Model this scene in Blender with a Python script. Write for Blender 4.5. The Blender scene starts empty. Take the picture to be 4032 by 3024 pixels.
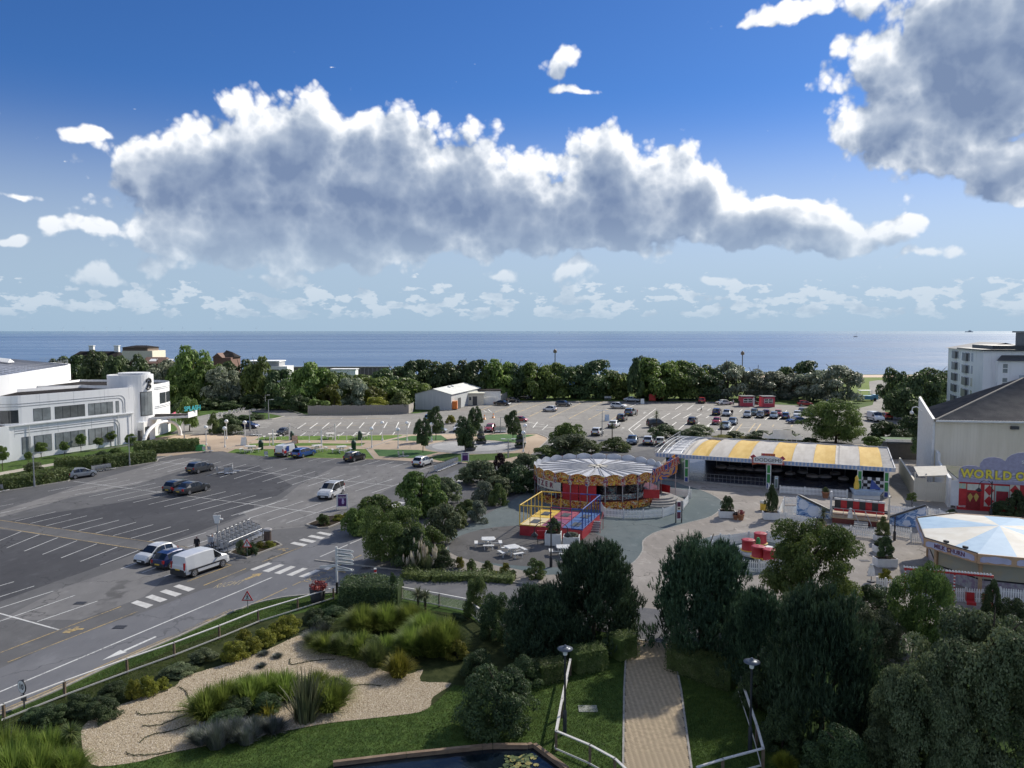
import bpy,bmesh,math,random
import numpy as np
from mathutils import Vector,Matrix
from mathutils.geometry import tessellate_polygon
SC=bpy.context.scene
COL=SC.collection
R=math.radians
random.seed(7)
# ---------------------------------------------------------------- camera, sky, sun, exposure
FPX,CU,CV,HC=3028.0,2016.0,1512.0,20.0  # focal length in photo pixels, centre, eye height (m)
PITCH=math.atan(209/FPX)
cam_d=bpy.data.cameras.new('camera');cam=bpy.data.objects.new('camera',cam_d);COL.objects.link(cam)
cam.location=(0,0,HC);cam.rotation_euler=(R(90)-PITCH,0,0)
cam_d.sensor_width=36;cam_d.lens=FPX/4032*36;cam_d.clip_end=80000;cam_d.clip_start=.5
SC.camera=cam
SC.view_settings.view_transform='Standard';SC.view_settings.look='None'
SC.view_settings.exposure=0.9;SC.view_settings.gamma=1
SC.view_settings.use_curve_mapping=False
SUN_AZ,SUN_EL=R(44),R(37)
SUN_DIR=Vector((math.sin(SUN_AZ)*math.cos(SUN_EL),math.cos(SUN_AZ)*math.cos(SUN_EL),math.sin(SUN_EL)))
sun_d=bpy.data.lights.new('sun','SUN');sun=bpy.data.objects.new('sun',sun_d);COL.objects.link(sun)
sun_d.energy=4.4;sun_d.angle=R(1.2);sun_d.color=(1,.93,.82)
sun.rotation_euler=(-SUN_DIR).to_track_quat('-Z','Y').to_euler();sun.location=(60,60,120)
def vdir(x,y):  # azimuth, elevation of a point of the 2212 px wide view
 d=Vector(((x-1106)/1661.2,1,0));u=(716-y)/1661.2
 return math.atan2(d.x,1),math.atan(u/d.length)
CLOUDS=[(640,345,210,125),(480,400,230,110),(800,400,260,150),(560,500,270,85),(1000,430,220,135),(1310,400,125,115),
(1340,470,230,90),(1490,430,100,95),(740,525,320,65),(300,440,140,49),(1650,480,210,55),(1790,510,150,45),(240,500,120,30),
(1140,475,150,95),(900,480,330,80),(2060,180,225,185),(2150,80,190,140),(1960,270,150,75),(2150,350,170,55),(2130,405,140,35),(1700,35,135,32),(1640,60,90,22),(1870,25,110,40),
(1200,150,60,30),(1245,205,70,17),(215,307,52,18),(8,265,40,28),(1225,582,85,42),(225,605,140,28),(340,585,62,32),(1990,558,95,22),
(600,603,110,22),(30,514,60,12),(1075,600,52,22),(690,640,22,16),(1540,605,60,12),(70,430,70,12)]
W=bpy.data.worlds.new('World');SC.world=W;W.use_nodes=True
nt=W.node_tree;N=nt.nodes;L=nt.links;N.clear()
class NB:  # tiny node-graph helper
 def __init__(s,tree):s.t=tree
 def n(s,typ,**kw):
  o=s.t.nodes.new(typ)
  for k,v in kw.items():setattr(o,k,v)
  return o
 def put(s,sock,v):
  if isinstance(v,bpy.types.NodeSocket):s.t.links.new(v,sock)
  elif v is not None:sock.default_value=v
 def m(s,op,a,b=None,c=None,clamp=False):
  o=s.n('ShaderNodeMath',operation=op,use_clamp=clamp)
  for i,v in enumerate((a,b,c)):s.put(o.inputs[i],v)
  return o.outputs[0]
 def vm(s,op,a,b=None):
  o=s.n('ShaderNodeVectorMath',operation=op)
  s.put(o.inputs[0],a);s.put(o.inputs[1],b)
  return o.outputs['Value']if op in('LENGTH','DOT_PRODUCT')else o.outputs[0]
 def noise(s,vec,scale,detail=2,rough=.5,dist=0,dim='3D'):
  o=s.n('ShaderNodeTexNoise',noise_dimensions=dim);s.put(o.inputs['Vector'],vec);o.inputs['Scale'].default_value=scale
  o.inputs['Detail'].default_value=detail;o.inputs['Roughness'].default_value=rough;o.inputs['Distortion'].default_value=dist
  return o.outputs['Fac']
 def ramp(s,fac,stops,interp='LINEAR'):
  o=s.n('ShaderNodeValToRGB');s.put(o.inputs[0],fac);e=o.color_ramp.elements;o.color_ramp.interpolation=interp
  while len(e)<len(stops):e.new(.5)
  for i,(p,c)in enumerate(stops):e[i].position=p;e[i].color=(*c,1)if len(c)==3 else c
  return o.outputs[0]
 def mix(s,fac,a,b,blend='MIX'):
  o=s.n('ShaderNodeMix',data_type='RGBA',blend_type=blend)
  s.put(o.inputs[0],fac)
  for i,v in((6,a),(7,b)):s.put(o.inputs[i],(*v,1)if isinstance(v,tuple)and len(v)==3 else v)
  return o.outputs[2]
 def mr(s,v,a,b,c=0.,d=1.,t='SMOOTHSTEP'):
  o=s.n('ShaderNodeMapRange',interpolation_type=t)
  for i,q in enumerate((v,a,b,c,d)):s.put(o.inputs[i],q)
  return o.outputs[0]
fg=bpy.data.node_groups.new('cloud_field','ShaderNodeTree')
fg.interface.new_socket('Vector',in_out='INPUT',socket_type='NodeSocketVector')
fg.interface.new_socket('Density',in_out='OUTPUT',socket_type='NodeSocketFloat')
fg.interface.new_socket('Macro',in_out='OUTPUT',socket_type='NodeSocketFloat')
b=NB(fg);gi=b.n('NodeGroupInput');go=b.n('NodeGroupOutput')
vec=gi.outputs[0]
wob=b.n('ShaderNodeTexNoise',noise_dimensions='2D');b.put(wob.inputs['Vector'],vec);wob.inputs['Scale'].default_value=14;wob.inputs['Detail'].default_value=1.5
wv=b.vm('MULTIPLY',b.vm('SUBTRACT',wob.outputs['Color'],(.5,.5,.5)),(.05,.036,0))
vw=b.vm('ADD',vec,wv)
macro=None
for(cx,cy,rx,ry)in CLOUDS:
 a,e=vdir(cx,cy);k=1661.2
 q=b.vm('MULTIPLY',b.vm('SUBTRACT',vw,(a,e,0)),(k/rx*.93,k/ry*.93,0))
 d=b.m('SUBTRACT',1,b.vm('LENGTH',q))
 if rx<145 and ry<50:d=b.m('MULTIPLY_ADD',d,.52,-.15)  # wisps stay thin
 macro=d if macro is None else b.m('SMOOTH_MAX',macro,d,.12)
 # low rows of far cumulus over the horizon, and scattered clouds round the rest of the sky
sep=b.n('ShaderNodeSeparateXYZ');b.put(sep.inputs[0],vec);EL=sep.outputs[1]
hv=b.vm('MULTIPLY',vec,(1.0,2.3,1))
hb=b.noise(hv,34,5,.55,0,'2D')
band=b.m('MULTIPLY',b.mr(EL,.006,.022),b.mr(EL,.085,.035))
low=b.m('MULTIPLY',b.m('SUBTRACT',b.m('ADD',hb,b.m('MULTIPLY',band,.36)),.80),2.0)
low=b.m('MAXIMUM',low,-1)
rest=b.m('MULTIPLY',b.m('SUBTRACT',b.noise(b.vm('MULTIPLY',vec,(1,1.6,1)),3.0,5,.6,0,'2D'),.50),5)
AZ=sep.outputs[0]
away=b.m('MAXIMUM',b.mr(b.m('ABSOLUTE',AZ),.66,.9),b.mr(EL,.46,.62))
rest=b.m('ADD',b.m('MULTIPLY',away,b.m('ADD',rest,1.5)),-1.5)
macro=b.m('MAXIMUM',macro,b.m('MAXIMUM',low,rest))
v3=b.n('ShaderNodeTexVoronoi',feature='F1',voronoi_dimensions='2D');b.put(v3.inputs['Vector'],b.vm('ADD',vec,b.vm('MULTIPLY',wv,(.3,.3,0))));v3.inputs['Scale'].default_value=19
v3.inputs['Detail'].default_value=2.6;v3.inputs['Roughness'].default_value=.5;v3.inputs['Lacunarity'].default_value=2.3
fb=b.noise(vec,18,7,.5,0,'2D');lf=b.noise(vec,11,2,.5,0,'2D')
puff=b.m('SUBTRACT',.55,v3.outputs['Distance'])
fine=b.m('ADD',b.m('MULTIPLY',b.m('SUBTRACT',fb,.5),.6),b.m('MULTIPLY',puff,.95))
dens=b.m('ADD',b.m('MULTIPLY_ADD',macro,2.1,.14),fine)
soft=b.m('ADD',b.m('ADD',b.m('MULTIPLY',macro,1.75),b.m('MULTIPLY',puff,1.35)),b.m('MULTIPLY',lf,1.1))
b.put(go.inputs[0],dens);b.put(go.inputs[1],soft)
b=NB(nt)
tc=b.n('ShaderNodeTexCoord');sp=b.n('ShaderNodeSeparateXYZ');b.put(sp.inputs[0],tc.outputs['Generated'])
az=b.m('ARCTAN2',sp.outputs[0],sp.outputs[1]);el=b.m('ARCSINE',sp.outputs[2])
cv=b.n('ShaderNodeCombineXYZ');b.put(cv.inputs[0],az);b.put(cv.inputs[1],el)
g1=b.n('ShaderNodeGroup');g1.node_tree=fg;b.put(g1.inputs[0],cv.outputs[0])
g2=b.n('ShaderNodeGroup');g2.node_tree=fg;b.put(g2.inputs[0],b.vm('ADD',cv.outputs[0],(.012,.021,0)))
D1,M1,D2_=g1.outputs[0],g1.outputs[1],g2.outputs[1]
alpha=b.mr(D1,-.02,.36)
alpha=b.m('MULTIPLY',alpha,b.m('MULTIPLY',b.mr(el,.004,.03),b.mr(el,.03,.15,.62,1)))
light=b.m('MULTIPLY',b.m('SUBTRACT',M1,D2_),b.mr(D1,.25,2.0,.64,.27))
thick=b.mr(D1,.15,1.7,0,1)
frontlit=b.mr(b.vm('DOT_PRODUCT',tc.outputs['Generated'],tuple(SUN_DIR)),-.6,.6,.35,1)  # clouds turned away from the sun show their lit side
shade=b.m('ADD',b.m('SUBTRACT',.80,b.m('MULTIPLY',b.m('MULTIPLY',thick,.70),frontlit)),light,clamp=True)
ccol=b.ramp(shade,[(0,(.17,.235,.375)),(.3,(.265,.335,.465)),(.58,(.43,.495,.60)),(.84,(.72,.76,.82)),(1,(.93,.94,.96))])
ccol=b.mix(b.mr(el,.02,.17,.70,0),ccol,(.45,.55,.65))
sky=b.n('ShaderNodeTexSky',sky_type='NISHITA',sun_disc=False,sun_elevation=SUN_EL,sun_rotation=SUN_AZ,altitude=20,air_density=1.0,dust_density=.25,ozone_density=1.6)
hs=b.n('ShaderNodeHueSaturation');b.put(hs.inputs['Saturation'],b.mr(el,.0,.30,.34,1.06));b.put(hs.inputs['Color'],b.mix(1.0,sky.outputs[0],b.mix(b.mr(el,0,.35),(.31,.52,.92),(.345,.515,.83)),'MULTIPLY'))
bg1=b.n('ShaderNodeBackground');b.put(bg1.inputs[0],b.mix(b.mr(el,0,.26,.88,0),hs.outputs[0],(3.3,4.6,6.0)));bg1.inputs[1].default_value=.062
bg2=b.n('ShaderNodeBackground');b.put(bg2.inputs[0],ccol);bg2.inputs[1].default_value=.62
ms=b.n('ShaderNodeMixShader');b.put(ms.inputs[0],alpha);L.new(bg1.outputs[0],ms.inputs[1]);L.new(bg2.outputs[0],ms.inputs[2])
wo=b.n('ShaderNodeOutputWorld');L.new(ms.outputs[0],wo.inputs[0])
W.cycles.sampling_method='MANUAL';W.cycles.sample_map_resolution=256
SC.cycles.max_bounces=7;SC.cycles.diffuse_bounces=4;SC.cycles.glossy_bounces=2;SC.cycles.transmission_bounces=4;SC.cycles.transparent_max_bounces=6;SC.cycles.caustics_reflective=False;SC.cycles.caustics_refractive=False
# ---------------------------------------------------------------- placing: photo pixel <-> flat site
cp,sp_=math.cos(PITCH),math.sin(PITCH)
def ray(u,v):
 a,c=(u-CU)/FPX,(CV-v)/FPX
 return a,cp+c*sp_,-sp_+c*cp
def G(u,v,z=0.):
 x,y,w=ray(u,v);t=(z-HC)/w
 return(x*t,y*t)
def AT(u,v,Y):
 x,y,w=ray(u,v);t=Y/y
 return(x*t,Y,HC+w*t)
def HT(g,v):  # height over ground point g that the photo row v shows
 c=(CV-v)/FPX
 return HC+g[1]*(-sp_+c*cp)/(cp+c*sp_)
def PX(p):  # world point -> photo pixel
 x,y,z=p[0],p[1],p[2]-HC
 d=y*cp-z*sp_;w=y*sp_+z*cp
 return CU+FPX*x/d,CV-FPX*w/d
def cr(ox,oy,s):return lambda x,y:(ox+x/s,oy+y/s)
A=cr(0,1300,2.212);B=cr(900,1300,2.212);C=cr(1800,1300,2.212);D=cr(2700,1300,3.16);E=cr(3300,1250,3.0164)
A2=cr(0,1700,2.212);B2=cr(700,1700,2.212);C2=cr(1900,1700,2.765);D2=cr(2550,1700,2.765);E2=cr(3300,1700,3.0164)
A3=cr(0,2250,2.143);B3=cr(900,2250,2.143);C3=cr(1800,2250,2.143);D3=cr(2500,2000,2.212);E3=cr(3200,2000,2.6587);F3=cr(2800,2400,1.7955)
def PL(f,*pts):return[f(*p)for p in pts]
def GL(pts,z=0.):return[G(u,v,z)for u,v in pts]
def hit(u,v,a,c):  # photo pixel on the upright plane through ground points a-c -> (metres along, height)
 x,y,w=ray(u,v);dx,dy=c[0]-a[0],c[1]-a[1];l=math.hypot(dx,dy);dx/=l;dy/=l
 nx,ny=-dy,dx;t=(a[0]*nx+a[1]*ny)/(x*nx+y*ny)
 return((x*t-a[0])*dx+(y*t-a[1])*dy,HC+w*t)
 # ---------------------------------------------------------------- materials
MATS={}
def mat(name,col,rough=.6,col2=None,scale=3.,bump=0.,bscale=None,metal=0.,detail=4,spec=.5,coords='Object',emit=None,ior=None,stretch=None,lo=.35,hi=.65):
 if name in MATS:return MATS[name]
 m=bpy.data.materials.new(name);m.use_nodes=True;MATS[name]=m
 b=NB(m.node_tree);p=m.node_tree.nodes['Principled BSDF']
 p.inputs['Roughness'].default_value=rough;p.inputs['Metallic'].default_value=metal;p.inputs['Specular IOR Level'].default_value=spec
 tc=b.n('ShaderNodeTexCoord');vec=tc.outputs[coords]
 if stretch:vec=b.vm('MULTIPLY',vec,stretch)
 if col2 is None:col2=tuple(min(1,c*1.18+.004)for c in col)
 n=b.noise(vec,scale,detail,.6)
 b.put(p.inputs['Base Color'],b.mix(b.mr(n,lo,hi),col,col2))
 if bump:
  bn=b.n('ShaderNodeBump');bn.inputs['Strength'].default_value=bump;bn.inputs['Distance'].default_value=.03
  b.put(bn.inputs['Height'],b.noise(vec,bscale or scale*6,4,.6));b.put(p.inputs['Normal'],bn.outputs[0])
 if emit:p.inputs['Emission Color'].default_value=(*emit[:3],1);p.inputs['Emission Strength'].default_value=emit[3]
 return m
def leafmat(name,dark,light,tip=None,trans=.36,var=1.4):
 m=bpy.data.materials.new(name);m.use_nodes=True;MATS[name]=m
 b=NB(m.node_tree);nd=m.node_tree.nodes;p=nd['Principled BSDF'];out=nd['Material Output']
 ge=b.n('ShaderNodeNewGeometry');tc=b.n('ShaderNodeTexCoord');oi=b.n('ShaderNodeObjectInfo')
 nz=b.noise(tc.outputs['Object'],var,3,.6)
 f=b.m('ADD',b.m('MULTIPLY',ge.outputs['Random Per Island'],.55),b.m('MULTIPLY',b.mr(nz,.3,.7),.45))
 c=b.ramp(f,[(.1,dark),(.62,light),(1,tip or light)])
 h=b.n('ShaderNodeHueSaturation');b.put(h.inputs['Color'],c)
 b.put(h.inputs['Value'],b.mr(oi.outputs['Random'],0,1,.8,1.2,'LINEAR'));b.put(h.inputs['Hue'],b.mr(oi.outputs['Random'],0,1,.488,.512,'LINEAR'))
 b.put(p.inputs['Base Color'],h.outputs[0]);p.inputs['Roughness'].default_value=.55;p.inputs['Specular IOR Level'].default_value=.3
 t=b.n('ShaderNodeBsdfTranslucent');b.put(t.inputs[0],h.outputs[0])
 s=b.n('ShaderNodeMixShader');s.inputs[0].default_value=trans
 m.node_tree.links.new(p.outputs[0],s.inputs[1]);m.node_tree.links.new(t.outputs[0],s.inputs[2]);m.node_tree.links.new(s.outputs[0],out.inputs[0])
 return m
def paint(name,col,rough=.25,coat=.6,metal=0.):
 if name in MATS:return MATS[name]
 m=mat(name,col,rough,tuple(min(1,c*1.05)for c in col),.8,metal=metal)
 m.node_tree.nodes['Principled BSDF'].inputs['Coat Weight'].default_value=coat
 return m
 # ---------------------------------------------------------------- mesh and object helpers
class MB:
 def __init__(s):s.v=[];s.f=[];s.m=[];s.s=[]
 def add(s,vs,fs,mi=0,smooth=False):
  o=len(s.v);s.v+=[tuple(p)for p in vs]
  for f in fs:s.f.append(tuple(i+o for i in f));s.m.append(mi);s.s.append(smooth)
  return s
 def box(s,x0,x1,y0,y1,z0,z1,mi=0,rz=0.,c=None):
  vs=[(x,y,z)for z in(z0,z1)for x,y in((x0,y0),(x1,y0),(x1,y1),(x0,y1))]
  if rz or c:
   ca,sa=math.cos(rz),math.sin(rz);c=c or(0,0,0)
   vs=[(c[0]+x*ca-y*sa,c[1]+x*sa+y*ca,c[2]+z)for x,y,z in vs]
  return s.add(vs,[(3,2,1,0),(4,5,6,7),(0,1,5,4),(1,2,6,5),(2,3,7,6),(3,0,4,7)],mi)
 def prism(s,pts,z0,z1,mi=0,top=True,bot=True,mside=None):
  n=len(pts);vs=[(p[0],p[1],z0)for p in pts]+[(p[0],p[1],z1)for p in pts]
  ar=sum(pts[i][0]*pts[(i+1)%n][1]-pts[(i+1)%n][0]*pts[i][1]for i in range(n))
  fs=[(i,(i+1)%n,n+(i+1)%n,n+i)for i in range(n)]
  if ar<0:fs=[f[::-1]for f in fs]
  s.add(vs,fs,mi if mside is None else mside)
  if top:s.add([(p[0],p[1],z1)for p in pts],[tuple(range(n))if ar>0 else tuple(range(n))[::-1]],mi)
  if bot:s.add([(p[0],p[1],z0)for p in pts],[tuple(range(n))[::-1]if ar>0 else tuple(range(n))],mi)
  return s
 def sheet(s,pts,z,mi=0):
  n=len(pts);ar=sum(pts[i][0]*pts[(i+1)%n][1]-pts[(i+1)%n][0]*pts[i][1]for i in range(n))
  if ar<0:pts=pts[::-1]
  vs=[(p[0],p[1],z)for p in pts]
  tr=tessellate_polygon([[Vector(q)for q in vs]])
  fs=[]
  for t in tr:
   a,b_,c_=(vs[i]for i in t)
   fs.append(t if(b_[0]-a[0])*(c_[1]-a[1])-(b_[1]-a[1])*(c_[0]-a[0])>0 else t[::-1])
  return s.add(vs,fs,mi)
 def tube(s,p,q,r0,r1=None,n=8,mi=0,caps=True,smooth=True):
  r1=r0 if r1 is None else r1;p=Vector(p);q=Vector(q);d=(q-p).normalized()
  a=d.orthogonal().normalized();e=d.cross(a)
  vs=[]
  for c,r in((p,r0),(q,r1)):
   vs+=[c+(a*math.cos(2*math.pi*i/n)+e*math.sin(2*math.pi*i/n))*r for i in range(n)]
  s.add(vs,[(i,(i+1)%n,n+(i+1)%n,n+i)for i in range(n)],mi,smooth)
  if caps:s.add(vs[:n],[tuple(range(n))[::-1]],mi);s.add(vs[n:],[tuple(range(n))],mi)
  return s
 def path(s,pts,r,n=6,mi=0,closed=False):
  pts=list(pts)+([pts[0]]if closed else[])
  for a,c in zip(pts,pts[1:]):
   if(Vector(a)-Vector(c)).length>1e-5:s.tube(a,c,r,r,n,mi,True)
  return s
 def lathe(s,prof,n=20,c=(0,0,0),mi=0,smooth=True,cap=True):
  vs=[]
  for r,z in prof:vs+=[(c[0]+r*math.cos(2*math.pi*i/n),c[1]+r*math.sin(2*math.pi*i/n),c[2]+z)for i in range(n)]
  fs=[(k*n+i,k*n+(i+1)%n,(k+1)*n+(i+1)%n,(k+1)*n+i)for k in range(len(prof)-1)for i in range(n)]
  s.add(vs,fs,mi,smooth)
  if cap:s.add(vs[:n],[tuple(range(n))[::-1]],mi);s.add(vs[-n:],[tuple(range(n))],mi)
  return s
 def ball(s,c,r,n=12,mi=0,sz=1.):
  pr=[(r*math.sin(math.pi*k/8)+1e-4,-r*sz*math.cos(math.pi*k/8))for k in range(9)]
  return s.lathe(pr,n,c,mi)
 def quad(s,a,b_,c,d,mi=0):return s.add([a,b_,c,d],[(0,1,2,3)],mi)
 def mesh(s,name,mats):
  me=bpy.data.meshes.new(name);me.from_pydata([tuple(p)for p in s.v],[],s.f)
  for m in(mats if isinstance(mats,(list,tuple))else[mats]):me.materials.append(m)
  me.polygons.foreach_set('material_index',s.m);me.polygons.foreach_set('use_smooth',s.s);me.update()
  return me
 def build(s,name,mats,parent=None,loc=(0,0,0),rz=0.):
  return put(name,s.mesh(name,mats),parent,loc,rz)
def put(name,me,parent=None,loc=(0,0,0),rz=0.,scale=None,rot=None):
 o=bpy.data.objects.new(name,me);COL.objects.link(o);o.parent=parent
 o.location=loc if len(loc)==3 else(*loc,0);o.rotation_euler=rot or(0,0,rz)
 if scale:o.scale=scale if hasattr(scale,'__len__')else(scale,)*3
 return o
def tag(o,label=None,cat=None,group=None,kind=None):
 if label:o['label']=label
 if cat:o['category']=cat
 if group:o['group']=group
 if kind:o['kind']=kind
 return o
def thing(name,label,cat,loc=(0,0,0),rz=0.,group=None):
 return tag(put(name,None,None,loc,rz),label,cat,group)
def copy_tree(o,parent=None):
 c=o.copy();COL.objects.link(c);c.parent=parent
 for ch in o.children:copy_tree(ch,c)
 return c
def npmesh(name,verts,faces,mats,mi=None,smooth=False):  # numpy arrays, faces (n,k)
 me=bpy.data.meshes.new(name);n,k=faces.shape
 me.vertices.add(len(verts));me.vertices.foreach_set('co',verts.astype(np.float32).ravel())
 me.loops.add(n*k);me.loops.foreach_set('vertex_index',faces.astype(np.int32).ravel())
 me.polygons.add(n);me.polygons.foreach_set('loop_start',np.arange(0,n*k,k,dtype=np.int32))
 for m in(mats if isinstance(mats,(list,tuple))else[mats]):me.materials.append(m)
 if mi is not None:me.polygons.foreach_set('material_index',mi.astype(np.int32))
 if smooth:me.polygons.foreach_set('use_smooth',np.ones(n,dtype=bool))
 me.update(calc_edges=True);return me
def text_mesh(txt,size,mats,depth=.02,name='lettering',shear=0.,width=1.,bold=0.):
 c=bpy.data.curves.new(name,'FONT');c.body=txt;c.size=size;c.extrude=depth;c.align_x='CENTER';c.align_y='CENTER';c.shear=shear;c.offset=bold
 c.resolution_u=3
 o=bpy.data.objects.new(name,c);COL.objects.link(o);bpy.context.view_layer.update()
 me=bpy.data.meshes.new_from_object(o.evaluated_get(bpy.context.evaluated_depsgraph_get()))
 bpy.data.objects.remove(o);me.materials.clear()
 me.materials.append(mats);me.name=name
 if width!=1:me.transform(Matrix.Diagonal((width,1,1,1)))
 return me
def lerp(a,c,t):return tuple(x+(y-x)*t for x,y in zip(a,c))
def offset_line(pts,d):
 out=[]
 for i,p in enumerate(pts):
  a=pts[max(0,i-1)];c=pts[min(len(pts)-1,i+1)];dx,dy=c[0]-a[0],c[1]-a[1];l=math.hypot(dx,dy)or 1
  out.append((p[0]-dy/l*d,p[1]+dx/l*d))
 return out
def smooth_line(pts,n=4,closed=False):
 out=[];P=list(pts);m=len(P);rng=range(m if closed else m-1)
 for i in rng:
  p0=P[i-1]if(closed or i)else P[0];p1=P[i];p2=P[(i+1)%m];p3=P[(i+2)%m]if(closed or i+2<m)else p2
  for k in range(n):
   t=k/n
   out.append(tuple(.5*(2*b_+(c-a)*t+(2*a-5*b_+4*c-d)*t*t+(3*b_-a-3*c+d)*t**3)for a,b_,c,d in zip(p0,p1,p2,p3)))
 if not closed:out.append(P[-1])
 return out
 # ---------------------------------------------------------------- surface materials
def tarmac(name,c1,c2,patch=.38,spec=.14):
 m=bpy.data.materials.new(name);m.use_nodes=True;MATS[name]=m
 b=NB(m.node_tree);p=m.node_tree.nodes['Principled BSDF'];tc=b.n('ShaderNodeTexCoord');v=tc.outputs['Object']
 big=b.noise(v,.09,4,.6,.4);mid=b.noise(b.vm('MULTIPLY',v,(1,.45,1)),.9,5,.65);fine=b.noise(v,55,2,.7)
 c=b.mix(b.mr(big,.38,.62),c1,c2)
 c=b.mix(b.m('MULTIPLY',b.mr(mid,.52,.72),patch),c,tuple(x*.55 for x in c1))
 c=b.mix(b.m('MULTIPLY',b.mr(mid,.46,.30),patch),c,tuple(min(1,x*1.55)for x in c2))
 sp=b.noise(v,.55,6,.75,1.2)
 c=b.mix(b.m('MULTIPLY',b.mr(sp,.60,.70),patch*.8),c,tuple(x*.6 for x in c1))
 c=b.mix(b.m('MULTIPLY',b.mr(fine,.3,.7),.25),c,tuple(min(1,x*1.5)for x in c2))
 vo=b.n('ShaderNodeTexVoronoi',feature='DISTANCE_TO_EDGE');b.put(vo.inputs['Vector'],b.vm('ADD',v,b.vm('MULTIPLY',tc.outputs['Object'],(0,0,0))));vo.inputs['Scale'].default_value=.11
 wn=b.n('ShaderNodeTexNoise');b.put(wn.inputs['Vector'],v);wn.inputs['Scale'].default_value=.8;wn.inputs['Detail'].default_value=4
 b.put(vo.inputs['Vector'],b.vm('ADD',v,b.vm('MULTIPLY',wn.outputs['Color'],(3.2,3.2,0))))
 c=b.mix(b.m('MULTIPLY',b.mr(vo.outputs['Distance'],.012,.003),b.mr(big,.42,.55,0,.6)),c,tuple(x*.4 for x in c1))  # cracks
 b.put(p.inputs['Base Color'],c);p.inputs['Roughness'].default_value=.9;p.inputs['Specular IOR Level'].default_value=spec
 bn=b.n('ShaderNodeBump');bn.inputs['Strength'].default_value=.25;bn.inputs['Distance'].default_value=.01
 b.put(bn.inputs['Height'],fine);b.put(p.inputs['Normal'],bn.outputs[0])
 return m
def linepaint(name,col,wear=.45):
 m=bpy.data.materials.new(name);m.use_nodes=True;MATS[name]=m
 b=NB(m.node_tree);p=m.node_tree.nodes['Principled BSDF'];ge=b.n('ShaderNodeNewGeometry');v=ge.outputs['Position']
 n=b.m('ADD',b.m('MULTIPLY',b.noise(v,6,5,.7),.7),b.m('MULTIPLY',b.noise(v,.35,3,.6),.5))
 b.put(p.inputs['Base Color'],b.mix(b.mr(n,wear,wear+.3),tuple(.12 for _ in col),col));p.inputs['Roughness'].default_value=.8
 return m
GRASS=mat('lawn_grass',(.045,.085,.018),.9,(.085,.14,.032),1.6,.6,40,spec=.15)
TURF=mat('bright_turf',(.085,.155,.030),.9,(.13,.20,.045),.5,.5,30,spec=.15)
TURF2=mat('green_turf',(.055,.125,.040),.9,(.08,.15,.055),.6,.5,30,spec=.15)
SOIL=mat('soil',(.030,.024,.016),.95,(.055,.042,.028),2.5,.8,20,spec=.1)
TAR=tarmac('tarmac_car_park',(.108,.108,.110),(.140,.139,.139))
TARD=tarmac('tarmac_dark',(.066,.067,.072),(.086,.087,.092),.4)
TARL=tarmac('tarmac_worn',(.18,.175,.168),(.23,.222,.212),.4)
ROADM=tarmac('tarmac_road',(.135,.138,.148),(.165,.167,.175),.3)
TARF=tarmac('tarmac_far',(.145,.142,.137),(.185,.18,.172),.4)
SAND=tarmac('plaza_resin',(.36,.28,.205),(.42,.335,.25),.15)
TEAL=tarmac('tarmac_teal',(.105,.135,.138),(.14,.165,.165),.35)
BUFF=tarmac('tarmac_buff',(.26,.235,.205),(.33,.30,.265),.5)
GREY=tarmac('paving_grey',(.22,.22,.22),(.29,.285,.28),.25)
DARKT=tarmac('tarmac_table_area',(.10,.098,.096),(.13,.127,.123),.35)
KERB=mat('kerb_concrete',(.30,.28,.25),.85,(.40,.38,.34),3,.4)
WLINE=linepaint('line_white',(.66,.66,.63),.36);WLINE2=linepaint('line_white_worn',(.55,.55,.52),.50)
YLINE=linepaint('line_yellow',(.52,.37,.14),.44)
# ---------------------------------------------------------------- ground, sea, paving
def sheet(name,pts,z,m,kind='structure',parent=None):
 o=MB().sheet(pts,z).build(name,m,parent)
 if kind and parent is None:tag(o,kind=kind)
 return o
ground=MB()
ground.sheet([(-900,-60),(900,-60),(900,352),(250,356),(90,352),(-60,352),(-900,372)],0)
ground.build('ground',mat('ground_grass',(.030,.058,.014),.95,(.055,.095,.022),.5,.7,8,spec=.1))['kind']='structure'
def sea_material():
 m=bpy.data.materials.new('sea_water');m.use_nodes=True
 b=NB(m.node_tree);p=m.node_tree.nodes['Principled BSDF'];ge=b.n('ShaderNodeNewGeometry');v=ge.outputs['Position']
 s=b.n('ShaderNodeSeparateXYZ');b.put(s.inputs[0],v)
 lg=b.m('LOGARITHM',b.m('MAXIMUM',s.outputs[1],1),10)  # bands keep an even spacing with distance
 cx=b.n('ShaderNodeCombineXYZ');b.put(cx.inputs[0],b.m('MULTIPLY',b.m('DIVIDE',s.outputs[0],b.m('MAXIMUM',s.outputs[1],1)),1.1));b.put(cx.inputs[1],b.m('MULTIPLY',lg,13))
 band=b.noise(cx.outputs[0],1.0,5,.62)
 col=b.mix(b.mr(band,.3,.7),(.060,.108,.195),(.092,.150,.245))
 col=b.mix(b.m('MULTIPLY',b.mr(s.outputs[1],2500,9000),.75),col,(.13,.205,.26))  # greener offshore water
 b.put(p.inputs['Base Color'],col);p.inputs['Specular IOR Level'].default_value=.3;p.inputs['IOR'].default_value=1.33
 b.put(p.inputs['Roughness'],b.mr(band,.35,.65,.34,.25))
 bn=b.n('ShaderNodeBump');bn.inputs['Strength'].default_value=.75;bn.inputs['Distance'].default_value=1.0
 w=b.noise(b.vm('MULTIPLY',v,(.35,1,1)),.22,4,.6);w2=b.noise(b.vm('MULTIPLY',v,(.3,1,1)),.03,4,.6)
 b.put(bn.inputs['Height'],b.m('ADD',b.m('MULTIPLY',w,.9),b.m('MULTIPLY',w2,3.0)));b.put(p.inputs['Normal'],bn.outputs[0])
 return m
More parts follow.
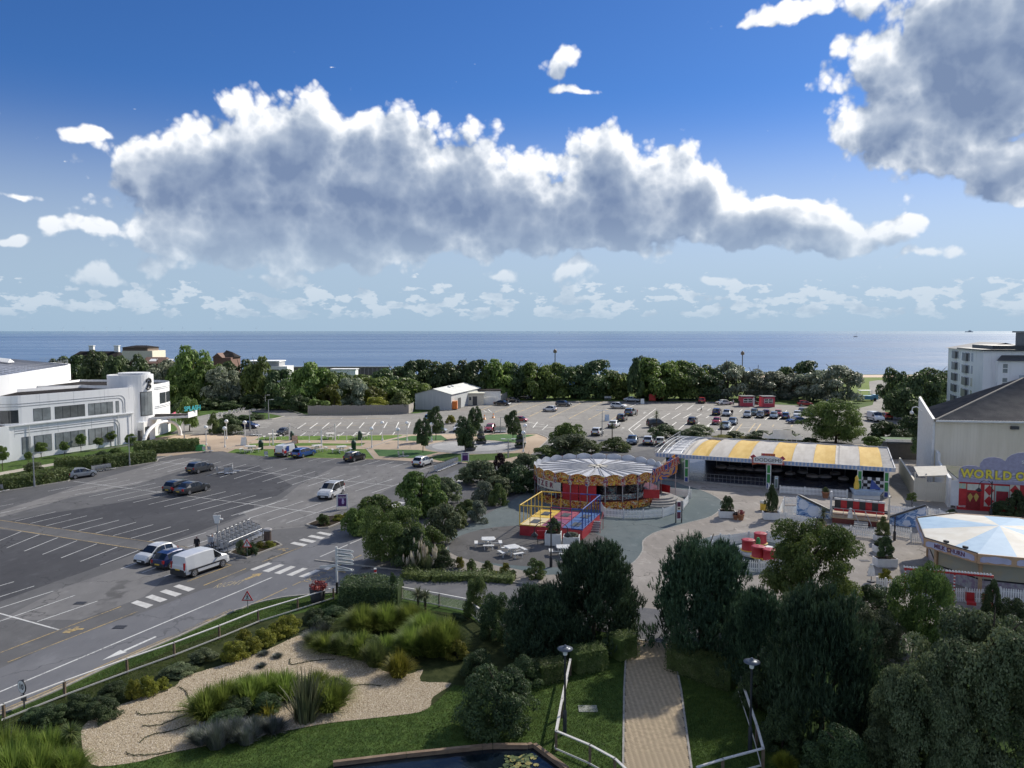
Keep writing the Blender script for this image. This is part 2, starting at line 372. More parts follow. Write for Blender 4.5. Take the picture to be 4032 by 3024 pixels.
sea=MB();sea.sheet([(-60000,300),(60000,300),(60000,60000),(-60000,60000)],-3)
sea.build('sea',sea_material())['kind']='structure'
beach=MB();beach.quad((-900,371,-.02),(-60,351,-.02),(-60,380,-4),(-900,400,-4));beach.quad((-60,351,-.02),(900,351,-.02),(900,385,-4),(-60,385,-4))
beach.build('beach',mat('shingle',(.30,.24,.17),.95,(.40,.33,.25),1,.6))['kind']='structure'
verge=PL(A3,(-900,1640),(0,1218),(480,1012),(940,797),(1500,557),(1990,332))+PL(B2,(560,1545),(640,1510),(760,1478),(930,1444),(1170,1420),(1400,1402))+PL(B3,(1460,150),(2000,250))+[(2100,2425)]+PL(C3,(1490,572),(1775,612))+[(2900,2570),(4400,2700)]
car_park=sheet('car_park',GL(verge)+GL([(4400,1640),(3560,1640),(3330,1604),(2760,1580),(2100,1572),(1860,1594),(1640,1628)]+PL(B,(690,742),(560,715),(470,690),(200,690),(200,712),(330,722),(485,752),(200,795))+[(905,1702),(680,1712),(545,1745),(20,1826),(-700,1960)]),.004,TAR)
far_lot=sheet('far_car_park',GL(PL(B,(200,795),(485,752),(640,742),(1610,728))+[(1660,1628),(1860,1596),(2100,1574),(2760,1582),(3330,1606),(3560,1640),(3560,1700),(3380,1745),(2960,1725),(2780,1712),(2690,1740),(2560,1770),(2440,1790),(2330,1790),(2120,1790),(2157,1727),(2116,1711),(1605,1711),(1031,1719),(960,1700)]),.009,TARF)
road=sheet('road',offset_line(GL(verge[:12]),.02)+GL(PL(B2,(1480,1320),(1640,1130),(1760,1000))+[(1560,2060),(1720,1960),(1850,1880),(1950,1830),(2080,1790),(2060,1760),(1900,1810),(1800,1850),(1620,1945),(1440,2060)]+PL(B2,(1400,840),(1120,990),(700,1180),(300,1360))+PL(A2,(1780,1370),(1300,1555),(1000,1655))+PL(A3,(500,590),(0,820),(-900,1230))),.010,ROADM)
sheet('worn_surface',GL(PL(A2,(0,745),(330,655),(620,570),(1180,460),(1640,320),(1760,240),(1640,225),(1400,258),(1160,330),(780,435),(500,535),(0,690))),0.0081,TARL)
sheet('worn_surface',GL(PL(A2,(0,1640),(520,1370),(1060,1185),(1500,985),(2090,750),(2212,705),(2212,900),(1700,1010),(1480,1240),(1250,1440),(700,1640))),0.0085,tarmac('tarmac_mid',(.155,.153,.152),(.19,.186,.182),.5))
sheet('worn_surface',GL(PL(B2,(560,700),(900,590),(1050,470),(1380,300),(1900,280),(2212,330),(1960,440),(1500,660),(1100,830),(760,860))),0.0089,tarmac('tarmac_mid2',(.16,.157,.153),(.20,.194,.187),.5))
sheet('dark_tarmac',GL(PL(A2,(0,1480),(500,1300),(1050,1110),(1480,960),(2212,690),(2212,620),(1600,520),(900,640),(380,720),(0,790))),0.0062,TARD)
sheet('dark_tarmac',GL(PL(B2,(0,690),(500,620),(860,560),(1000,470),(700,300),(300,320),(0,420))),0.0066,TARD)
sheet('resurfaced_strip',GL(PL(A2,(0,850),(0,775),(640,865),(1420,985),(1560,1000),(1400,1040),(1100,1010),(600,930))),.0105,TAR)
plaza=sheet('plaza',GL([(545,1768),(600,1727),(690,1712),(905,1712),(1031,1720),(1605,1711),(2100,1706)]+PL(C,(720,910),(790,942),(775,970),(735,1005),(700,1045),(660,1075),(600,1120),(530,1170))+[(1940,1835),(1818,1822)]+PL(B,(1600,1147),(1270,1127))+[(1072,1800),(900,1783)]+PL(A,(1940,1055),(1750,1064),(1500,1095),(1300,1100))),.020,SAND)
KB=mat('lawn_edging',(.42,.35,.27),.85)
def lawn(pts,m,z=.028):
 g=smooth_line(GL(pts),3,True)if len(pts)>12 else GL(pts)
 return sheet('lawn',g,z,m)
lawn(PL(B,(285,927),(1562,914),(1340,961),(230,957)),TURF)
lawn(PL(B,(175,992),(300,983),(590,985),(700,983),(1000,990),(1195,983),(1160,1008),(900,1006),(620,1009),(190,1008)),TURF)
lawn(PL(B,(60,1037),(1195,1037),(1268,1122),(380,1106),(-8,1066)),TURF)
lawn(PL(B,(1262,1040),(1650,1044),(1830,1066),(1600,1117),(1310,1098)),TURF2)
lawn(PL(B,(1405,960),(1590,922),(1850,915),(1915,960),(1680,966)),TURF2)
lawn(PL(C,(-260,1112),(-90,1074),(120,1085),(330,1075),(560,1072),(530,1098),(380,1130),(100,1150),(-150,1140)),GRASS)
lawn(PL(C,(150,918),(400,905),(690,912),(560,945),(520,985),(330,962),(230,957)),TURF2)
e0=GL([(1866+192*math.cos(t/40*2*math.pi),1761+27*math.sin(t/40*2*math.pi))for t in range(40)])
e1=GL([(1850+150*math.cos(t/40*2*math.pi),1759+19*math.sin(t/40*2*math.pi))for t in range(40)])
sheet('paved_circle',e0,.036,GREY);sheet('paved_circle',e1,.041,tarmac('paving_light',(.33,.33,.325),(.40,.395,.385),.2))
# building-side lawn, footway and the grassy shore
sheet('lawn',GL(PL(A,(-900,1330),(0,1165),(240,1130),(1140,1005),(1240,1010),(1330,1065),(1120,1110),(560,1210),(270,1290),(0,1350),(-900,1520))),.024,GRASS)
sheet('footway',GL(PL(A,(-300,1320),(0,1240),(210,1203),(520,1150),(830,1085),(880,1095),(560,1165),(230,1222),(0,1268),(-300,1345))),.03,mat('footway_slab',(.40,.36,.30),.9,(.48,.44,.37),2))
sheet('lawn',[(-40,222),(120,214),(170,330),(-40,340)],.02,mat('shore_grass',(.075,.115,.025),.95,(.11,.15,.035),.3,spec=.1))
sheet('promenade',[(60,331),(200,331),(200,350),(60,350)],.03,mat('prom',(.33,.25,.19),.9))
sheet('road',GL(PL(E,(430,1330),(250,1230),(240,1080),(410,1040),(430,980),(380,900),(370,800),(370,760),(480,745),(600,745),(560,830),(540,1000),(560,1120),(660,1250))),.025,TARF)
# ---------------------------------------------------------------- funfair paving
yard=sheet('funfair_yard',GL(PL(C2,(-330,1130),(0,920),(330,745),(640,560))+[(2250,1850),(2560,1860),(2640,1790),(3560,1740),(3700,1760),(4400,1800),(4400,2700),(2900,2560)]+PL(C3,(1775,455),(1490,440))+[(2300,2400),(2160,2320),(2000,2288),(1840,2262),(1730,2200)]),.014,BUFF)
tealL=smooth_line(PL(D2,(400,583),(620,650),(780,732),(825,800),(700,920),(450,990),(200,1060),(60,1108))+PL(C2,(1850,1112),(1748,1190),(1742,1300),(1650,1420),(1500,1500),(1365,1530)),3)
sheet('funfair_path',GL(PL(C2,(-330,1130),(0,920),(330,745),(640,560))+[(2250,1845),(2560,1860)]+tealL+PL(C2,(700,1560),(0,1430),(-400,1300))),.018,TEAL)
sheet('table_terrace',GL(smooth_line(PL(C2,(-330,1180),(0,1062),(420,1020),(900,1000),(1300,1140),(1450,1240),(1482,1320),(1400,1392),(1100,1450),(720,1480),(0,1420),(-330,1330)),3,True)),.022,DARKT)
sheet('teacup_base',GL(smooth_line(PL(D2,(445,1280),(480,1220),(600,1165),(800,1130),(1250,1110),(1600,1180),(1700,1350),(1500,1520),(1100,1560),(700,1540),(500,1400)),3,True)),.018,TEAL)
sheet('service_road',GL(PL(B2,(1480,1330),(1700,1170),(2212,1240))+[(1850,2280),(2010,2305),(2200,2340)]+PL(C3,(1300,290),(1490,300),(1780,330))+[(2900,2420),(2900,2570)]+PL(C3,(1775,610),(1490,570))+[(2100,2423)]+PL(B3,(2000,248),(1460,148))),.024,TARD if False else mat('service_tarmac',(.13,.13,.135),.9,(.16,.16,.162),.7,.3,60,spec=.25))
# kerb edging along the yard path
def kerb(pts,w=.13,h=.11,name='kerb',m=KERB,z=0.):
 a=offset_line(pts,w/2);c=offset_line(pts,-w/2);mb=MB()
 for i in range(len(pts)-1):mb.prism([a[i],a[i+1],c[i+1],c[i]],z,z+h)
 o=mb.build(name,m);o['kind']='structure';return o
kerb(GL(tealL),.12,.035)
kerb(GL(PL(A,(-300,1470),(0,1412),(270,1370),(590,1318),(605,1308),(560,1292))),.2)
kerb(GL(PL(A,(445,1257),(985,1207),(1120,1190),(1360,1150),(1380,1122),(1500,1092))),.2)
kerb(GL(PL(C,(560,903),(700,905),(780,935),(793,948),(775,972),(735,1008),(700,1048),(650,1085))),.2)
kerb(GL(PL(B,(250,690),(480,682),(560,705),(650,735),(1000,742),(1610,728))),.15)
kerb(GL(PL(B,(485,750),(380,778),(200,792))),.15)
kerb(GL(PL(B,(1200,1036),(1272,1124),(1600,1146),(1818,1152))),.15,.06,z=.004)
kerb(GL(PL(B,(290,930),(-10,1034))),.15,.05,z=.02);kerb(GL(PL(B,(1560,906),(1195,1036))),.25,.05,z=.02)
kerb(GL(PL(C3,(-1200,-90),(-600,-20),(0,32),(300,72),(700,128),(800,160))),.14,.1)
# ---------------------------------------------------------------- painted markings (each a piece of its surface)
QUAD=MB().quad((-.5,-.5,0),(.5,-.5,0),(.5,.5,0),(-.5,.5,0))
LM={k:QUAD.mesh('line_mesh',m)for k,m in(('w',WLINE),('y',YLINE),('v',WLINE2))}
def mark(p,q,k='w',w=.1,z=.0125,parent=None,name='bay_line'):
 a,c=(G(*p),G(*q))if p[0]>400 or True else(p,q)
 dx,dy=c[0]-a[0],c[1]-a[1]
 return put(name,LM[k],parent or car_park,((a[0]+c[0])/2,(a[1]+c[1])/2,z),math.atan2(dy,dx),(math.hypot(dx,dy),w,1))
def row(b0,t0,b1,t1,n,k='w',w=.1,z=.0125,parent=None,skip=()):
 B0,T0,B1,T1=G(*b0),G(*t0),G(*b1),G(*t1)
 for i in range(n):
  if i in skip:continue
  t=i/(n-1);a=lerp(B0,B1,t);c=lerp(T0,T1,t);dx,dy=c[0]-a[0],c[1]-a[1]
  put('bay_line',LM[k],parent or car_park,((a[0]+c[0])/2,(a[1]+c[1])/2,z),math.atan2(dy,dx),(math.hypot(dx,dy),w,1))
row(A2(130,780),A2(485,697),A2(1300,952),A2(1645,850),9)
row(A2(-90,985),A2(185,870),A2(1427,1264),A2(1790,1130),10)
row((189,1934),(461,1884),B2(945,797),B2(1395,640),16)
row(A2(1240,328),A2(1600,228),B2(1690,533),B2(2010,428),17)
row(B(695,1143),B(865,1100),B(1670,1215),B(1805,1175),9);mark(B(475,1127),B(600,1098));mark(B(590,1133),B(730,1098))
for p,q in(((0,650),(115,628)),((0,710),(230,660)),((-200,1400),(122,1307)),((-200,1500),(298,1345)),((-200,1600),(465,1388)),((-200,1720),(655,1425)),((325,1655),(850,1475)),((1500,965),(1795,878)),((1630,1005),(1880,920)),((2080,722),(2400,620))):mark(A2(*p),A2(*q))
mark(A2(-300,1500),A2(520,1728),'w',.14);mark(A2(640,432),B2(1260,712),'w',.11,.0135);mark(A2(1395,262),B2(1880,472),'w',.11,.0135)
mark(A2(-300,728),A2(1370,968),'y',.13,.0135);mark(A2(-300,790),A2(1250,1030),'y',.13,.0135);mark(A2(1530,993),A2(1640,1008),'y',.12,.0135)
for p,q in(((80,1307),(465,1163)),((465,1163),(420,1152)),((225,1340),(595,1192)),((735,1135),(1090,1000)),((1390,875),(1520,828)),((1300,1213),(1600,1075))):mark(B2(*p),B2(*q),'y',.12,.0165)
for p,q in(((0,688),(1020,297)),((65,768),(1160,340))):mark(A3(*p),A3(*q),'y',.12,.0165)
# road: centre line, yellow edge lines, arrows, zebra bars
mark(A3(-600,1270),B2(-60,1640),'w',.13,.0165,road,'lane_line');mark(B2(-60,1640),B2(820,1270),'w',.13,.0165,road,'lane_line');mark(B2(1240,1090),B2(1480,985),'w',.13,.0165,road,'lane_line');mark(B2(1500,975),B2(1610,930),'w',.13,.0165,road,'lane_line')
for d in(.28,.5):
 ln=offset_line(GL(verge[:6]),d)
 for a,c in zip(ln,ln[1:]):
  dx,dy=c[0]-a[0],c[1]-a[1];put('edge_line',LM['y'],road,((a[0]+c[0])/2,(a[1]+c[1])/2,.0165),math.atan2(dy,dx),(math.hypot(dx,dy)+.03,.09,1))
for p,q in(((240,1655),(515,1550)),((620,1515),(950,1362)),((1000,1340),(1070,1308))):mark(B2(*p),B2(*q),'y',.12,.0165,road,'edge_line')
def shape(pts,k,z,parent,name):return MB().sheet(GL(pts),z).build(name,{'w':WLINE,'y':YLINE,'v':WLINE2}[k],parent)
ZB=mat('zebra_white',(.50,.49,.46),.8,(.62,.61,.58),2)
def bar(f,*p):return MB().sheet(GL(PL(f,*p)),.0185).build('zebra_bar',ZB,road)
for q in(((1138,1493),(1195,1470),(1337,1510),(1275,1540)),((1263,1443),(1325,1420),(1460,1463),(1395,1487)),((1390,1395),(1445,1374),(1585,1414),(1527,1438)),((1508,1350),(1560,1331),(1700,1370),(1640,1394))):bar(A2,*q)
for q in(((630,1200),(790,1140),(822,1150),(662,1210)),((735,1215),(890,1155),(930,1162),(790,1225)),((838,1232),(985,1170),(1028,1178),(890,1242)),((945,1248),(1090,1187),(1133,1193),(995,1257)),((1052,1262),(1200,1203),(1243,1210),(1105,1272)),((1265,1200),(1330,1166),(1362,1170),(1310,1205)),
((978,975),(1015,960),(1132,983),(1095,1000)),((1055,945),(1095,930),(1210,953),(1170,970)),((1130,915),(1165,900),(1285,922),(1250,938)),((1205,884),(1240,872),(1355,892),(1320,907)),
((1800,665),(1860,650),(1920,668),(1850,683)),((1840,640),(1890,630),(1950,645),(1900,660)),((1880,620),(1930,610),(1985,620),(1940,632))):bar(B2,*q)
for q in(((1908,1330),(1935,1318),(2010,1337),(1980,1345)),((1950,1308),(1985,1300),(2050,1318),(2020,1328)),((1988,1295),(2010,1290),(2070,1305),(2045,1312))):bar(B,*q)
for q in(((790,960),(830,955),(872,990),(830,997)),((835,955),(880,952),(910,975),(880,985))):bar(C,*q)
shape(PL(A3,(862,752),(1015,665),(1072,682)),'w',.0185,road,'road_arrow');shape(PL(A3,(1040,668),(1310,548),(1322,555),(1055,676)),'w',.019,road,'road_arrow')
shape(PL(B2,(578,1285),(655,1253),(645,1243),(738,1230),(705,1262),(690,1256),(600,1292)),'y',.0185,road,'road_arrow')
shape(PL(C,(1618,725),(1635,705),(1652,712),(1640,722),(1628,728)),'v',.0185,far_lot,'road_arrow');shape(PL(C,(1420,868),(1440,845),(1462,850),(1448,862),(1432,870)),'v',.0185,far_lot,'road_arrow')
def ground_text(t,p,q,size_q,mm,name='lettering'):  # p,q: left and right end of the baseline, size_q: a point above p
 a,c,e=G(*p),G(*q),G(*size_q);me=text_mesh(t,1,mm,0)
 xs=[v.co.x for v in me.vertices];ys=[v.co.y for v in me.vertices];x0,x1,y0,y1=min(xs),max(xs),min(ys),max(ys)
 for v in me.vertices:
  s,w=(v.co.x-x0)/(x1-x0),(v.co.y-y0)/(y1-y0)
  v.co=(a[0]+(c[0]-a[0])*s+(e[0]-a[0])*w,a[1]+(c[1]-a[1])*s+(e[1]-a[1])*w,.0195)
 return put(name,me,road)
ground_text('ENTRY',B2(1302,1228),B2(1120,1318),B2(1250,1222),YLINE);ground_text('NO',B2(1352,1280),B2(1262,1305),B2(1325,1262),YLINE)
YW=linepaint('line_yellow_worn',(.50,.40,.22),.42)
ground_text('RIGHT',B2(300,1368),B2(545,1330),B2(365,1322),YW)
def figure_mark(f,pts):  # painted walking figure
 for a,c,w in pts:mark(f(*a),f(*c),'y',w,.0185,road,'pedestrian_symbol')
figure_mark(A3,[((555,522),(585,500),.5),((590,505),(640,490),.45),((635,490),(705,487),.25),((630,485),(660,467),.25),((590,495),(580,488),.2)])
figure_mark(B2,[((870,1030),(905,1022),.3),((905,1025),(940,1018),.4),((935,1020),(962,1016),.3),((920,1030),(930,1040),.25),((1370,1222),(1400,1216),.3),((1400,1216),(1440,1222),.35),((1420,1212),(1462,1228),.25)])
# far car parks
row(B(598,860),B(675,808),B(1565,850),B(1582,800),10,'w',.2,.0155,far_lot);row(B(622,925),B(670,893),B(1430,912),B(1448,887),8,'w',.2,.0155,far_lot);row(B(545,775),B(580,755),B(1412,775),B(1420,758),5,'v',.2,.0155,far_lot)
mark(B(480,768),B(1420,768),'y',.25,.015,far_lot);mark(B(650,832),B(1600,828),'y',.2,.015,far_lot)
for y in(800,815,833,848):mark(B(220,y),B(385-(y-800),y+3),'w',.18,.0155,far_lot)
for p,q in(((200,700),(330,648)),((460,740),(840,600)),((630,752),(745,698)),((800,765),(1145,605)),((975,770),(1280,615)),((1140,780),(1330,680)),((1330,790),(1425,728)),((330,715),(640,605)),((880,640),(990,600))):mark(C(*p),C(*q),'y',.2,.0155,far_lot)
for i in range(7):
 t=i/6;mark(lerp(C(530,715),C(830,605),t),lerp(C(640,745),C(1010,612),t),'v',.12,.015,far_lot);mark(lerp(C(800,765),C(1140,608),t),lerp(C(980,768),C(1270,615),t),'v',.12,.015,far_lot);mark(lerp(C(985,768),C(1280,620),t),lerp(C(1145,775),C(1420,640),t),'v',.12,.015,far_lot)
for p,q in(((1495,865),(1730,685)),((1540,870),(1600,820)),((1495,865),(1550,920)),((1675,770),(1768,722)),((1775,770),(1855,722)),((1870,772),(1945,725)),((1965,768),(2038,728)),((2065,765),(2130,730)),((1835,855),(1910,802)),((1930,865),(2000,806)),((2040,860),(2110,805)),((2140,860),(2212,808)),((1900,690),(1960,650)),((2000,692),(2060,650)),((2090,700),(2150,660)),((600,800),(760,825)),((640,835),(860,850)),((700,800),(660,850)),((790,825),(740,870)),((1500,670),(1590,632)),((210,715),(340,715)),((230,700),(260,715)),((270,690),(300,715))):mark(C(*p),C(*q),'w',.16,.0155,far_lot)
for p,q in(((545,1262),(640,1150)),((385,1250),(450,1180)),((235,1245),(310,1165)),((80,1230),(150,1165)),((990,1115),(1030,1080)),((1145,1120),(1185,1080)),((845,1110),(880,1070)),((690,1100),(720,1070)),((670,1015),(705,985)),((1240,1020),(1258,1000)),((250,1095),(300,1065)),((0,1080),(70,1040)),((120,1085),(200,1045)),((15,990),(100,930)),((270,1000),(310,975)),((640,1210),(880,1215)),((545,1270),(880,1275))):mark(D(*p),D(*q),'w',.16,.0155,far_lot)
for p,q in(((780,1268),(865,1160)),((1080,1200),(1100,1172)),((1310,1200),(1330,1182)),((630,1255),(705,1160)),((865,1265),(935,1165))):mark(D(*p),D(*q),'y',.2,.0155,far_lot)
# ---------------------------------------------------------------- vegetation
rng=np.random.default_rng(11)
LF=dict(
broad=leafmat('leaf_broad',(0.0562,0.0938,0.0225),(0.15,0.219,0.0525),(0.263,0.325,0.0938)),
dark=leafmat('leaf_dark',(0.0312,0.0546,0.0234),(0.0832,0.127,0.0468),(0.15,0.202,0.0754),.3),
silver=leafmat('leaf_silver',(0.0825,0.108,0.0638),(0.231,0.264,0.187),(0.44,0.473,0.374),.3),
yellow=leafmat('leaf_yellow',(.045,.060,.010),(.125,.135,.020),(.22,.20,.03)),
pine=leafmat('leaf_pine',(0.027,0.0567,0.0324),(0.0702,0.121,0.0594),(0.128,0.196,0.0945),.25),
hedge=leafmat('leaf_hedge',(0.0575,0.0874,0.0253),(0.144,0.19,0.0575),(0.276,0.299,0.127)),
olive=leafmat('leaf_olive',(0.0688,0.0925,0.0425),(0.169,0.206,0.0975),(0.3,0.331,0.181)),
purple=leafmat('leaf_purple',(.014,.008,.012),(.035,.016,.022)),
grass=leafmat('blade_grass',(.10,.15,.030),(.22,.29,.055),(.37,.39,.12),.5,.8),
lawn=leafmat('blade_lawn',(.055,.10,.020),(.105,.165,.034),(.15,.195,.055),.4,.4),
sword=leafmat('blade_sword',(.060,.080,.040),(.15,.17,.085),(.28,.29,.18),.2),
lav=leafmat('leaf_lavender',(.07,.09,.06),(.17,.19,.16),(.28,.27,.36),.2),
plume=leafmat('plume',(.42,.36,.26),(.55,.48,.36),(.65,.58,.46),.3),
red=leafmat('petal_red',(.16,.015,.02),(.35,.03,.03),(.55,.30,.28),.2),
gold=leafmat('leaf_gold',(.10,.12,.018),(.28,.28,.04),(.44,.41,.08),.4))
BARK=mat('bark',(.055,.042,.032),.95,(.10,.08,.06),6,.8,30,spec=.1)
def leaves(P,Nn,size,aspect=.55):  # diamond leaf at each point, facing Nn
 n=len(P);t=rng.normal(size=(n,3));t-=(t*Nn).sum(1,keepdims=True)*Nn;t/=np.linalg.norm(t,axis=1,keepdims=True)+1e-9
 bt=np.cross(Nn,t);s=(size*rng.uniform(.65,1.35,n))[:,None]
 V=np.stack([P-t*s,P-bt*s*aspect,P+t*s,P+bt*s*aspect],1).reshape(-1,3)
 return V,np.arange(4*n).reshape(n,4)
def unit(n):
 d=rng.normal(size=(n,3));return d/np.linalg.norm(d,axis=1,keepdims=True)
def profile(shape,z):
 if shape=='round':return np.sqrt(np.clip(1-(2*z-1)**2,0,1))
 if shape=='dome':return np.sqrt(np.clip(1-z**2,0,1))*.92+.08*(1-z)
 if shape=='column':return np.clip(np.sin(np.pi*np.clip(z*.9+.1,0,1))**.55,0,1)
 if shape=='cone':return np.clip(1.02-z,0,1)**.8*np.clip(z*6,0,1)
def crown(kind,shape,nc,nl,leaf,cs=.3,seed=1,flat=.6):
 """leaf crown filling |r|<1, 0<z<1 : clumps of leaves round a volume"""
 global rng;rng=np.random.default_rng(seed)
 z=rng.uniform(.06,.94,nc);a=rng.uniform(0,2*np.pi,nc);rr=profile(shape,z)*np.sqrt(rng.uniform(.25,1,nc))*(1-cs*.55)*rng.uniform(.88,1.12,nc)
 c=np.stack([rr*np.cos(a),rr*np.sin(a),z],1)
 lob=1+.16*np.sin(3*a+seed)*(.4+z)+.12*np.sin(5*a+2.3*seed+4*z);c[:,:2]*=lob[:,None];c[:,2]*=1+.07*np.sin(2*a+seed)
 cr_=cs*rng.uniform(.5,1.35,nc)
 w=cr_**2;idx=rng.choice(nc,nl,p=w/w.sum())
 d=unit(nl);d[:,2]=np.where(d[:,2]<-.45,-d[:,2],d[:,2])
 rad=rng.uniform(.55,1.05,nl)**.5
 P=c[idx]+d*(cr_[idx]*rad)[:,None]*np.array([1,1,.62])
 nn=d*.8+rng.normal(size=(nl,3))*.45+np.array([0,0,.35]);nn/=np.linalg.norm(nn,axis=1,keepdims=True)
 P[:,2]=np.clip(P[:,2],.0,1.15)
 V,Fc=leaves(P,nn,leaf)
 return npmesh('crown',V,Fc,LF[kind])
def pine_crown(ns,seed,spread=1.,shape='dome'):  # upright bottlebrush shoots
 global rng;rng=np.random.default_rng(seed)
 nc=150;z=rng.uniform(.02,.92,nc);a=rng.uniform(0,2*np.pi,nc);rr=profile(shape,z)*np.sqrt(rng.uniform(.2,1,nc))*1.0
 c=np.stack([rr*np.cos(a),rr*np.sin(a),z],1);idx=rng.integers(0,nc,ns)
 d=unit(ns);d[:,2]=np.abs(d[:,2])*.9+.05
 P=c[idx]+d*rng.uniform(.10,.2,ns)[:,None]*np.array([1,1,.7])
 ax=d*.55+np.stack([P[:,0],P[:,1],np.zeros(ns)],1)*.25+np.array([0,0,.75]);ax/=np.linalg.norm(ax,axis=1,keepdims=True)
 L_=rng.uniform(.045,.075,ns);k=8;Vs=[]
 for j in range(k):
  t=rng.normal(size=(ns,3));t-=(t*ax).sum(1,keepdims=True)*ax;t/=np.linalg.norm(t,axis=1,keepdims=True)
  s0=P+ax*(L_*rng.uniform(0,.75,ns))[:,None];tip=s0+(ax*.9+t*.75)*(L_*.62)[:,None];sd=np.cross(ax,t)*.0065
  Vs.append(np.stack([s0-sd,s0+sd,tip+sd*.4,tip-sd*.4],1))
 V=np.concatenate(Vs,1).reshape(-1,3);nl=15000;i2=rng.integers(0,nc,nl);d2=unit(nl);P2=c[i2]*np.array([.94,.94,.96])+d2*rng.uniform(.03,.17,nl)[:,None]*np.array([1,1,.7]);n2=d2+rng.normal(size=(nl,3))*.5;n2/=np.linalg.norm(n2,axis=1,keepdims=True);V2,_=leaves(P2,n2,.026,.4);V=np.concatenate([V,V2]);V[:,2]=np.clip(V[:,2],0,1.1)
 return npmesh('crown',V,np.arange(len(V)).reshape(-1,4),LF['pine'])
def trunk_mesh(seed,limbs=7):
 rn=random.Random(seed);mb=MB();p=Vector((0,0,-.02));
 pts=[p];
 for k in range(4):p=p+Vector((rn.uniform(-.03,.03),rn.uniform(-.03,.03),.21));pts.append(p)
 for i in range(4):mb.tube(pts[i],pts[i+1],.045-i*.009,.045-(i+1)*.009,7,0,False)
 for k in range(limbs):
  q=pts[1+k%4];a=rn.uniform(0,6.28);r=rn.uniform(.18,.4);m=q+Vector((math.cos(a)*r*.5,math.sin(a)*r*.5,.12));e=q+Vector((math.cos(a)*r,math.sin(a)*r,.26))
  mb.tube(q,m,.02,.014,5,0,False);mb.tube(m,e,.014,.005,5,0,False)
 return mb.mesh('trunk',BARK)
TRUNK=[trunk_mesh(i)for i in range(3)]
STEM=trunk_mesh(9,9)
CRN={}
def crowns(key,kind,shape,nc,nl,leaf,cs,n=2,flat=.6):CRN[key]=[crown(kind,shape,nc,nl,leaf,cs,100+13*len(CRN)+i,flat)for i in range(n)]
crowns('broad','broad','round',60,8500,.052,.27,3);crowns('dark','dark','round',55,8000,.05,.27,3);crowns('silver','silver','round',60,8500,.045,.25,3)
crowns('yellow','yellow','dome',45,6000,.05,.27,2);crowns('poplar','broad','column',60,7000,.055,.26,2);crowns('conifer','dark','cone',60,6000,.05,.2,1)
crowns('shrub','broad','dome',40,6500,.05,.27,2);crowns('dshrub','dark','dome',40,6500,.05,.27,2);crowns('sshrub','silver','dome',40,6500,.045,.27,2);crowns('oshrub','olive','dome',42,6500,.05,.27,2)
crowns('ball','hedge','round',50,7000,.045,.22,1);crowns('purple','purple','dome',30,3500,.06,.3,1);crowns('hshrub','hedge','dome',40,6500,.05,.27,2)
crowns('nbroad','broad','round',150,40000,.020,.19,2);crowns('nsilver','olive','dome',190,62000,.0175,.17,2);crowns('nshrub','dark','dome',90,19000,.028,.22,2);crowns('gold','gold','dome',60,9000,.04,.24,2);crowns('nhedge','hedge','dome',80,13000,.032,.24,1)
CRN['pine']=[pine_crown(7000,5),pine_crown(7000,6)]
CNT={}
def plant(key,u,v,w,vt,label,name=None,cat=None,group=None,tf=None,g=None,h=None,r=None,deep=1.0):
 """tree or shrub: ground pixel (u,v), width in px, row of the top"""
 g=g or G(u,v);i=CNT[key]=CNT.get(key,-1)+1
 Rr=r or w/2*g[1]/FPX;H=h or max(.4,HT(g,vt))
 shr=key in('shrub','dshrub','sshrub','oshrub','hshrub','ball','purple','nsilver','nshrub','gold','nhedge','yellow')
 tf=(.0 if shr else .13)if tf is None else tf
 cat=cat or('shrub' if shr else 'tree');name=name or cat
 t=thing(name,label,cat,(g[0],g[1],0),0,group)
 me=CRN[key][i%len(CRN[key])]
 k=.97 if key=='pine' or key[:2]in('ns','nb','nh')else .88;put('crown',me,t,(0,0,H*tf),i*2.1,(Rr*(k+.04),Rr*deep*(k+.04),H*(1-tf)*k))
 put('trunk' if cat=='tree' else 'stem',TRUNK[i%3]if cat=='tree' else STEM,t,(0,0,0),i*1.3,(min(Rr*1.1,H*.8),min(Rr*1.1,H*.8),H*.95))
 return t
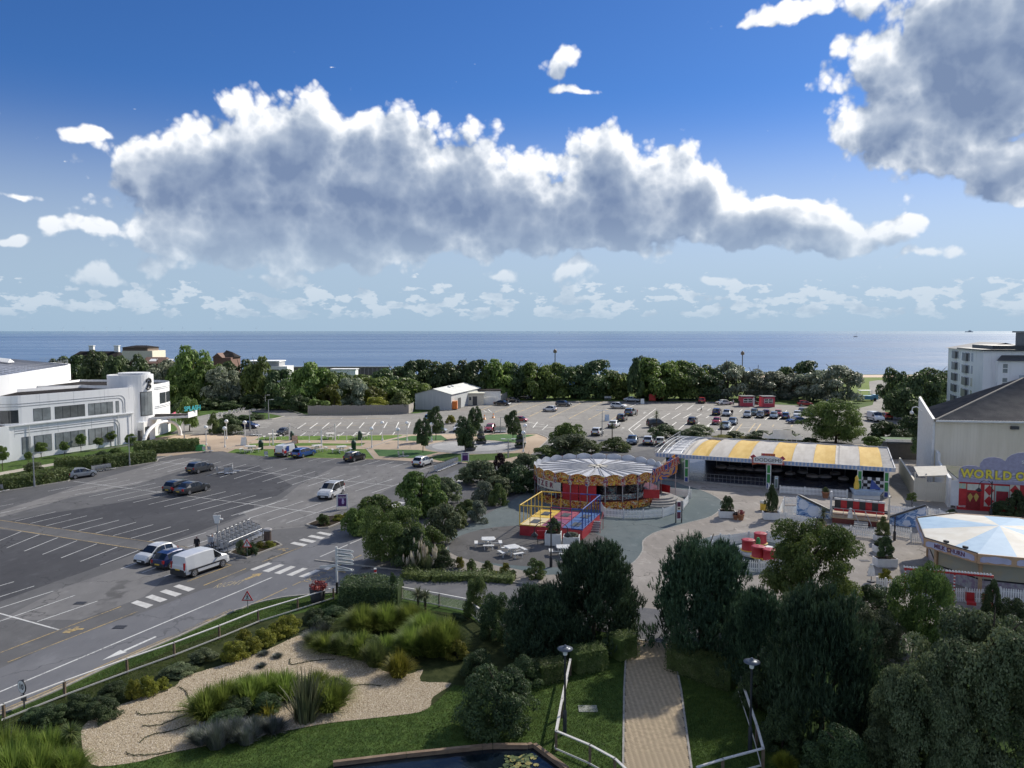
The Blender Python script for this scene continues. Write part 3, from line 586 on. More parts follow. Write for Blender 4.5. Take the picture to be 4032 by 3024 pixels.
def hedge_mesh(line,width,h,kind,dens,leaf,seed=3,rough=.12):
 """clipped hedge: leaf skin over a boxy run with a rounded top"""
 global rng;rng=np.random.default_rng(seed);L_=[];
 for a,c in zip(line,line[1:]):
  l=math.hypot(c[0]-a[0],c[1]-a[1]);per=width+2*h;n=int(l*per*dens)
  s=rng.uniform(0,1,n);q=rng.uniform(0,per,n);dx,dy=(c[0]-a[0])/l,(c[1]-a[1])/l
  lat=np.where(q<h,-width/2,np.where(q<h+width,q-h-width/2,width/2));zz=np.where(q<h,q,np.where(q<h+width,h,per-q))
  e=np.clip((np.abs(lat)/(width/2))**3*(zz/h)**3,0,1)*.12*min(h,width)
  bump=(np.sin(s*l*1.7+q)+np.sin(s*l*.6+1.3))*rough*.35+rng.normal(size=n)*rough*.35
  X=a[0]+dx*s*l-dy*(lat*(1+bump/width)-np.sign(lat)*e);Y=a[1]+dy*s*l+dx*(lat*(1+bump/width)-np.sign(lat)*e);Z=np.maximum(.02,zz-e+bump*(zz/h))
  nx=np.stack([-dy*np.sign(lat)*(q!=0),dx*np.sign(lat),np.zeros(n)],1);side=(q<h)|(q>h+width)
  nn=np.where(side[:,None],nx,np.array([[0,0,1.]]))+rng.normal(size=(n,3))*.5+np.array([0,0,.25]);nn/=np.linalg.norm(nn,axis=1,keepdims=True)
  L_.append((np.stack([X,Y,Z],1),nn))
 P=np.concatenate([x for x,_ in L_]);nn=np.concatenate([y for _,y in L_])
 V,Fc=leaves(P,nn,leaf);return npmesh('foliage',V,Fc,LF[kind])
def hedge(pts,width,h,kind,label,dens=55,leaf=.12,cat='hedge',group=None,px=True,seed=3,rough=.14):
 line=GL(pts)if px else pts;o=line[0];loc=[(p[0]-o[0],p[1]-o[1])for p in line]
 t=thing('hedge',label,cat,(*o,0),0,group)
 put('foliage',hedge_mesh(loc,width,h,kind,dens,leaf,seed,rough),t)
 mb=MB()
 for a,c in zip(loc,loc[1:]):
  l=math.hypot(c[0]-a[0],c[1]-a[1]);mb.box(-.0,l,-width*.36,width*.36,0,h*.86,0,math.atan2(c[1]-a[1],c[0]-a[0]),(a[0],a[1],0))
 mb.build('branches',LF[kind],t);return t
 # --- trees behind the splash building and the far row, left to right
T=plant;FR='trees in the row behind the far car parks'
for i,(u,w,vt,v)in enumerate(((285,165,1402,1560),(395,180,1378,1562),(520,160,1392,1566),(235,120,1412,1556),(460,120,1400,1570))):
 T('dark',u,v,w,vt,('dark evergreen directly above the round hall roof','tallest dark evergreen left of the cream rooftop house','dark evergreen just below the cream rooftop house','leftmost dark evergreen, touching the hall roof rail','dark evergreen filling the gap behind the drum tower')[i],'evergreen_tree','tree','evergreens behind the white building')
for row_ in(
('silver',640,1585,130,1412,'silver-leaved tree right of the drum tower with the emblem'),('broad',762,1588,135,1366,'tall green tree in front of the brown gabled house'),
('broad',830,1592,110,1425,'green tree just right of the tall tree by the gabled house'),('silver',880,1598,130,1438,'broad silver tree between the tall green tree and the round dark one'),
('dark',945,1580,130,1412,'round dark tree left of the narrow poplar'),('poplar',1013,1596,105,1408,'narrow upright poplar in front of the low grey flats'),
('broad',700,1596,110,1470,'low green tree beside the globe lamps at the cafe'),('dark',1105,1598,120,1458,'dark mixed tree between the two upright poplars'),
('poplar',1228,1606,140,1426,'large upright poplar left of the wooden fence'),('broad',1320,1604,95,1470,'green tree right of the large poplar'),
('silver',1385,1606,115,1488,'pale silver tree behind the middle of the wooden fence'),('yellow',1300,1612,100,1512,'yellow-green bushy tree in front of the large poplar'),
('dark',1350,1596,140,1462,'dark tree in front of the sea wall'),('broad',1450,1590,170,1478,'spreading green tree right below the sea wall'),
('yellow',1475,1606,90,1522,'small yellowish tree behind the right end of the wooden fence'),('broad',1585,1594,150,1492,'rounded green tree left of the grey shed'),
('dark',1560,1578,150,1440,'dark tree at the left end of the tall far row'),('dark',1640,1572,140,1420,'dark tree above the grey shed roof'),
('dark',1725,1572,140,1418,'dark tree above the right end of the grey shed'),('dark',1800,1572,130,1416,'dark tree above the small cream annexe'),
('dark',1880,1572,120,1420,'dark tree above the storage yard'),('broad',1960,1572,120,1417,'green tree above the black coupe at the yard'),
('dark',2030,1570,110,1424,'dark tree above the black people carrier'),('broad',2110,1572,120,1430,'lighter green tree above the boom lift'),
('broad',2185,1570,110,1432,'green tree right of the boom lift, beside the promenade lamp'),('dark',2265,1568,120,1436,'dark tree between the promenade lamp and the big round tree'),
('dark',2350,1568,160,1421,'big round dark tree behind the white fleet bays'),('broad',2425,1570,100,1462,'low tree left of the lone pine'),
('broad',2585,1574,165,1413,'broad pale-topped tree right of the lone pine'),('dark',2550,1566,90,1400,'dark tuft-topped tree peeping over behind the lone pine'),
('broad',2680,1572,150,1424,'green tree above the orange sign board'),('dark',2765,1572,140,1434,'dark tree above the red off-roader'),
('silver',2865,1572,135,1420,'tall silver tree above the white saloon in the far shade'),('silver',2960,1572,130,1450,'silver tree above the left red hut'),
('silver',3045,1572,130,1462,'silver tree above the right red hut'),('silver',3120,1572,120,1468,'low silver tree right of the right red hut'),
('dark',3175,1556,150,1424,'dark tree standing behind the silver trees at the shore'),('silver',3200,1578,130,1455,'silver tree above the small red hatchback'),
('silver',3295,1584,160,1438,'last silver tree at the right end of the far row')):
 T(*row_[:3],row_[3]*1.38,*row_[4:],group=FR,tf=.0)
pt=thing('pine_tree','lone pine with layered branches standing in the far row','tree',(*G(2500,1580),0));gp=G(2500,1580);hp=HT(gp,1421)
put('crown',CRN['conifer'][0],pt,(0,0,hp*.12),0,(gp[1]*42/FPX,gp[1]*42/FPX,hp*.88));put('trunk',TRUNK[0],pt,(0,0,0),0,(2,2,hp))
for row_ in(('shrub',1255,1622,130,1572,'low green bush at the left end of the wooden fence'),('gold',1480,1622,110,1557,'yellow-green bush leaning over the wooden fence'),('hshrub',1575,1624,115,1546,'green rounded bush between the fence and the grey shed'),
('gold',1775,1668,50,1632,'small yellow bush on the far car park island'),('yellow',1318,1618,60,1530,'bush with yellow blossom behind the wooden fence'),
('dshrub',1100,1612,130,1560,'dark understorey bush left of the fence corner'),('dshrub',1180,1618,110,1555,'dark bush touching the fence corner'),('dshrub',1000,1606,140,1550,'dark bush behind the pair of slim street lights'),('dshrub',860,1606,150,1560,'dark bush behind the crazy-golf flags'),('dshrub',730,1620,120,1570,'dark bush behind the cafe terrace')):
 T(*row_)
 # --- right-hand trees by the road, the apartment block and the hall
for row_ in(('dark',3525,1625,130,1445,'dark tree left of the white apartment block beside the shore road'),('dark',3625,1640,190,1452,'big dark tree in front of the white apartment block'),('dark',3560,1655,150,1530,'dark tree hanging over the red car on the shore road'),('dark',3690,1575,170,1446,'dark clipped tree belt beside the apartment block')):
 T(*row_,tf=.06)
for row_ in(('nbroad',3290,1748,245,1577,'big rounded green tree behind the right end of the dodgems'),):
 T(*row_,tf=.04)
for row_ in(('dshrub',3480,1742,140,1656,'dark bush behind the dodgems beside the shore road'),('dshrub',3590,1750,170,1634,'dark bush against the cream hall gable'),('dshrub',3540,1765,120,1690,'dark low bush above the green canopy shelter'),('shrub',3430,1765,110,1715,'low green bush just behind the dodgems roof end'),
('hshrub',3190,1748,90,1722,'bright clipped bush behind the dodgems cresting'),('dshrub',3090,1738,150,1690,'dark bush behind the white cresting panel'),('dshrub',2995,1732,130,1695,'dark bush left of the white cresting panel'),('oshrub',2760,1722,140,1672,'grey-green bush in front of the small red car'),('dshrub',2610,1722,150,1668,'dark bush hiding the black van'),('gold',2850,1728,110,1712,'yellow low bush along the back of the dodgems'),('gold',2940,1730,90,1716,'second yellow low bush along the back of the dodgems'),('oshrub',2890,1725,90,1696,'small grey bush below the silver-green car'),('dshrub',2720,1735,120,1690,'dark bush right of the black van')):
 T(*row_)
 # --- shrubbery between the near car park and the waltzer
for row_ in(
('broad',2240,1765,150,1665,'tall leafy shrub beside the white hatchback leaving the far car park'),('oshrub',2230,1790,230,1705,'grey-green shrub with pampas plumes above the waltzer roof'),('hshrub',2420,1775,130,1722,'yellow-green hedge bush beside the blue saloon'),('hshrub',2330,1785,110,1735,'yellow-green bush left of the clipped hedge'),('shrub',2150,1800,130,1755,'small shrub below the zebra bars by the plaza'),
('purple',1965,1860,70,1778,'dark purple shrub beside the twin-head lamp'),('oshrub',1890,1905,210,1808,'grey-green shrub below the plaza lawn corner'),('oshrub',2080,1870,170,1780,'grey shrub touching the waltzer from the left'),('dshrub',2010,1905,150,1815,'dark shrub below the purple one'),('dshrub',2060,1935,170,1835,'dark clipped shrub against the waltzer'),('oshrub',1960,1950,150,1872,'soft grey-green shrub left of the waltzer'),('sshrub',1905,1985,120,1895,'silver clipped dome left of the waltzer'),('hshrub',1965,1990,90,1905,'green clipped dome right of the silver dome'),('hshrub',1840,2030,120,1965,'clipped green dome at the edge of the teal path'),('hshrub',1805,2075,100,2000,'small clipped dome at the lowest end of the shrub border'),('sshrub',1880,2055,110,1965,'variegated clipped dome at the teal path edge'),
('broad',1660,2030,215,1862,'yellow-green tree beside the zebra crossing to the plaza'),('oshrub',1760,1990,170,1880,'loose grey shrub right of the yellow-green tree'),('oshrub',1740,2130,190,1980,'feathery grey-green shrub above the pampas grass'),('broad',1480,2080,190,1955,'leafy shrub beside the purple parking sign island'),('nbroad',1545,2210,270,2000,'big dark leafy tree at the road junction'),('dshrub',1620,2230,180,2070,'dark shrub behind the pampas grass at the junction'),('dshrub',1745,2235,110,2165,'dark low shrub left of the picnic tables'),('broad',1400,2110,110,2000,'small sprawling shrub at the tip of the sign island'),('shrub',1700,2170,130,2075,'green shrub between feathery shrub and tables')):
 T(*row_,tf=.0)
 # ---------------------------------------------------------------- building helpers and materials
WHITE=mat('render_white',(.68,.69,.695),.55,(.83,.84,.85),.5,.05,3,stretch=(2.2,2.2,.22),detail=6,lo=.22,hi=.5);WHITE2=mat('render_off_white',(.60,.61,.62),.6,(.70,.71,.71),.5)  # second white is slightly greyer, for ledges, trims and small walls
CREAM=mat('cream_cladding',(.70,.64,.50),.6,(.80,.74,.60),.7,stretch=(1,1,.12));CREAM2=mat('cream_paint',(.62,.57,.46),.6,(.68,.63,.52),2)
PWHITE=mat('white_paint',(.70,.70,.67),.5,(.78,.78,.75),2);ROOFD=mat('roof_felt',(.018,.017,.018),.9,(.034,.031,.031),.4,.3,10,spec=.03)
METR=mat('metal_roof',(.27,.28,.31),.38,(.36,.37,.40),.25,metal=.35);GALV=mat('galvanised',(.35,.36,.37),.4,(.45,.46,.47),4,metal=.6)
GROOVE=mat('groove_grey',(.25,.26,.28),.6);BLACKM=mat('black_metal',(.018,.018,.02),.4);DGREY=mat('dark_grey',(.05,.052,.056),.5)
def glassmat(name,col,rough=.08):
 m=mat(name,col,rough,tuple(c*1.5 for c in col),.6,spec=.8);return m
GLASS=glassmat('window_glass',(.035,.042,.048));GLASSB=glassmat('window_blind',(.17,.19,.20),.25);CARGLASS=glassmat('car_glass',(.012,.014,.016),.05)
BRICKR=mat('brick_red',(.13,.07,.055),.8,(.17,.095,.075),3);TILE=mat('roof_tile',(.10,.055,.042),.8,(.14,.08,.06),2);TIMBER=mat('grey_timber',(.24,.22,.20),.85,(.34,.31,.28),1.2,.3,stretch=(6,6,.6))
RED=mat('red_paint',(.42,.018,.022),.45,(.50,.03,.035),1.5);REDV=mat('red_vinyl',(.36,.022,.035),.5,(.45,.035,.05),.8);YEL=mat('yellow_paint',(.72,.46,.05),.45,(.78,.55,.10),2);BLUE=mat('blue_paint',(.025,.06,.26),.4,(.04,.09,.32),2);GREENP=mat('green_paint',(.03,.22,.05),.45,(.04,.28,.07),2)
def frame(name,label,cat,a,c,group=None):return thing(name,label,cat,(a[0],a[1],0),math.atan2(c[1]-a[1],c[0]-a[0]),group)
class WallF:  # a wall plane of a thing: photo crop coordinates -> metres along / height
 def __init__(s,root,a,c,off=0.):s.r=root;s.a=a;s.c=c
 def h(s,f,x,y):return hit(*f(x,y),s.a,s.c)
 def board(s,name,f,pts,y0,y1,m,parent=None,world=False):
  q=pts if world else[s.h(f,*p)for p in pts];return poly_y(q,y0,y1).build(name,m,parent or s.r)
def poly_y(q,y0,y1,mb=None,mi=0):  # polygon in x-z extruded along y (y0 front)
 mb=mb or MB();n=len(q);ar=sum(q[i][0]*q[(i+1)%n][1]-q[(i+1)%n][0]*q[i][1]for i in range(n))
 if ar<0:q=q[::-1]
 mb.add([(x,y0,z)for x,z in q],[tuple(t)if _ccw([q[i]for i in t])else tuple(t)[::-1]for t in tessellate_polygon([[Vector((x,z,0))for x,z in q]])],mi)
 mb.add([(x,y1,z)for x,z in q],[tuple(t)[::-1]if _ccw([q[i]for i in t])else tuple(t)for t in tessellate_polygon([[Vector((x,z,0))for x,z in q]])],mi)
 vs=[(x,y0,z)for x,z in q]+[(x,y1,z)for x,z in q]
 mb.add(vs,[(i,n+i,n+(i+1)%n,(i+1)%n)for i in range(n)],mi);return mb
def _ccw(t):return(t[1][0]-t[0][0])*(t[2][1]-t[0][1])-(t[1][1]-t[0][1])*(t[2][0]-t[0][0])>0
def window(parent,x0,x1,z0,z1,y=0.,m=None,fm=None,fw=.07,cols=1,rows=1,blind=0.):
 m=m or GLASS;fm=fm or DGREY
 w=MB().box(x0,x1,y-.02,y+.12,z0,z1).build('window',fm,parent);dx=(x1-x0)/cols;dz=(z1-z0)/rows
 for i in range(cols):
  for j in range(rows):MB().box(x0+i*dx+fw/2,x0+(i+1)*dx-fw/2,y-.035,y-.02,z0+j*dz+fw/2,z0+(j+1)*dz-fw/2).build('pane',m,w)
 return w
def wtext(t,parent,x,y,z,size,m,width=1.,depth=.02,bold=0.,shear=0.,rot=0.,name='lettering'):
 o=put(name,text_mesh(t,size,m,depth,name,shear,width,bold),parent,(x,y,z));o.rotation_euler=(R(90),rot,0);return o
def rail(mb,pts,h=1.,step=1.6,r=.025,mi=0):
 for a,c in zip(pts,pts[1:]):
  a,c=Vector(a),Vector(c);n=max(1,int((c-a).length/step))
  for k in range(n+1):p=a.lerp(c,k/n);mb.tube(p,p+Vector((0,0,h)),r,r,5,mi,False)
  for zz in(h,h*.5):mb.tube(a+Vector((0,0,zz)),c+Vector((0,0,zz)),r,r,5,mi,False)
 return mb
 # ---------------------------------------------------------------- white art-deco building with the round tower
a,c=G(*A(60,1150)),G(*A(1140,987));l=math.dist(a,c);c=tuple(a[i]+(c[i]-a[i])/l*22.5 for i in(0,1))
wb=frame('leisure_building','long white art-deco building with ribbon windows, drum tower and rounded corners','building',a,c)
wf=WallF(wb,a,c)
arc=lambda cx,cy,r,t0,t1,n:[(cx+r*math.cos(R(t0+(t1-t0)*k/n)),cy+r*math.sin(R(t0+(t1-t0)*k/n)))for k in range(n+1)]
up=arc(2.6,2.6,2.6,180,270,8)+[(22.5,0),(22.5,14),(0,14)]
MB().prism(up,5.45,10.0,top=False).build('upper_wall',WHITE,wb)
MB().prism([(0.4,.12),(22.5,.12),(22.5,14),(0.4,14)],0,5.45).build('lower_wall',WHITE,wb)
MB().prism([(-45,-.25),(.4,-.25),(.4,14),(-45,14)],0,5.5,0).build('side_wing',WHITE,wb)
MB().prism([(-44.6,.15),(.1,.15),(.1,2.6),(-44.6,2.6)],5.5,5.56).build('roof',ROOFD,wb)
par=MB();inn=arc(2.6,2.6,2.25,180,270,8)+[(22.2,.35),(22.2,13.6),(.35,13.6)]
for k in range(9):
 k2=(k+1)%len(up);par.quad((*up[k],10.002),(*up[k2],10.002),(*inn[k2],10.002),(*inn[k],10.002));par.quad((*inn[k],10.002),(*inn[k2],10.002),(*inn[k2],9.4),(*inn[k],9.4))
par.build('parapet',WHITE,wb);MB().sheet(inn,9.45).build('roof',ROOFD,wb)
MB().box(.4,22.5,-.14,.1,5.32,5.5).build('ledge',WHITE2,wb)
S=lambda x,y:wf.h(A,x,y)[0]
for x0,x1,n in((195,270,1),(303,455,2),(487,750,4),(778,995,4)):window(wb,S(x0,990),S(x1,960),.85,3.5,.10,GLASSB,GLASS,.1,n)
for x0,x1,n in((290,440,2),(478,740,4),(770,985,4),(1010,1038,1)):window(wb,S(x0,730),S(x1,690),5.8,7.8,0,GLASSB if n!=4 or x0>700 else glassmat('glass_mid',(.09,.10,.105),.15),GLASS,.1,n)
window(wb,.9,2.5,5.8,7.8,.55,GLASS,DGREY,.1,2).rotation_euler=(0,0,0)
cw=MB()
for k in range(2,7):
 p,q=up[k],up[k+1];cw.quad((p[0]-.02,p[1]-.03,5.8),(q[0]-.02,q[1]-.03,5.8),(q[0]-.02,q[1]-.03,7.8),(p[0]-.02,p[1]-.03,7.8))
cw.build('curved_window',GLASS,wb)
for z0,x0,dz in((8.35,20.35,0),(8.75,20.75,0),(4.2,19.2,0),(4.6,19.6,0)):  # streamlined grooves that turn down at the right end
 lowz=5.62 if z0>6 else .1;r=1.1;st=(2.6 if z0>6 else 1.5)
 pts=[(st,-.02,z0)]+[(x0-r+r*math.sin(R(t)),-.02,z0-r+r*math.cos(R(t)))for t in range(0,91,15)]+[(x0,-.02,lowz)]
 pts=[(p[0],p[1]if z0>6 else p[1]+.12,p[2])for p in pts]
 mb=MB();mb.path(pts,.045,4);mb.build('groove',GROOVE,wb)
for z in(8.35,8.75):
 mb=MB();mb.path([(p[0]-.015,p[1]-.02,z)for p in up[:9]],.045,4);mb.build('groove',GROOVE,wb)
for x in(5.5,11.2,16.8,21.6):MB().box(x-.012,x+.012,-.006,.01,8.0,9.98).build('panel_joint',GROOVE,wb)
for x in(1.4,8.4,14.3,21.2):MB().box(x-.012,x+.012,.108,.13,3.6,5.3).build('panel_joint',GROOVE,wb)
for x in(3.6,19.2,21.9):MB().tube((x,-.09 if x>20 else-.06,0),(x,-.09 if x>20 else-.06,5.3),.06).build('downpipe',WHITE2,wb)
# tower and right wing in world coordinates, hung on the same building
inv=wb.matrix_basis.inverted()
def wpart(name,mb,m):
 o=mb.build(name,m);o.parent=wb;o.matrix_parent_inverse=(Matrix.Translation(wb.location)@Matrix.Rotation(wb.rotation_euler.z,4,'Z')).inverted();return o
tc_=(-70.2,141.2);tw=arc(tc_[0],tc_[1],3.85,0,360,40)[:-1]
wpart('drum_tower',MB().prism(tw,0,12.0,top=False),WHITE)
ti=arc(tc_[0],tc_[1],3.5,0,360,40)[:-1];mb=MB()
for k in range(40):k2=(k+1)%40;mb.quad((*tw[k],12.0),(*tw[k2],12.0),(*ti[k2],12.0),(*ti[k],12.0));mb.quad((*ti[k],12),(*ti[k2],12),(*ti[k2],11.5),(*ti[k],11.5))
wpart('parapet',mb,WHITE);wpart('roof',MB().sheet(ti,11.5),ROOFD)
wpart('tower_cap',MB().prism(arc(tc_[0]+.6,tc_[1]+.3,2.7,0,360,32)[:-1],11.4,12.35),WHITE2)
def tower_pt(u,v,r=3.88):  # photo pixel on the tower drum
 x,y,w=ray(u,v);A_=x*x+y*y;B_=-2*(x*tc_[0]+y*tc_[1]);C_=tc_[0]**2+tc_[1]**2-r*r;t=(-B_-math.sqrt(max(0,B_*B_-4*A_*C_)))/(2*A_)
 return math.degrees(math.atan2(y*t-tc_[1],x*t-tc_[0])),HC+w*t
t0,zt=tower_pt(*A(1225,545));t1,_=tower_pt(*A(1322,545));_,zb=tower_pt(*A(1228,745))
for k in range(4):
 s0=t0+(t1-t0)*(k+.04)/4;s1=t0+(t1-t0)*(k+.96)/4;p=arc(tc_[0],tc_[1],3.9,s0,s1,2);mb=MB()
 for q in range(2):mb.quad((*p[q],zb),(*p[q+1],zb),(*p[q+1],zt),(*p[q],zt))
 wpart('tower_window',mb,GLASSB)
p=arc(tc_[0],tc_[1],3.87,t0-2,t1+2,8);mb=MB()
for q in range(8):mb.quad((*p[q],zb-.12),(*p[q+1],zb-.12),(*p[q+1],zt+.12),(*p[q],zt+.12))
wpart('window_surround',mb,DGREY)
mb=MB();em=[tower_pt(*A(*q),4.0)for q in((1278,455),(1282,432),(1298,420),(1314,428),(1318,450),(1308,466),(1292,474))]  # emblem: a looped letter
em2=[tower_pt(*A(*q),4.0)for q in((1300,440),(1296,470),(1286,500),(1278,515))];em3=[tower_pt(*A(*q),4.0)for q in((1300,474),(1314,480),(1314,500),(1300,512),(1284,512))]
for e in(em,em2,em3):mb.path([(tc_[0]+3.93*math.cos(R(t)),tc_[1]+3.93*math.sin(R(t)),z)for t,z in e],.15,6)
wpart('emblem',mb,BLACKM)
wpart('rear_block',MB().prism([(-80,121),(-70.5,138),(-74,146),(-74,158),(-77,164),(-104,167),(-112,150),(-104,121)],0,9.47,1,bot=False,mside=0),[WHITE,ROOFD])
rw=[(-70.5,142.5),(-68.2,144.2)]+[(-67.9,147.5),(-68.0,150.5),(-68.5,153.3),(-69.6,155.8),(-71.2,157.6),(-73.5,158.8)]+[(-90,160),(-90,142.5)]
wpart('right_wing',MB().prism(rw,0,9.9,top=False),WHITE);wpart('roof',MB().sheet(offset_line(rw,.3),9.4),ROOFD)
ro=offset_line(rw[1:8],-.06)
def strip(z0,z1,m,name,o=ro,e=0.):
 mb=MB()
 for k in range(len(o)-1):mb.quad((*o[k],z0),(*o[k+1],z0),(*o[k+1],z1),(*o[k],z1))
 return wpart(name,mb,m)
for k in range(1,5):
 p,q=lerp(ro[k],ro[k+1],.06),lerp(ro[k],ro[k+1],.94);wpart('window',MB().quad((*p,6.0),(*q,6.0),(*q,8.1),(*p,8.1)),GLASS)
for z in(5.3,5.6,8.9,9.2):wpart('groove',MB().path([(*p,z)for p in ro],.04,4),GROOVE)
for k in(2,3):p,q=lerp(ro[k],ro[k+1],.1),lerp(ro[k],ro[k+1],.9);wpart('shop_window',MB().quad((*p,1.6),(*q,1.6),(*q,3.0),(*p,3.0)),glassmat('shop_glass',(.08,.04,.04)))
g=G(*A(1235,950));wpart('entrance',MB().box(-67.9,-66.6,138.2,141.2,0,3.5),WHITE2);wpart('entrance_door',MB().box(-66.58,-66.5,138.7,140.6,.05,2.6),GLASS);wpart('door',MB().box(-66.9,-66.4,136.5,137.2,0,2.2),DGREY)
wpart('canopy',MB().add([(-69,138.5,3.75),(-60.9,143.6,3.75),(-60.9,147.6,3.75),(-69,147,3.75),(-69,138.5,4.15),(-60.9,143.6,4.1),(-60.9,147.6,4.1),(-69,147,4.15)],[(3,2,1,0),(4,5,6,7),(0,1,5,4),(1,2,6,5),(2,3,7,6),(3,0,4,7)]),WHITE2)
wpart('canopy_fascia',MB().prism([(-60.85,143.6),(-60.75,143.6),(-60.75,147.7),(-60.85,147.7)],3.7,4.75),WHITE);wpart('canopy_roof',MB().add([(-68.5,139.3,4.17),(-61.4,143.7,4.13),(-61.4,147.2,4.13),(-68.5,146.5,4.17)],[(0,1,2,3)]),ROOFD)
o=put('lettering',text_mesh('SPLASH',1.25,mat('turquoise_sign',(.05,.42,.46),.4),.06,bold=.01),None,(-60.8,145.65,5.3));o.rotation_euler=(R(90),0,R(68));o.parent=wb;o.matrix_parent_inverse=(Matrix.Translation(wb.location)@Matrix.Rotation(wb.rotation_euler.z,4,'Z')).inverted()
# the white arch over the entrance
a,c=G(*A(1252,1008)),G(*A(1570,915));ar=thing('entrance_arch','slender white arch leaping over the paved entrance of the white building','arch',((a[0]+c[0])/2,(a[1]+c[1])/2,0),math.atan2(c[1]-a[1],c[0]-a[0]));hl=math.dist(a,c)/2
ah=HT(((a[0]+c[0])/2,(a[1]+c[1])/2),A(0,800)[1]);mb=MB();pts=[(-hl*math.cos(R(t)),0,ah*math.sin(R(t))**.9)for t in range(0,181,9)]
for k in range(20):mb.tube(pts[k],pts[k+1],.26+.1*abs(k-10)/10,.26+.1*abs(k-9)/10,10,0,False)
mb.build('arch_rib',WHITE,ar);MB().box(-hl-.4,-hl+.4,-.4,.4,0,.12).build('foot',WHITE2,ar);MB().box(hl-.4,hl+.4,-.4,.4,0,.12).build('foot',WHITE2,ar)
# ---------------------------------------------------------------- hall with the round metal roof
hp_=smooth_line([(-72,92),(-78,108),(-83.5,126),(-89,145),(-92.5,157),(-95.5,166),(-101,174),(-110,180),(-125,184),(-170,186),(-170,92)],3,True)
hall=thing('round_hall','large white hall with curved wall and grey metal roof behind the building','building',(-115,140,0));off=lambda pts:[(x+115,y-140)for x,y in pts]
hl_=off(hp_);MB().prism(hl_,0,12.7,top=False,bot=False).build('wall',WHITE,hall)
h2=[(x*.985,y*.985)for x,y in hl_];h3=[(x*.45-8,y*.5+6)for x,y in hl_];mb=MB();n=len(hl_)
for k in range(n):k2=(k+1)%n;mb.quad((*hl_[k],12.7),(*hl_[k2],12.7),(*h2[k2],12.7),(*h2[k],12.7))
mb.build('parapet',WHITE,hall)
mb=MB()
for k in range(n):k2=(k+1)%n;mb.quad((*h2[k],12.55),(*h2[k2],12.55),(*h3[k2],15.0),(*h3[k],15.0))
mb.sheet(h3,15.0);mb.build('roof',METR,hall)
SEAM=MB().box(-.5,.5,-.03,.03,0,.07).mesh('seam',METR)
for k in range(n):
 p,q=(*h2[k],12.55),(*h3[k],15.0)
 for t in(0,.5):
  P,Q=lerp(p,(*h2[(k+1)%n],12.55),t),lerp(q,(*h3[(k+1)%n],15.),t);d=Vector(Q)-Vector(P)
  if P[0]>5:o=put('roof_seam',SEAM,hall,tuple((Vector(P)+Vector(Q))/2),0,(d.length,1.6,1));o.rotation_euler=(0,-math.asin(d.z/d.length),math.atan2(d.y,d.x))
for(x,y)in((18,-14),(20,-2),(14,12)):MB().add([(x-2,y-1,14.3),(x+2,y-1,13.8),(x+2,y+1,13.8),(x-2,y+1,14.3),(x-1.8,y,14.9),(x+1.8,y,14.5)],[(0,1,5,4),(2,3,4,5),(1,2,5),(3,0,4)]).build('rooflight',WHITE2,hall)
mb=MB();rail(mb,[(*p,12.7)for p in h2[3:22]],1.0,1.5,.022);rail(mb,[(*p,15.)for p in h3[8:26]],1.0,2.0,.022);mb.build('guard_rail',GALV,hall)
# ---------------------------------------------------------------- houses and the sea wall behind the trees
a,c=AT(*A(1062,240),262),AT(*A(1328,240),262);h=thing('cream_house','cream flat-fronted house with dark hipped roof rising behind the evergreens','house',(a[0],262,0));w_=c[0]-a[0];z0=AT(*A(0,180),262)[2];z1=AT(*A(0,152),262)[2];z2=AT(*A(0,134),262)[2]
MB().box(0,w_,0,10,0,z0).build('wall',CREAM2,h);MB().box(0,w_*.82,.6,9,z0+.02,z1).build('top_storey',mat('brown_cladding',(.12,.09,.07),.7),h)
MB().add([(-.5,0,z1+.02),(w_*.86,0,z1+.02),(w_*.86,9.6,z1+.02),(-.5,9.6,z1+.02),(w_*.25,4.8,z2),(w_*.6,4.8,z2)],[(0,1,5,4),(1,2,5),(2,3,4,5),(3,0,4)]).build('roof',ROOFD,h);window(h,w_*.58,w_*.66,z0-3.4,z0-2.4,0,GLASS,WHITE2);
a=AT(*A(1220,270),240);c=AT(*A(1415,270),240);h=thing('tiled_house','low house with red-brown tiled roof and skylights below the cream house','house',(a[0],240,0));w_=c[0]-a[0];z0=AT(*A(0,290),240)[2];z1=AT(*A(0,238),240)[2]
MB().box(0,w_,0,8,0,z0).build('wall',BRICKR,h);MB().add([(-.4,-.4,z0),(w_+.4,-.4,z0),(w_+.4,8.4,z0),(-.4,8.4,z0),(.3,4,z1),(w_-.3,4,z1)],[(0,1,5,4),(1,2,5),(2,3,4,5),(3,0,4)]).build('roof',TILE,h)
for x in(-.0,5.2):MB().add([(x+2.2,1.1,z0+(z1-z0)*.36),(x+4.4,1.1,z0+(z1-z0)*.36),(x+4.4,2.6,z0+(z1-z0)*.73),(x+2.2,2.6,z0+(z1-z0)*.73)],[(0,1,2,3)]).build('skylight',WHITE2,h)
a=AT(*A(620,210),275);c=AT(*A(1010,210),275);h=thing('long_roof_house','long low roof with two chimneys showing over the evergreens','house',(a[0],275,0));w_=c[0]-a[0];z1=AT(*A(0,186),275)[2]
MB().box(0,w_,0,8,0,z1-2).build('wall',CREAM2,h);rf=MB().add([(-.4,-.4,z1-2),(w_+.4,-.4,z1-2),(w_+.4,8.4,z1-2),(-.4,8.4,z1-2),(1,4,z1),(w_-1,4,z1)],[(0,1,5,4),(1,2,5),(2,3,4,5),(3,0,4)]).build('roof',ROOFD,h)
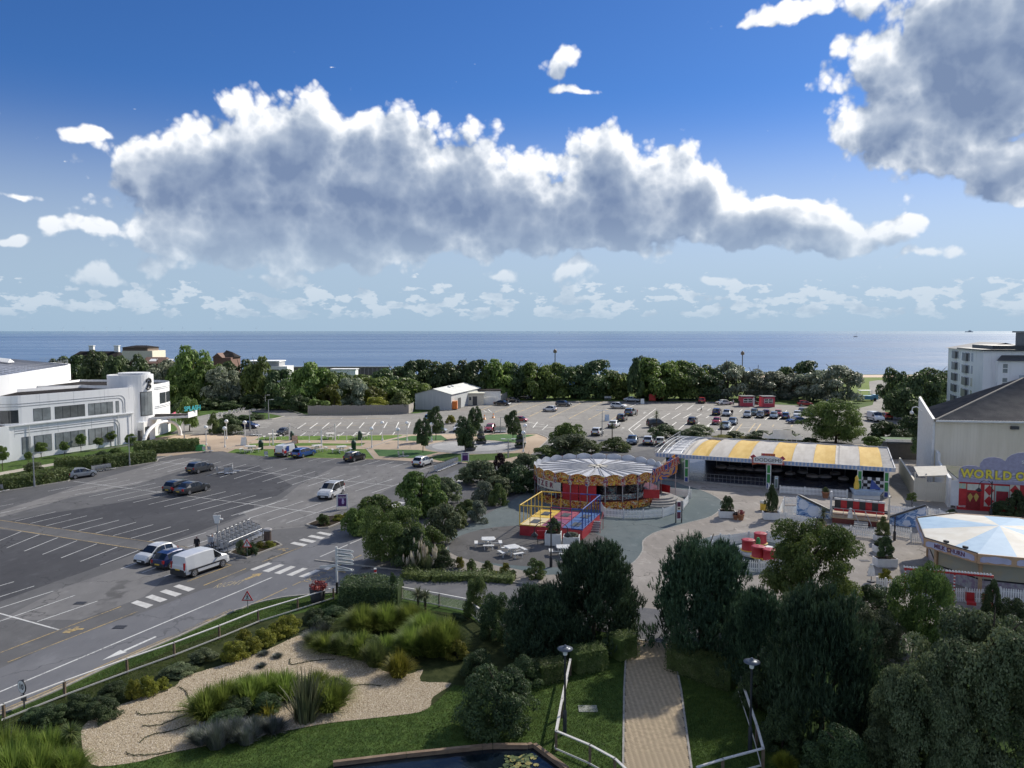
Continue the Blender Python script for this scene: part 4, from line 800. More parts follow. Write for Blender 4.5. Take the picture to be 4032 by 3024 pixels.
for x in(w_*.33,w_*.9):MB().box(x-.8,x+.8,3.4,4.6,z1-1,z1+1.9).box(x-.95,x+.95,3.2,4.8,z1+1.9,z1+2.1).build('chimney',WHITE2,rf)
a=AT(*A(1855,230),255);c=AT(*A(2010,230),255);h=thing('gabled_house','brown brick house with steep pointed gable among the trees','house',(a[0],255,0));w_=c[0]-a[0];z0=AT(*A(0,240),255)[2];z1=AT(*A(0,178),255)[2]
MB().box(0,w_,0,9,0,z0).build('wall',BRICKR,h);MB().add([(-.3,-.5,z0),(w_*.55,-.5,z0),(w_*.27,-.5,z1-.8),(-.3,9,z0),(w_*.55,9,z0),(w_*.27,9,z1-.8)],[(0,2,5,3),(1,4,5,2),(0,1,2)]).build('gable',TILE,h);MB().add([(w_*.2,2,z0),(w_+.5,2,z0),(w_+.5,9,z0),(w_*.2,9,z0),(w_*.42,5.5,z1),(w_*.75,5.5,z1-.6)],[(0,1,5,4),(1,2,5),(2,3,4,5),(3,0,4)]).build('roof',ROOFD,h)
a=AT(*B(290,330),300);c=AT(*B(510,330),300);h=thing('flat_roof_flats','pale grey flat-roofed flats half hidden behind the poplar','building',(a[0],300,0));w_=c[0]-a[0];z0=AT(*B(0,315),300)[2];z1=AT(*B(0,276),300)[2]
MB().box(0,w_,0,9,0,z0).build('wall',WHITE2,h);MB().box(-6,w_*.65,1,9,z0+.02,z1).build('top_storey',mat('grey_panel',(.28,.29,.30),.7),h);MB().box(-6.4,w_*.68,.6,9.4,z1+.02,z1+.4).build('roof',WHITE,h);[window(h,x,x+1.4,z0-3,z0-1.2,0,GLASS,WHITE2,.1,2)for x in(w_*.42,w_*.52)]
h=thing('white_cabin','small white flat roof just left of the sea wall end','building',(*AT(*B(890,370),280)[:2],0));z0=AT(*B(0,338),280)[2];MB().box(0,9,0,5,0,z0-.3).build('wall',WHITE,h);MB().box(-.3,9.3,-.3,5.3,z0-.28,z0).build('roof',WHITE2,h)
sw=thing('sea_wall','long weathered concrete sea wall along the shore below the horizon','wall',(AT(*B(460,330),346)[0],346,0));w_=AT(*B(1400,330),346)[0]-sw.location.x;zw=AT(*B(0,318),346)[2]
SWM=mat('sea_wall_concrete',(.115,.105,.095),.9,(.19,.17,.15),.5,.4,stretch=(1,1,.3));nb=26
PM=MB().box(.03,1-.03,0,.5,0,1).mesh('wall_panel',SWM)
for k in range(nb):put('wall_panel',PM,sw,(w_*k/nb,0,0),0,(w_/nb,1,zw-.4))
MB().box(-1,w_+1,-.2,.8,zw-.38,zw).build('coping',mat('coping',(.26,.24,.21),.9),sw)
# ---------------------------------------------------------------- grey shed with annexes and the wooden fence
a,c=G(*B(1625,690)),G(*B(1940,697));sh=frame('storage_shed','pale grey corrugated shed with shallow pitched roof and roof vents','shed',a,c);l=math.dist(a,c);ze=HT(c,B(0,560)[1]);zr=HT(a,B(0,540)[1])+.9
dp=24.;sk=5.5  # depth, skewed like the photo's ridge
q=[(0,0),(l,0),(l+1.5,dp),(1.5,dp)];SHEDM=mat('shed_metal',(.40,.42,.43),.5,(.47,.49,.49),.5,stretch=(8,8,.3))
MB().prism(q,0,ze,top=False).add([(0,0,ze),(l,0,ze),(l/2,0,zr)],[(0,1,2)]).build('wall',SHEDM,sh)
MB().add([(-.3,-.3,ze),(l/2,-.3,zr+.06),(l/2+1.5,dp,zr+.06),(1.2,dp,ze)],[(0,1,2,3)]).add([(l+.3,-.3,ze),(l/2,-.3,zr+.06),(l/2+1.5,dp,zr+.06),(l+1.8,dp,ze)],[(0,1,2,3)]).build('roof',mat('shed_roof',(.40,.42,.40),.6,(.52,.53,.50),.3),sh)
RIB=MB().box(-.03,.03,-.03,0,0,1).mesh('rib',SHEDM)
for k in range(26):x=.2+(l-.4)*k/25;put('cladding_rib',RIB,sh,(x,0,.05),0,(1,1,ze-.1+(zr-ze)*(1-abs(x-l/2)*2/l)))
for y in(9,12):MB().lathe([(.45,0),(.45,.35),(.6,.4),(.1,.6)],10,(l*.66,y,zr-.45)).build('roof_vent',WHITE2,sh)
MB().box(l+.9,l+.98,3,5.5,0,2.8).build('door',DGREY,sh)
a=G(*B(1990,655));an=thing('annexe','small cream brick annexe with dark doorway beside the shed','building',(*a,0),R(4));MB().box(0,7.2,0,6,0,3.1).build('wall',CREAM2,an);MB().box(-.2,7.5,-.3,6.3,3.12,3.3).build('roof',mat('annexe_roof',(.42,.42,.36),.7),an);MB().box(4.2,5.4,-.05,.05,0,2.4).build('door',DGREY,an);window(an,3.2,3.9,1.3,2.3,0,GLASS,PWHITE,.1);MB().box(6.3,12,4,9,0,3.5).build('rear_block',WHITE2,an);MB().box(6.2,12.2,3.8,9.2,3.52,3.7).build('roof',ROOFD,an)
a,c=G(*C(190,650)),G(*C(335,650));yw=frame('yard_wall','low white block wall at the corner of the storage yard','wall',a,c);MB().box(0,math.dist(a,c),0,.25,0,2.0).box(-.05,math.dist(a,c)+.05,-.05,.3,2.02,2.1).build('wall_face',PWHITE,yw)
PLANK=MB().box(-.5,.5,0,.03,0,1).mesh('plank',[TIMBER]);
def plank_fence(pts,h,label,m=None,sp=.45,name='wooden_fence',cat='fence',jag=.05):
 t=thing(name,label,cat,(*pts[0],0));o=pts[0];me=PLANK if m is None else MB().box(-.5,.5,0,.03,0,1).mesh('plank',m);rn=random.Random(4)
 for a,c in zip(pts,pts[1:]):
  l=math.dist(a,c);n=max(1,int(l/sp));an=math.atan2(c[1]-a[1],c[0]-a[0])
  for k in range(n):p=lerp(a,c,(k+.5)/n);put('plank',me,t,(p[0]-o[0],p[1]-o[1],0),an,(l/n*.93,1,h*(1+rn.uniform(-jag,jag))))
  MB().box(0,l,.035,.1,h*.25,h*.32).box(0,l,.035,.1,h*.75,h*.82).build('rail',m or TIMBER,t,(a[0]-o[0],a[1]-o[1],0),an)
 return t
plank_fence(GL(PL(B,(690,735),(700,738),(1150,737),(1570,728),(1612,708))),2.25,'long grey wooden plank fence at the back of the left far car park',sp=.42)
plank_fence(GL(PL(C,(320,640),(400,622),(540,575))),2.3,'pale plank fence round the storage yard',mat('pale_timber',(.36,.34,.30),.85,(.44,.42,.38),1),.6)
# ---------------------------------------------------------------- white apartment block
a,c=(122.5,216.),(111.,177.);ab=frame('apartment_block','white five-storey seafront apartment block with grey roofs','building',a,c);l=math.dist(a,c);F_=WallF(ab,a,c)
MB().box(0,l*.52,0,16,0,15.2).build('wall',WHITE,ab);MB().box(l*.52,l,-2.2,16,0,15.4).build('wall',WHITE,ab)
MB().add([(-1,-.7,15.25),(l*.51,-.7,15.25),(l*.51,8,17),(-1,8,17),(l*.51,16,15.25),(-1,16,15.25)],[(0,1,2,3),(3,2,4,5),(1,4,2),(0,3,5)]).build('roof',DGREY,ab)
MB().box(l*.5,l+.6,-2.8,16,15.45,15.75).box(l*.56,l*.96,0,14,15.77,16.6).build('roof',DGREY,ab)
for g0,g1,y in((l*.09,l*.36,0),(l*.56,l*.83,-2.2)):
 for fl in range(5):
  for k in range(4):
   x=g0+(g1-g0)*k/4;wd=(g1-g0)/4*.62
   if k==1:MB().box(x-.2,x+wd+1.2,y-.5,y-.05,.6+fl*3,2.5+fl*3).build('balcony',mat('balcony_grey',(.13,.135,.14),.4),ab)
   window(ab,x,x+wd,.5+fl*3,2.7+fl*3,y,mat('pale_glass',(.22,.25,.30),.2),PWHITE,.25,2)
b0=(c[0]-.3,c[1]-2.);b1=(150.,163.);fr=frame('apartment_wing','near white wing of the apartment block with glass balcony','building',b0,b1);MB().box(0,44,0,14,0,13.2).build('wall',WHITE,fr);MB().add([(-.5,-.6,13.25),(45,-.6,13.25),(45,3,14.9),(1.8,3,14.9)],[(0,1,2,3)]).box(1.8,45,3,14,13.25,14.9).build('roof',DGREY,fr)
F2=WallF(fr,b0,b1);MB().box(3.5,30,-2.2,0,8.6,8.9).build('balcony_slab',DGREY,fr);MB().box(3.6,30,-2.15,-2.1,8.95,10.1).build('glass_balustrade',mat('balustrade',(.32,.37,.42),.15),fr);window(fr,9,13,5.6,7.6,0,GLASS,PWHITE,.2,2);[window(fr,.9,2.0,z,z+2.2,0,GLASSB,PWHITE,.2,1,2)for z in(1,4.2,7.2,10.4)]
MB().box(7,30,5,13,14.92,19.6).build('plant_room',mat('plant_room_dark',(.07,.072,.075),.5,(.10,.10,.105),.5),fr);MB().box(6.4,30.6,4.4,13.6,19.62,19.95).build('roof',DGREY,fr);MB().box(16.4,17.6,7,8.2,19.97,22.3).build('chimney',CREAM2,fr)
# ---------------------------------------------------------------- cream hall with corrugated roof (right edge)
a,c=(55.4,100.),(78.,96.6);ch=frame('cream_hall','tall cream clad hall with grey corrugated hipped roof at the right edge','building',a,c);W_=40.;CH=WallF(ch,a,c);ze=CH.h(E,1250,1225)[1];bx,bz=9.5,0
dirb=Vector((59.8-55.4,112.-100.)).normalized();ln_=Vector((c[0]-a[0],c[1]-a[1])).normalized();lx=dirb.dot(ln_)*30;ly=(dirb-ln_*dirb.dot(ln_)).length*30
MB().prism([(0,0),(W_,0),(W_+lx*.42,ly*.42),(lx*.42,ly*.42)],0,ze).build('wall',CREAM,ch)
RIB2=MB().box(-.02,.02,-.02,0,0,1).mesh('rib',CREAM)
for k in range(62):put('cladding_rib',RIB2,ch,(.3+k*.4,0,.1),0,(1,1,ze-.25))
apx=(17.5,15.5,13.0);e0,e1=(-.2,-.45,ze+.05),(W_,-.45,ze+.05);bl=(lx*.42-.1,ly*.42,ze+.05);br_=(W_+lx,ly,ze+.05);ap2=(W_,15.5,13.0)
CORR=mat('corrugated_asbestos',(.075,.075,.08),.85,(.13,.126,.122),.5,.3,8);mb=MB()
def corr(p0,p1,q1,q0,n):  # corrugated slope between eave p0-p1 and ridge q0-q1
 for k in range(n):
  for j,(s0,s1,d0,d1)in enumerate(((0,.5,0,.17),(.5,1,.17,0))):
   t0,t1=(k+s0)/n,(k+s1)/n;A_,B_=lerp(p0,p1,t0),lerp(p0,p1,t1);C_,D_=lerp(q0,q1,t1),lerp(q0,q1,t0)
   mb.quad((A_[0],A_[1],A_[2]+d0),(B_[0],B_[1],B_[2]+d1),(C_[0],C_[1],C_[2]+d1),(D_[0],D_[1],D_[2]+d0))
corr(e0,e1,ap2,apx,110);corr(e0,bl,(apx[0]+.1,apx[1]+.2,apx[2]),apx,60);mb.build('roof',CORR,ch)
rc=MB();rc.tube(e0,apx,.2,.2,8);rc.tube(apx,ap2,.2,.2,8);rc.build('ridge_cap',mat('ridge',(.20,.185,.16),.85),ch)
MB().box(-.15,W_,-.6,-.42,ze-.12,ze+.12).build('gutter',PWHITE,ch);MB().box(11.4,11.55,-.15,0,0,ze).build('downpipe',CREAM2,ch);MB().box(9.0,9.9,-.45,-.02,ze-.95,ze-.55).build('floodlight',DGREY,ch)
gz=[(-.35,0),(-.35,ze+.9),(.2,ze+1.3)];g0=Vector((0,0));
mb=MB();P_=[(lx*t-.35,ly*t-.05)for t in(0,.12,.25,.42)];Zt=[ze+.2,ze+.7,ze+1.3,ze+2.1]
for k in range(3):
 for o_,f_ in((-.02,1),(.3,-1)):mb.quad(*[(x+o_,y,z)for(x,y),z in((P_[k],0),(P_[k+1],0),(P_[k+1],Zt[k+1]),(P_[k],Zt[k]))])
 mb.quad((P_[k][0]-.02,P_[k][1],Zt[k]),(P_[k+1][0]-.02,P_[k+1][1],Zt[k+1]),(P_[k+1][0]+.3,P_[k+1][1],Zt[k+1]),(P_[k][0]+.3,P_[k][1],Zt[k]))
mb.quad((P_[0][0]-.02,P_[0][1],0),(P_[0][0]+.3,P_[0][1],0),(P_[0][0]+.3,P_[0][1],Zt[0]),(P_[0][0]-.02,P_[0][1],Zt[0]));mb.quad((P_[3][0]-.02,P_[3][1],0),(P_[3][0]+.3,P_[3][1],0),(P_[3][0]+.3,P_[3][1],Zt[3]),(P_[3][0]-.02,P_[3][1],Zt[3]))
mb.build('gable_parapet',PWHITE,ch)
wl=MB();wl.path([(-.6,3.2,ze+.9),(-1.3,3.0,ze+1.5),(-1.9,2.8,ze+1.4),(-2.0,2.8,ze+.9)],.06,6);wl.ball((-2.0,2.8,ze+.7),.25);wl.build('wall_lamp',PWHITE,ch)
# ---------------------------------------------------------------- vehicles
TYRE=mat('tyre',(.012,.012,.013),.8);RIM=mat('alloy',(.42,.43,.45),.3,metal=.7);TRIM=mat('car_trim',(.02,.02,.022),.55);HEAD=mat('headlamp',(.55,.58,.60),.1,spec=.9);TAIL=mat('tail_lamp',(.32,.012,.015),.2)
PLW=mat('plate_white',(.65,.65,.62),.5);PLY=mat('plate_yellow',(.62,.42,.05),.5)
STY={  # L, W, H, wheelbase, belt, profile [(f, z/H)], stations of rear glass, roof span, windscreen
'hatch':(3.95,1.68,1.48,2.5,.60,[(0,.42),(.012,.60),(.035,.66),(.14,.955),(.3,1),(.44,1),(.575,.965),(.76,.665),(.90,.60),(.965,.50),(1,.36)],2,6),
'tiny':(3.5,1.63,1.47,2.3,.60,[(0,.42),(.012,.58),(.04,.66),(.17,.94),(.33,1),(.46,1),(.6,.955),(.78,.66),(.91,.585),(.97,.48),(1,.36)],2,6),
'suv':(4.2,1.80,1.60,2.58,.60,[(0,.44),(.010,.62),(.03,.67),(.115,.945),(.28,1),(.44,1),(.575,.965),(.745,.68),(.90,.64),(.97,.54),(1,.38)],2,6),
'saloon':(4.65,1.82,1.45,2.72,.60,[(0,.44),(.012,.62),(.13,.665),(.28,.93),(.40,1),(.48,1),(.585,.96),(.745,.655),(.89,.60),(.965,.50),(1,.36)],2,6),
'estate':(4.6,1.80,1.50,2.68,.60,[(0,.44),(.010,.60),(.03,.66),(.10,.94),(.26,1),(.44,1),(.585,.96),(.745,.655),(.89,.60),(.965,.50),(1,.36)],2,6),
'mpv':(4.32,1.74,1.80,2.72,.55,[(0,.40),(.008,.55),(.018,.60),(.045,.95),(.2,.99),(.44,1),(.60,.97),(.775,.66),(.90,.57),(.97,.46),(1,.32)],2,6),
'van':(4.8,1.92,1.94,3.0,.55,[(0,.40),(.006,.55),(.012,.60),(.035,.95),(.2,.99),(.44,1),(.635,.97),(.80,.66),(.92,.56),(.975,.44),(1,.30)],2,6)}
CARM={}
def car_meshes(st):
 if st in CARM:return CARM[st]
 L_,W_,H_,WB,belt,prof,ir,iw=STY[st];n0=[]
 for k in range(len(prof)-1):  # extra stations inside the cabin for pillars
  n0.append((*prof[k],k))
  if k==ir+2:n0.append(((prof[k][0]+prof[k+1][0])/2-.006,(prof[k][1]+prof[k+1][1])/2,k));n0.append(((prof[k][0]+prof[k+1][0])/2+.006,(prof[k][1]+prof[k+1][1])/2,k))
  elif k==iw:n0.append((prof[k][0]*.45+prof[k+1][0]*.55,prof[k][1]*.45+prof[k+1][1]*.55,k))
 n0.append((*prof[-1],len(prof)-1))
 rings=[]
 for f,z,k in n0:
  x=(f-.5)*L_;e=min(f,1-f);ws=1-.16*max(0,1-e/.09)**2;zt=z*H_;bz=min(belt*H_+.06*(1-f),zt-.04);zl=.2+.1*max(0,1-e/.05)
  cab=max(0,min(1,(zt-belt*H_)/(.38*H_)));rw_=W_/2*(.90-(.13 if st not in('van','mpv')else .06)*cab)*ws;h=W_/2*ws
  rings.append([(x,h*.90,zl),(x,h*.985,min(zl+.14,bz*.6)),(x,h,bz*.72),(x,h*.965,bz),(x,max(rw_,.3),max(zt-.07,bz+.01)),(x,max(rw_,.3)*.90,zt-.005),(x,0,zt+.012)])
 full=[r+[(p[0],-p[1],p[2])for p in r[-2::-1]]for r in rings];m=len(full[0])
 body=MB();parts={'windscreen':MB(),'rear_window':MB(),'side_window':[MB(),MB()]}
 off=0
 for i in range(len(full)-1):
  ki=n0[i][2];f0,f1=n0[i][0],n0[i+1][0]
  for j in range(m-1):
   q=[full[i][j],full[i+1][j],full[i+1][j+1],full[i][j+1]];jj=min(j,m-2-j)
   tgt=body;mi=0
   if jj==0:mi=1
   if jj==5:
    if ki==iw:tgt=parts['windscreen']
    elif ki==ir and st!='van':tgt=parts['rear_window']
   if jj==3 and ir<ki<=iw and f1-f0>.02 and not(st=='van' and f0<prof[iw][0]-.12)and not(ki==iw and f0>prof[iw][0]+.11):
    tgt=parts['side_window'][0 if j<m/2 else 1]
   q=q[::-1]if True else q
   tgt.add(q,[(0,1,2,3)],mi,tgt is body)
 body.add(full[0],[tuple(range(m))],1);body.add(full[-1],[tuple(range(m))[::-1]],1)
 body.add([full[0][0],full[-1][0],full[-1][-1],full[0][-1]],[(0,1,2,3)],1)
 r=.31 if st not in('van','suv')else .34
 for sx in(-1,1):
  for sy in(-1,1):body.add([(sx*WB/2+(r+.06)*math.cos(R(t)),sy*(W_/2+.004),r+(r+.06)*math.sin(R(t)))for t in range(-10,191,20)],[tuple(range(11))if sy<0 else tuple(range(11))[::-1]],1)
 if st=='van':body.box(-L_/2+.35,L_/2-.9,-W_/2-.012,-W_/2+.02,.62,.74,1);body.box(-L_/2+.35,L_/2-.9,W_/2-.02,W_/2+.012,.62,.74,1);body.box(-L_/2-.05,-L_/2+.12,-W_/2+.1,W_/2-.1,.28,.62,1)
 me={'body':body.mesh('body',[paint('paint_default',(.5,.5,.5)),TRIM]),'windscreen':parts['windscreen'].mesh('windscreen',CARGLASS),'side_window':[p.mesh('side_window',CARGLASS)for p in parts['side_window']]}
 if parts['rear_window'].v:me['rear_window']=parts['rear_window'].mesh('rear_window',CARGLASS)
 w=MB();
 for y0,y1 in((0,.2),):w.lathe([(r*.62,-.1),(r*.95,-.1),(r,-.06),(r,.06),(r*.95,.1),(r*.62,.1)],16,(0,0,0),0,True,True)
 me['wheel']=w.mesh('wheel',TYRE);rm=MB();rm.lathe([(.03,.105),(r*.25,.11)],12);
 for k in range(5):a_=2*math.pi*k/5;rm.add([(r*.1*math.cos(a_-1),r*.1*math.sin(a_-1),.112),(r*.62*math.cos(a_-.25),r*.62*math.sin(a_-.25),.108),(r*.62*math.cos(a_+.25),r*.62*math.sin(a_+.25),.108),(r*.1*math.cos(a_+1),r*.1*math.sin(a_+1),.112)],[(0,1,2,3)])
 rm.lathe([(r*.56,.106),(r*.68,.106)],16,(0,0,0),0,False,False);me['rim']=rm.mesh('rim',RIM);me['r']=r
 zh=prof[8][1]*H_*.80
 me['headlight']=MB().add([(0,-.17,-.07),(0,.17,-.07),(-.14,.17,.08),(-.12,-.17,.06),(-.25,-.17,-.06),(-.3,-.17,.07)],[(0,1,2,3),(4,0,3,5)]).mesh('headlight',HEAD);me['zh']=zh
 me['taillight']=MB().box(-.03,.1,-.11,.11,-.14,.14).mesh('tail_light',TAIL)if st not in('van','mpv')else MB().box(-.03,.06,-.08,.08,-.3,.3).mesh('tail_light',TAIL)
 me['plate']=[MB().box(-.012,.012,-.26,.26,-.055,.055).mesh('number_plate',k)for k in(PLW,PLY)];me['mirror']=MB().box(-.07,.06,-.1,.1,-.06,.07).mesh('mirror',TRIM)
 CARM[st]=me;return me
PAINT={k:paint('car_'+k,c,.28,.7,mt)for k,c,mt in(('white',(.62,.63,.63),0),('silver',(.32,.34,.36),.5),('grey',(.095,.10,.105),.4),('black',(.010,.010,.012),.1),('dgrey',(.045,.048,.052),.3),('navy',(.012,.022,.085),.2),('blue',(.015,.075,.30),.2),('slate',(.10,.14,.19),.4),('red',(.30,.012,.014),0),('maroon',(.10,.014,.016),.1),('cream',(.66,.62,.48),0),('green',(.03,.06,.05),.3),('skyb',(.18,.24,.30),.4),('mid',(.03,.09,.22),.3))}
def make_car(st,col,x,y,rz,label,s=1.,name=None,group='cars parked on the site'):
 L_,W_,H_,WB=STY[st][:4];m=car_meshes(st);nm=name or('van' if st in('van','mpv')else 'car')
 t=thing('parked_'+nm,label,nm,(x,y,.02),rz,group);t.scale=(s,s,s)
 b_=put('body',m['body'],t);b_.material_slots[0].link='OBJECT';b_.material_slots[0].material=PAINT[col]
 put('windscreen',m['windscreen'],t)
 if 'rear_window' in m:put('rear_window',m['rear_window'],t)
 for q in m['side_window']:put('side_window',q,t)
 for sx in(-1,1):
  for sy in(-1,1):
   w=put('wheel',m['wheel'],t,(sx*WB/2,sy*(W_/2-.085),m['r']));w.rotation_euler=(R(90)if sy<0 else R(-90),0,0);put('rim',m['rim'],w)
 for sy in(-1,1):
  o=put('headlight',m['headlight'],t,(L_/2-.04,sy*(W_/2-.34),m['zh']));o.scale=(1,sy*-1 if sy>0 else 1,1)
  zt=STY[st][4]*H_*(.88 if st not in('van','mpv')else 1.0);put('tail_light',m['taillight'],t,(-L_/2+.035,sy*(W_/2-.2),zt));put('mirror',m['mirror'],t,(L_*.21,sy*(W_/2+.08),STY[st][4]*H_+.1))
 put('number_plate',m['plate'][0],t,(L_/2+.008,0,.42));put('number_plate',m['plate'][1],t,(-L_/2-.012,0,.55 if st!='van' else .75))
 return t
def car(st,col,rear,front,side,label,**k):
 P,Q=G(*rear),G(*front);dx,dy=Q[0]-P[0],Q[1]-P[1];wbm=math.hypot(dx,dy);dx/=wbm;dy/=wbm
 s=max(.84,min(1.0,wbm/STY[st][3]));o=STY[st][1]*.47*s*(1 if side=='R' else-1)
 return make_car(st,col,(P[0]+Q[0])/2-dy*o,(P[1]+Q[1])/2+dx*o,math.atan2(dy,dx),label,s,**k)
def car2(st,col,u,v,label,ang=22,face=True,s=1.03,**k):  # near end's ground pixel, direction of the bay (deg right of straight ahead)
 P=G(u,v);d=(math.sin(R(ang)),math.cos(R(ang)));h=STY[st][0]*s/2;rz=math.atan2(d[1],d[0])+(math.pi if face else 0)
 return make_car(st,col,P[0]+d[0]*h,P[1]+d[1]*h,rz,label,s,**k)
car('hatch','silver',A(655,1300),A(808,1277),'R','silver hatchback parked against the hedge beside a row of trolleys')
car('suv','grey',A(1726,1252),A(1840,1226),'R','grey small off-roader parked next to loose trolleys')
car('saloon','dgrey',A(1642,1441),A(1798,1400),'R','dark grey sloping-back saloon beside a black estate')
car('estate','black',A(1548,1424),A(1700,1386),'R','black estate half hidden behind the dark grey saloon')
car('tiny','white',(684,2198),A2(1318,1166),'L','small white car facing the camera left of the navy hatchback')
car('hatch','navy',(672,2243),(757,2212),'R','navy blue hatchback squeezed between white car and white van')
VAN=car('van','white',A2(1692,1268),A2(1938,1183),'R','white panel van with black rubbing strip near the trolley rack')
V2=car('van','white',B(487,1112),B(627,1076),'R','white works van with roof ladder and red and blue rear livery')
car('estate','blue',B(643,1117),B(742,1092),'R','bright blue estate beside the works van with the ladder')
car('hatch','black',B(1090,1150),B(1180,1127),'R','black hatchback parked at the lawn edge below the picnic tables')
car('hatch','white',B(1692,1196),B(1770,1170),'R','white hatchback parked beside the long trolley rank')
V3=car('mpv','white',B(1002,1430),B(893,1480),'L','white taxi minivan with roof bars and black lettering along its side')
car('suv','black',B(522,906),B(484,919),'L','black car facing the camera behind the picnic lawn')
car('saloon','navy',B(80,856),B(215,860),'R','dark blue car half hidden behind the planting near the deck chairs')
car2('hatch','white',1800,1704,'white car behind the plaza trees, facing the camera',5);car2('suv','skyb',1684,1663,'pale blue people carrier above the plaza trees',5,False);car('hatch','silver',(1708,1704),(1738,1705),'R','silver car seen between the globe lamps and the plaza trees')
car2('hatch','red',1922,1704,'red hatchback facing the camera at the plaza edge',10);car('tiny','red',C(530,800),C(568,802),'R','small red car peeping out behind a plaza tree')
car('saloon','black',C(335,656),C(428,661),'R','black coupe beside the yard fence');car('tiny','black',C(448,627),C(515,629),'R','small black car behind the coupe by the yard fence');car('mpv','black',C(528,602),C(605,604),'R','black people carrier next to the blue boom lift')
car('tiny','white',C(838,713),C(757,709),'L','little white city car alone in the yellow-lined bays');car('suv','dgrey',C(868,663),C(962,668),'R','dark hatchback behind the little white city car');car('suv','white',C(1350,681),C(1440,686),'R','white compact off-roader in front of the silver saloon');car('saloon','silver',C(1468,623),C(1560,627),'R','silver saloon parked by the green fence left of the orange board')
car2('suv','slate',2472,1639,'grey boxy off-roader with two people standing beside it',22,False,1.12);car2('suv','dgrey',2441,1661,'dark hatchback queueing behind the boxy off-roader',20,False);car2('saloon','white',2408,1687,'white saloon behind the spiky palm in the queue',20,False);car2('hatch','white',2342,1718,'white hatchback at the tail of the leaving queue',20,False)
car('mpv','black',C(1690,850),C(1815,848),'R','black van half hidden by bushes in the middle of the far car park');car2('tiny','dgrey',2721,1673,'dark grey small car left of the red city car',22,False,1.08)
car2('saloon','slate',2485,1754,'blue-grey saloon facing the camera beside the hedge',14,True);car2('tiny','white',2549,1756,'white small car backing onto the teal ride lane',14,False,1.08);car2('hatch','cream',2598,1759,'cream rounded car next to the scaffold end of the dodgems',14,False)
car2('suv','red',2764,1590,'red off-roader parked in the tree shade on the far side',12,False);car('saloon','white',D(432,936),D(570,931),'R','white saloon in the tree shade left of the red huts');car('hatch','black',(2952,1595),(2986,1595),'R','black hatchback squeezed between the two red huts');car('hatch','red',D(1430,947),D(1562,948),'R','red hatchback right of the red huts');car2('suv','white',3268,1602,'white off-roader facing the camera at the right end of the shade',18)
for st,col,u,v,f,lb in(('suv','navy',2818,1637,0,'dark blue off-roader at the left end of the filled row'),('saloon','silver',2858,1641,1,'silver saloon with a person in dark clothes at its side'),('hatch','silver',2940,1647,1,'silver-blue hatchback below the left red hut'),('hatch','green',2966,1638,1,'dark green car directly behind the silver-blue hatchback'),('hatch','dgrey',2992,1648,1,'dark grey hatchback facing forward between huts'),('hatch','maroon',3015,1640,0,'maroon car directly behind the dark grey hatchback'),('hatch','skyb',3045,1651,1,'pale blue hatchback below the right red hut'),('tiny','red',3062,1641,1,'red small car directly behind the pale blue hatchback'),('hatch','mid',3092,1652,0,'bright blue hatchback showing its rear'),('hatch','white',3138,1646,1,'white hatchback right of the bright blue one'),('suv','dgrey',3156,1637,1,'dark car directly behind the white hatchback'),('hatch','silver',3196,1641,1,'silver car nearly hidden by the big rounded tree'),('tiny','red',2818,1674,1,'red city car facing the camera'),('saloon','skyb',2852,1693,1,'silver-green saloon behind the thin palm'),('saloon','slate',2880,1676,1,'slate coupe right of the red city car')):
 car2(st,col,u,v,lb,22,bool(f))
car('saloon','navy',D(1480,1160),D(1345,1166),'L','dark coupe parked across the aisle beside the big rounded tree')
car2('van','white',3467,1664,'white high-roof van facing the camera on the shore road',2,True,1.1);car2('hatch','red',3503,1654,'red car half under the tree on the shore road',3,False)
# livery and load of three vans
mb=MB();mb.box(-1.0,1.6,-.55,-.5,1.97,2.03).box(-1.0,1.6,-.1,-.05,1.97,2.03)
for k in range(8):mb.box(-.9+k*.33,-.86+k*.33,-.55,-.05,1.98,2.02)
mb.build('ladder',GALV,V2);MB().box(-1.7,-1.0,-.985,-.955,.9,1.75).build('livery_panel',BLUE,V2);MB().box(-2.3,-1.72,-.985,-.955,.7,1.1).build('livery_panel',RED,V2)
for x in(-1.2,.1):MB().box(x,x+.05,-.75,.75,1.83,1.87).build('roof_bar',TRIM,V3)
for x,t_ in((-.95,'TAXIS'),(.55,'KINGS')):o=put('lettering',text_mesh(t_,.26,TRIM,.004,width=1.2),V3,(x,.885,.92));o.rotation_euler=(R(90),0,R(180))
# ---------------------------------------------------------------- luggage trolleys
ORD=('first','second','third','fourth','fifth','sixth','seventh','eighth','ninth','tenth','eleventh','twelfth','thirteenth','fourteenth')
def trolley_meshes():
 f=MB();f.path([(-.4,-.28,.12),(.5,-.22,.12),(.5,.22,.12),(-.4,.28,.12),(-.4,-.28,.12)],.02,5);f.path([(-.4,-.28,.12),(-.5,-.28,1.0),(-.5,.28,1.0),(-.4,.28,.12)],.02,5);f.path([(-.42,-.28,.35),(-.42,.28,.35)],.015,5)
 for x,y in((-.4,-.26),(-.4,.26),(.42,0)):f.lathe([(.09,-.02),(.09,.02)],8,(x,y,.09))
 return f.mesh('frame',GALV),MB().box(-.5,-.46,-.26,.26,.42,.92).mesh('panel',mat('trolley_panel',(.50,.51,.52),.4,metal=.2)),MB().box(-.38,.5,-.22,.22,.13,.15).mesh('tray',GALV),MB().tube((-.55,-.3,1.02),(-.55,.3,1.02),.03).mesh('handle',TRIM)
TM=trolley_meshes()
def trolley(x,y,rz,label,group,s=1.):
 t=thing('luggage_trolley',label,'trolley',(x,y,.02),rz,group);t.scale=(s,)*3
 for n_,m_ in zip(('frame','panel','tray','handle'),TM):put(n_,m_,t)
 return t
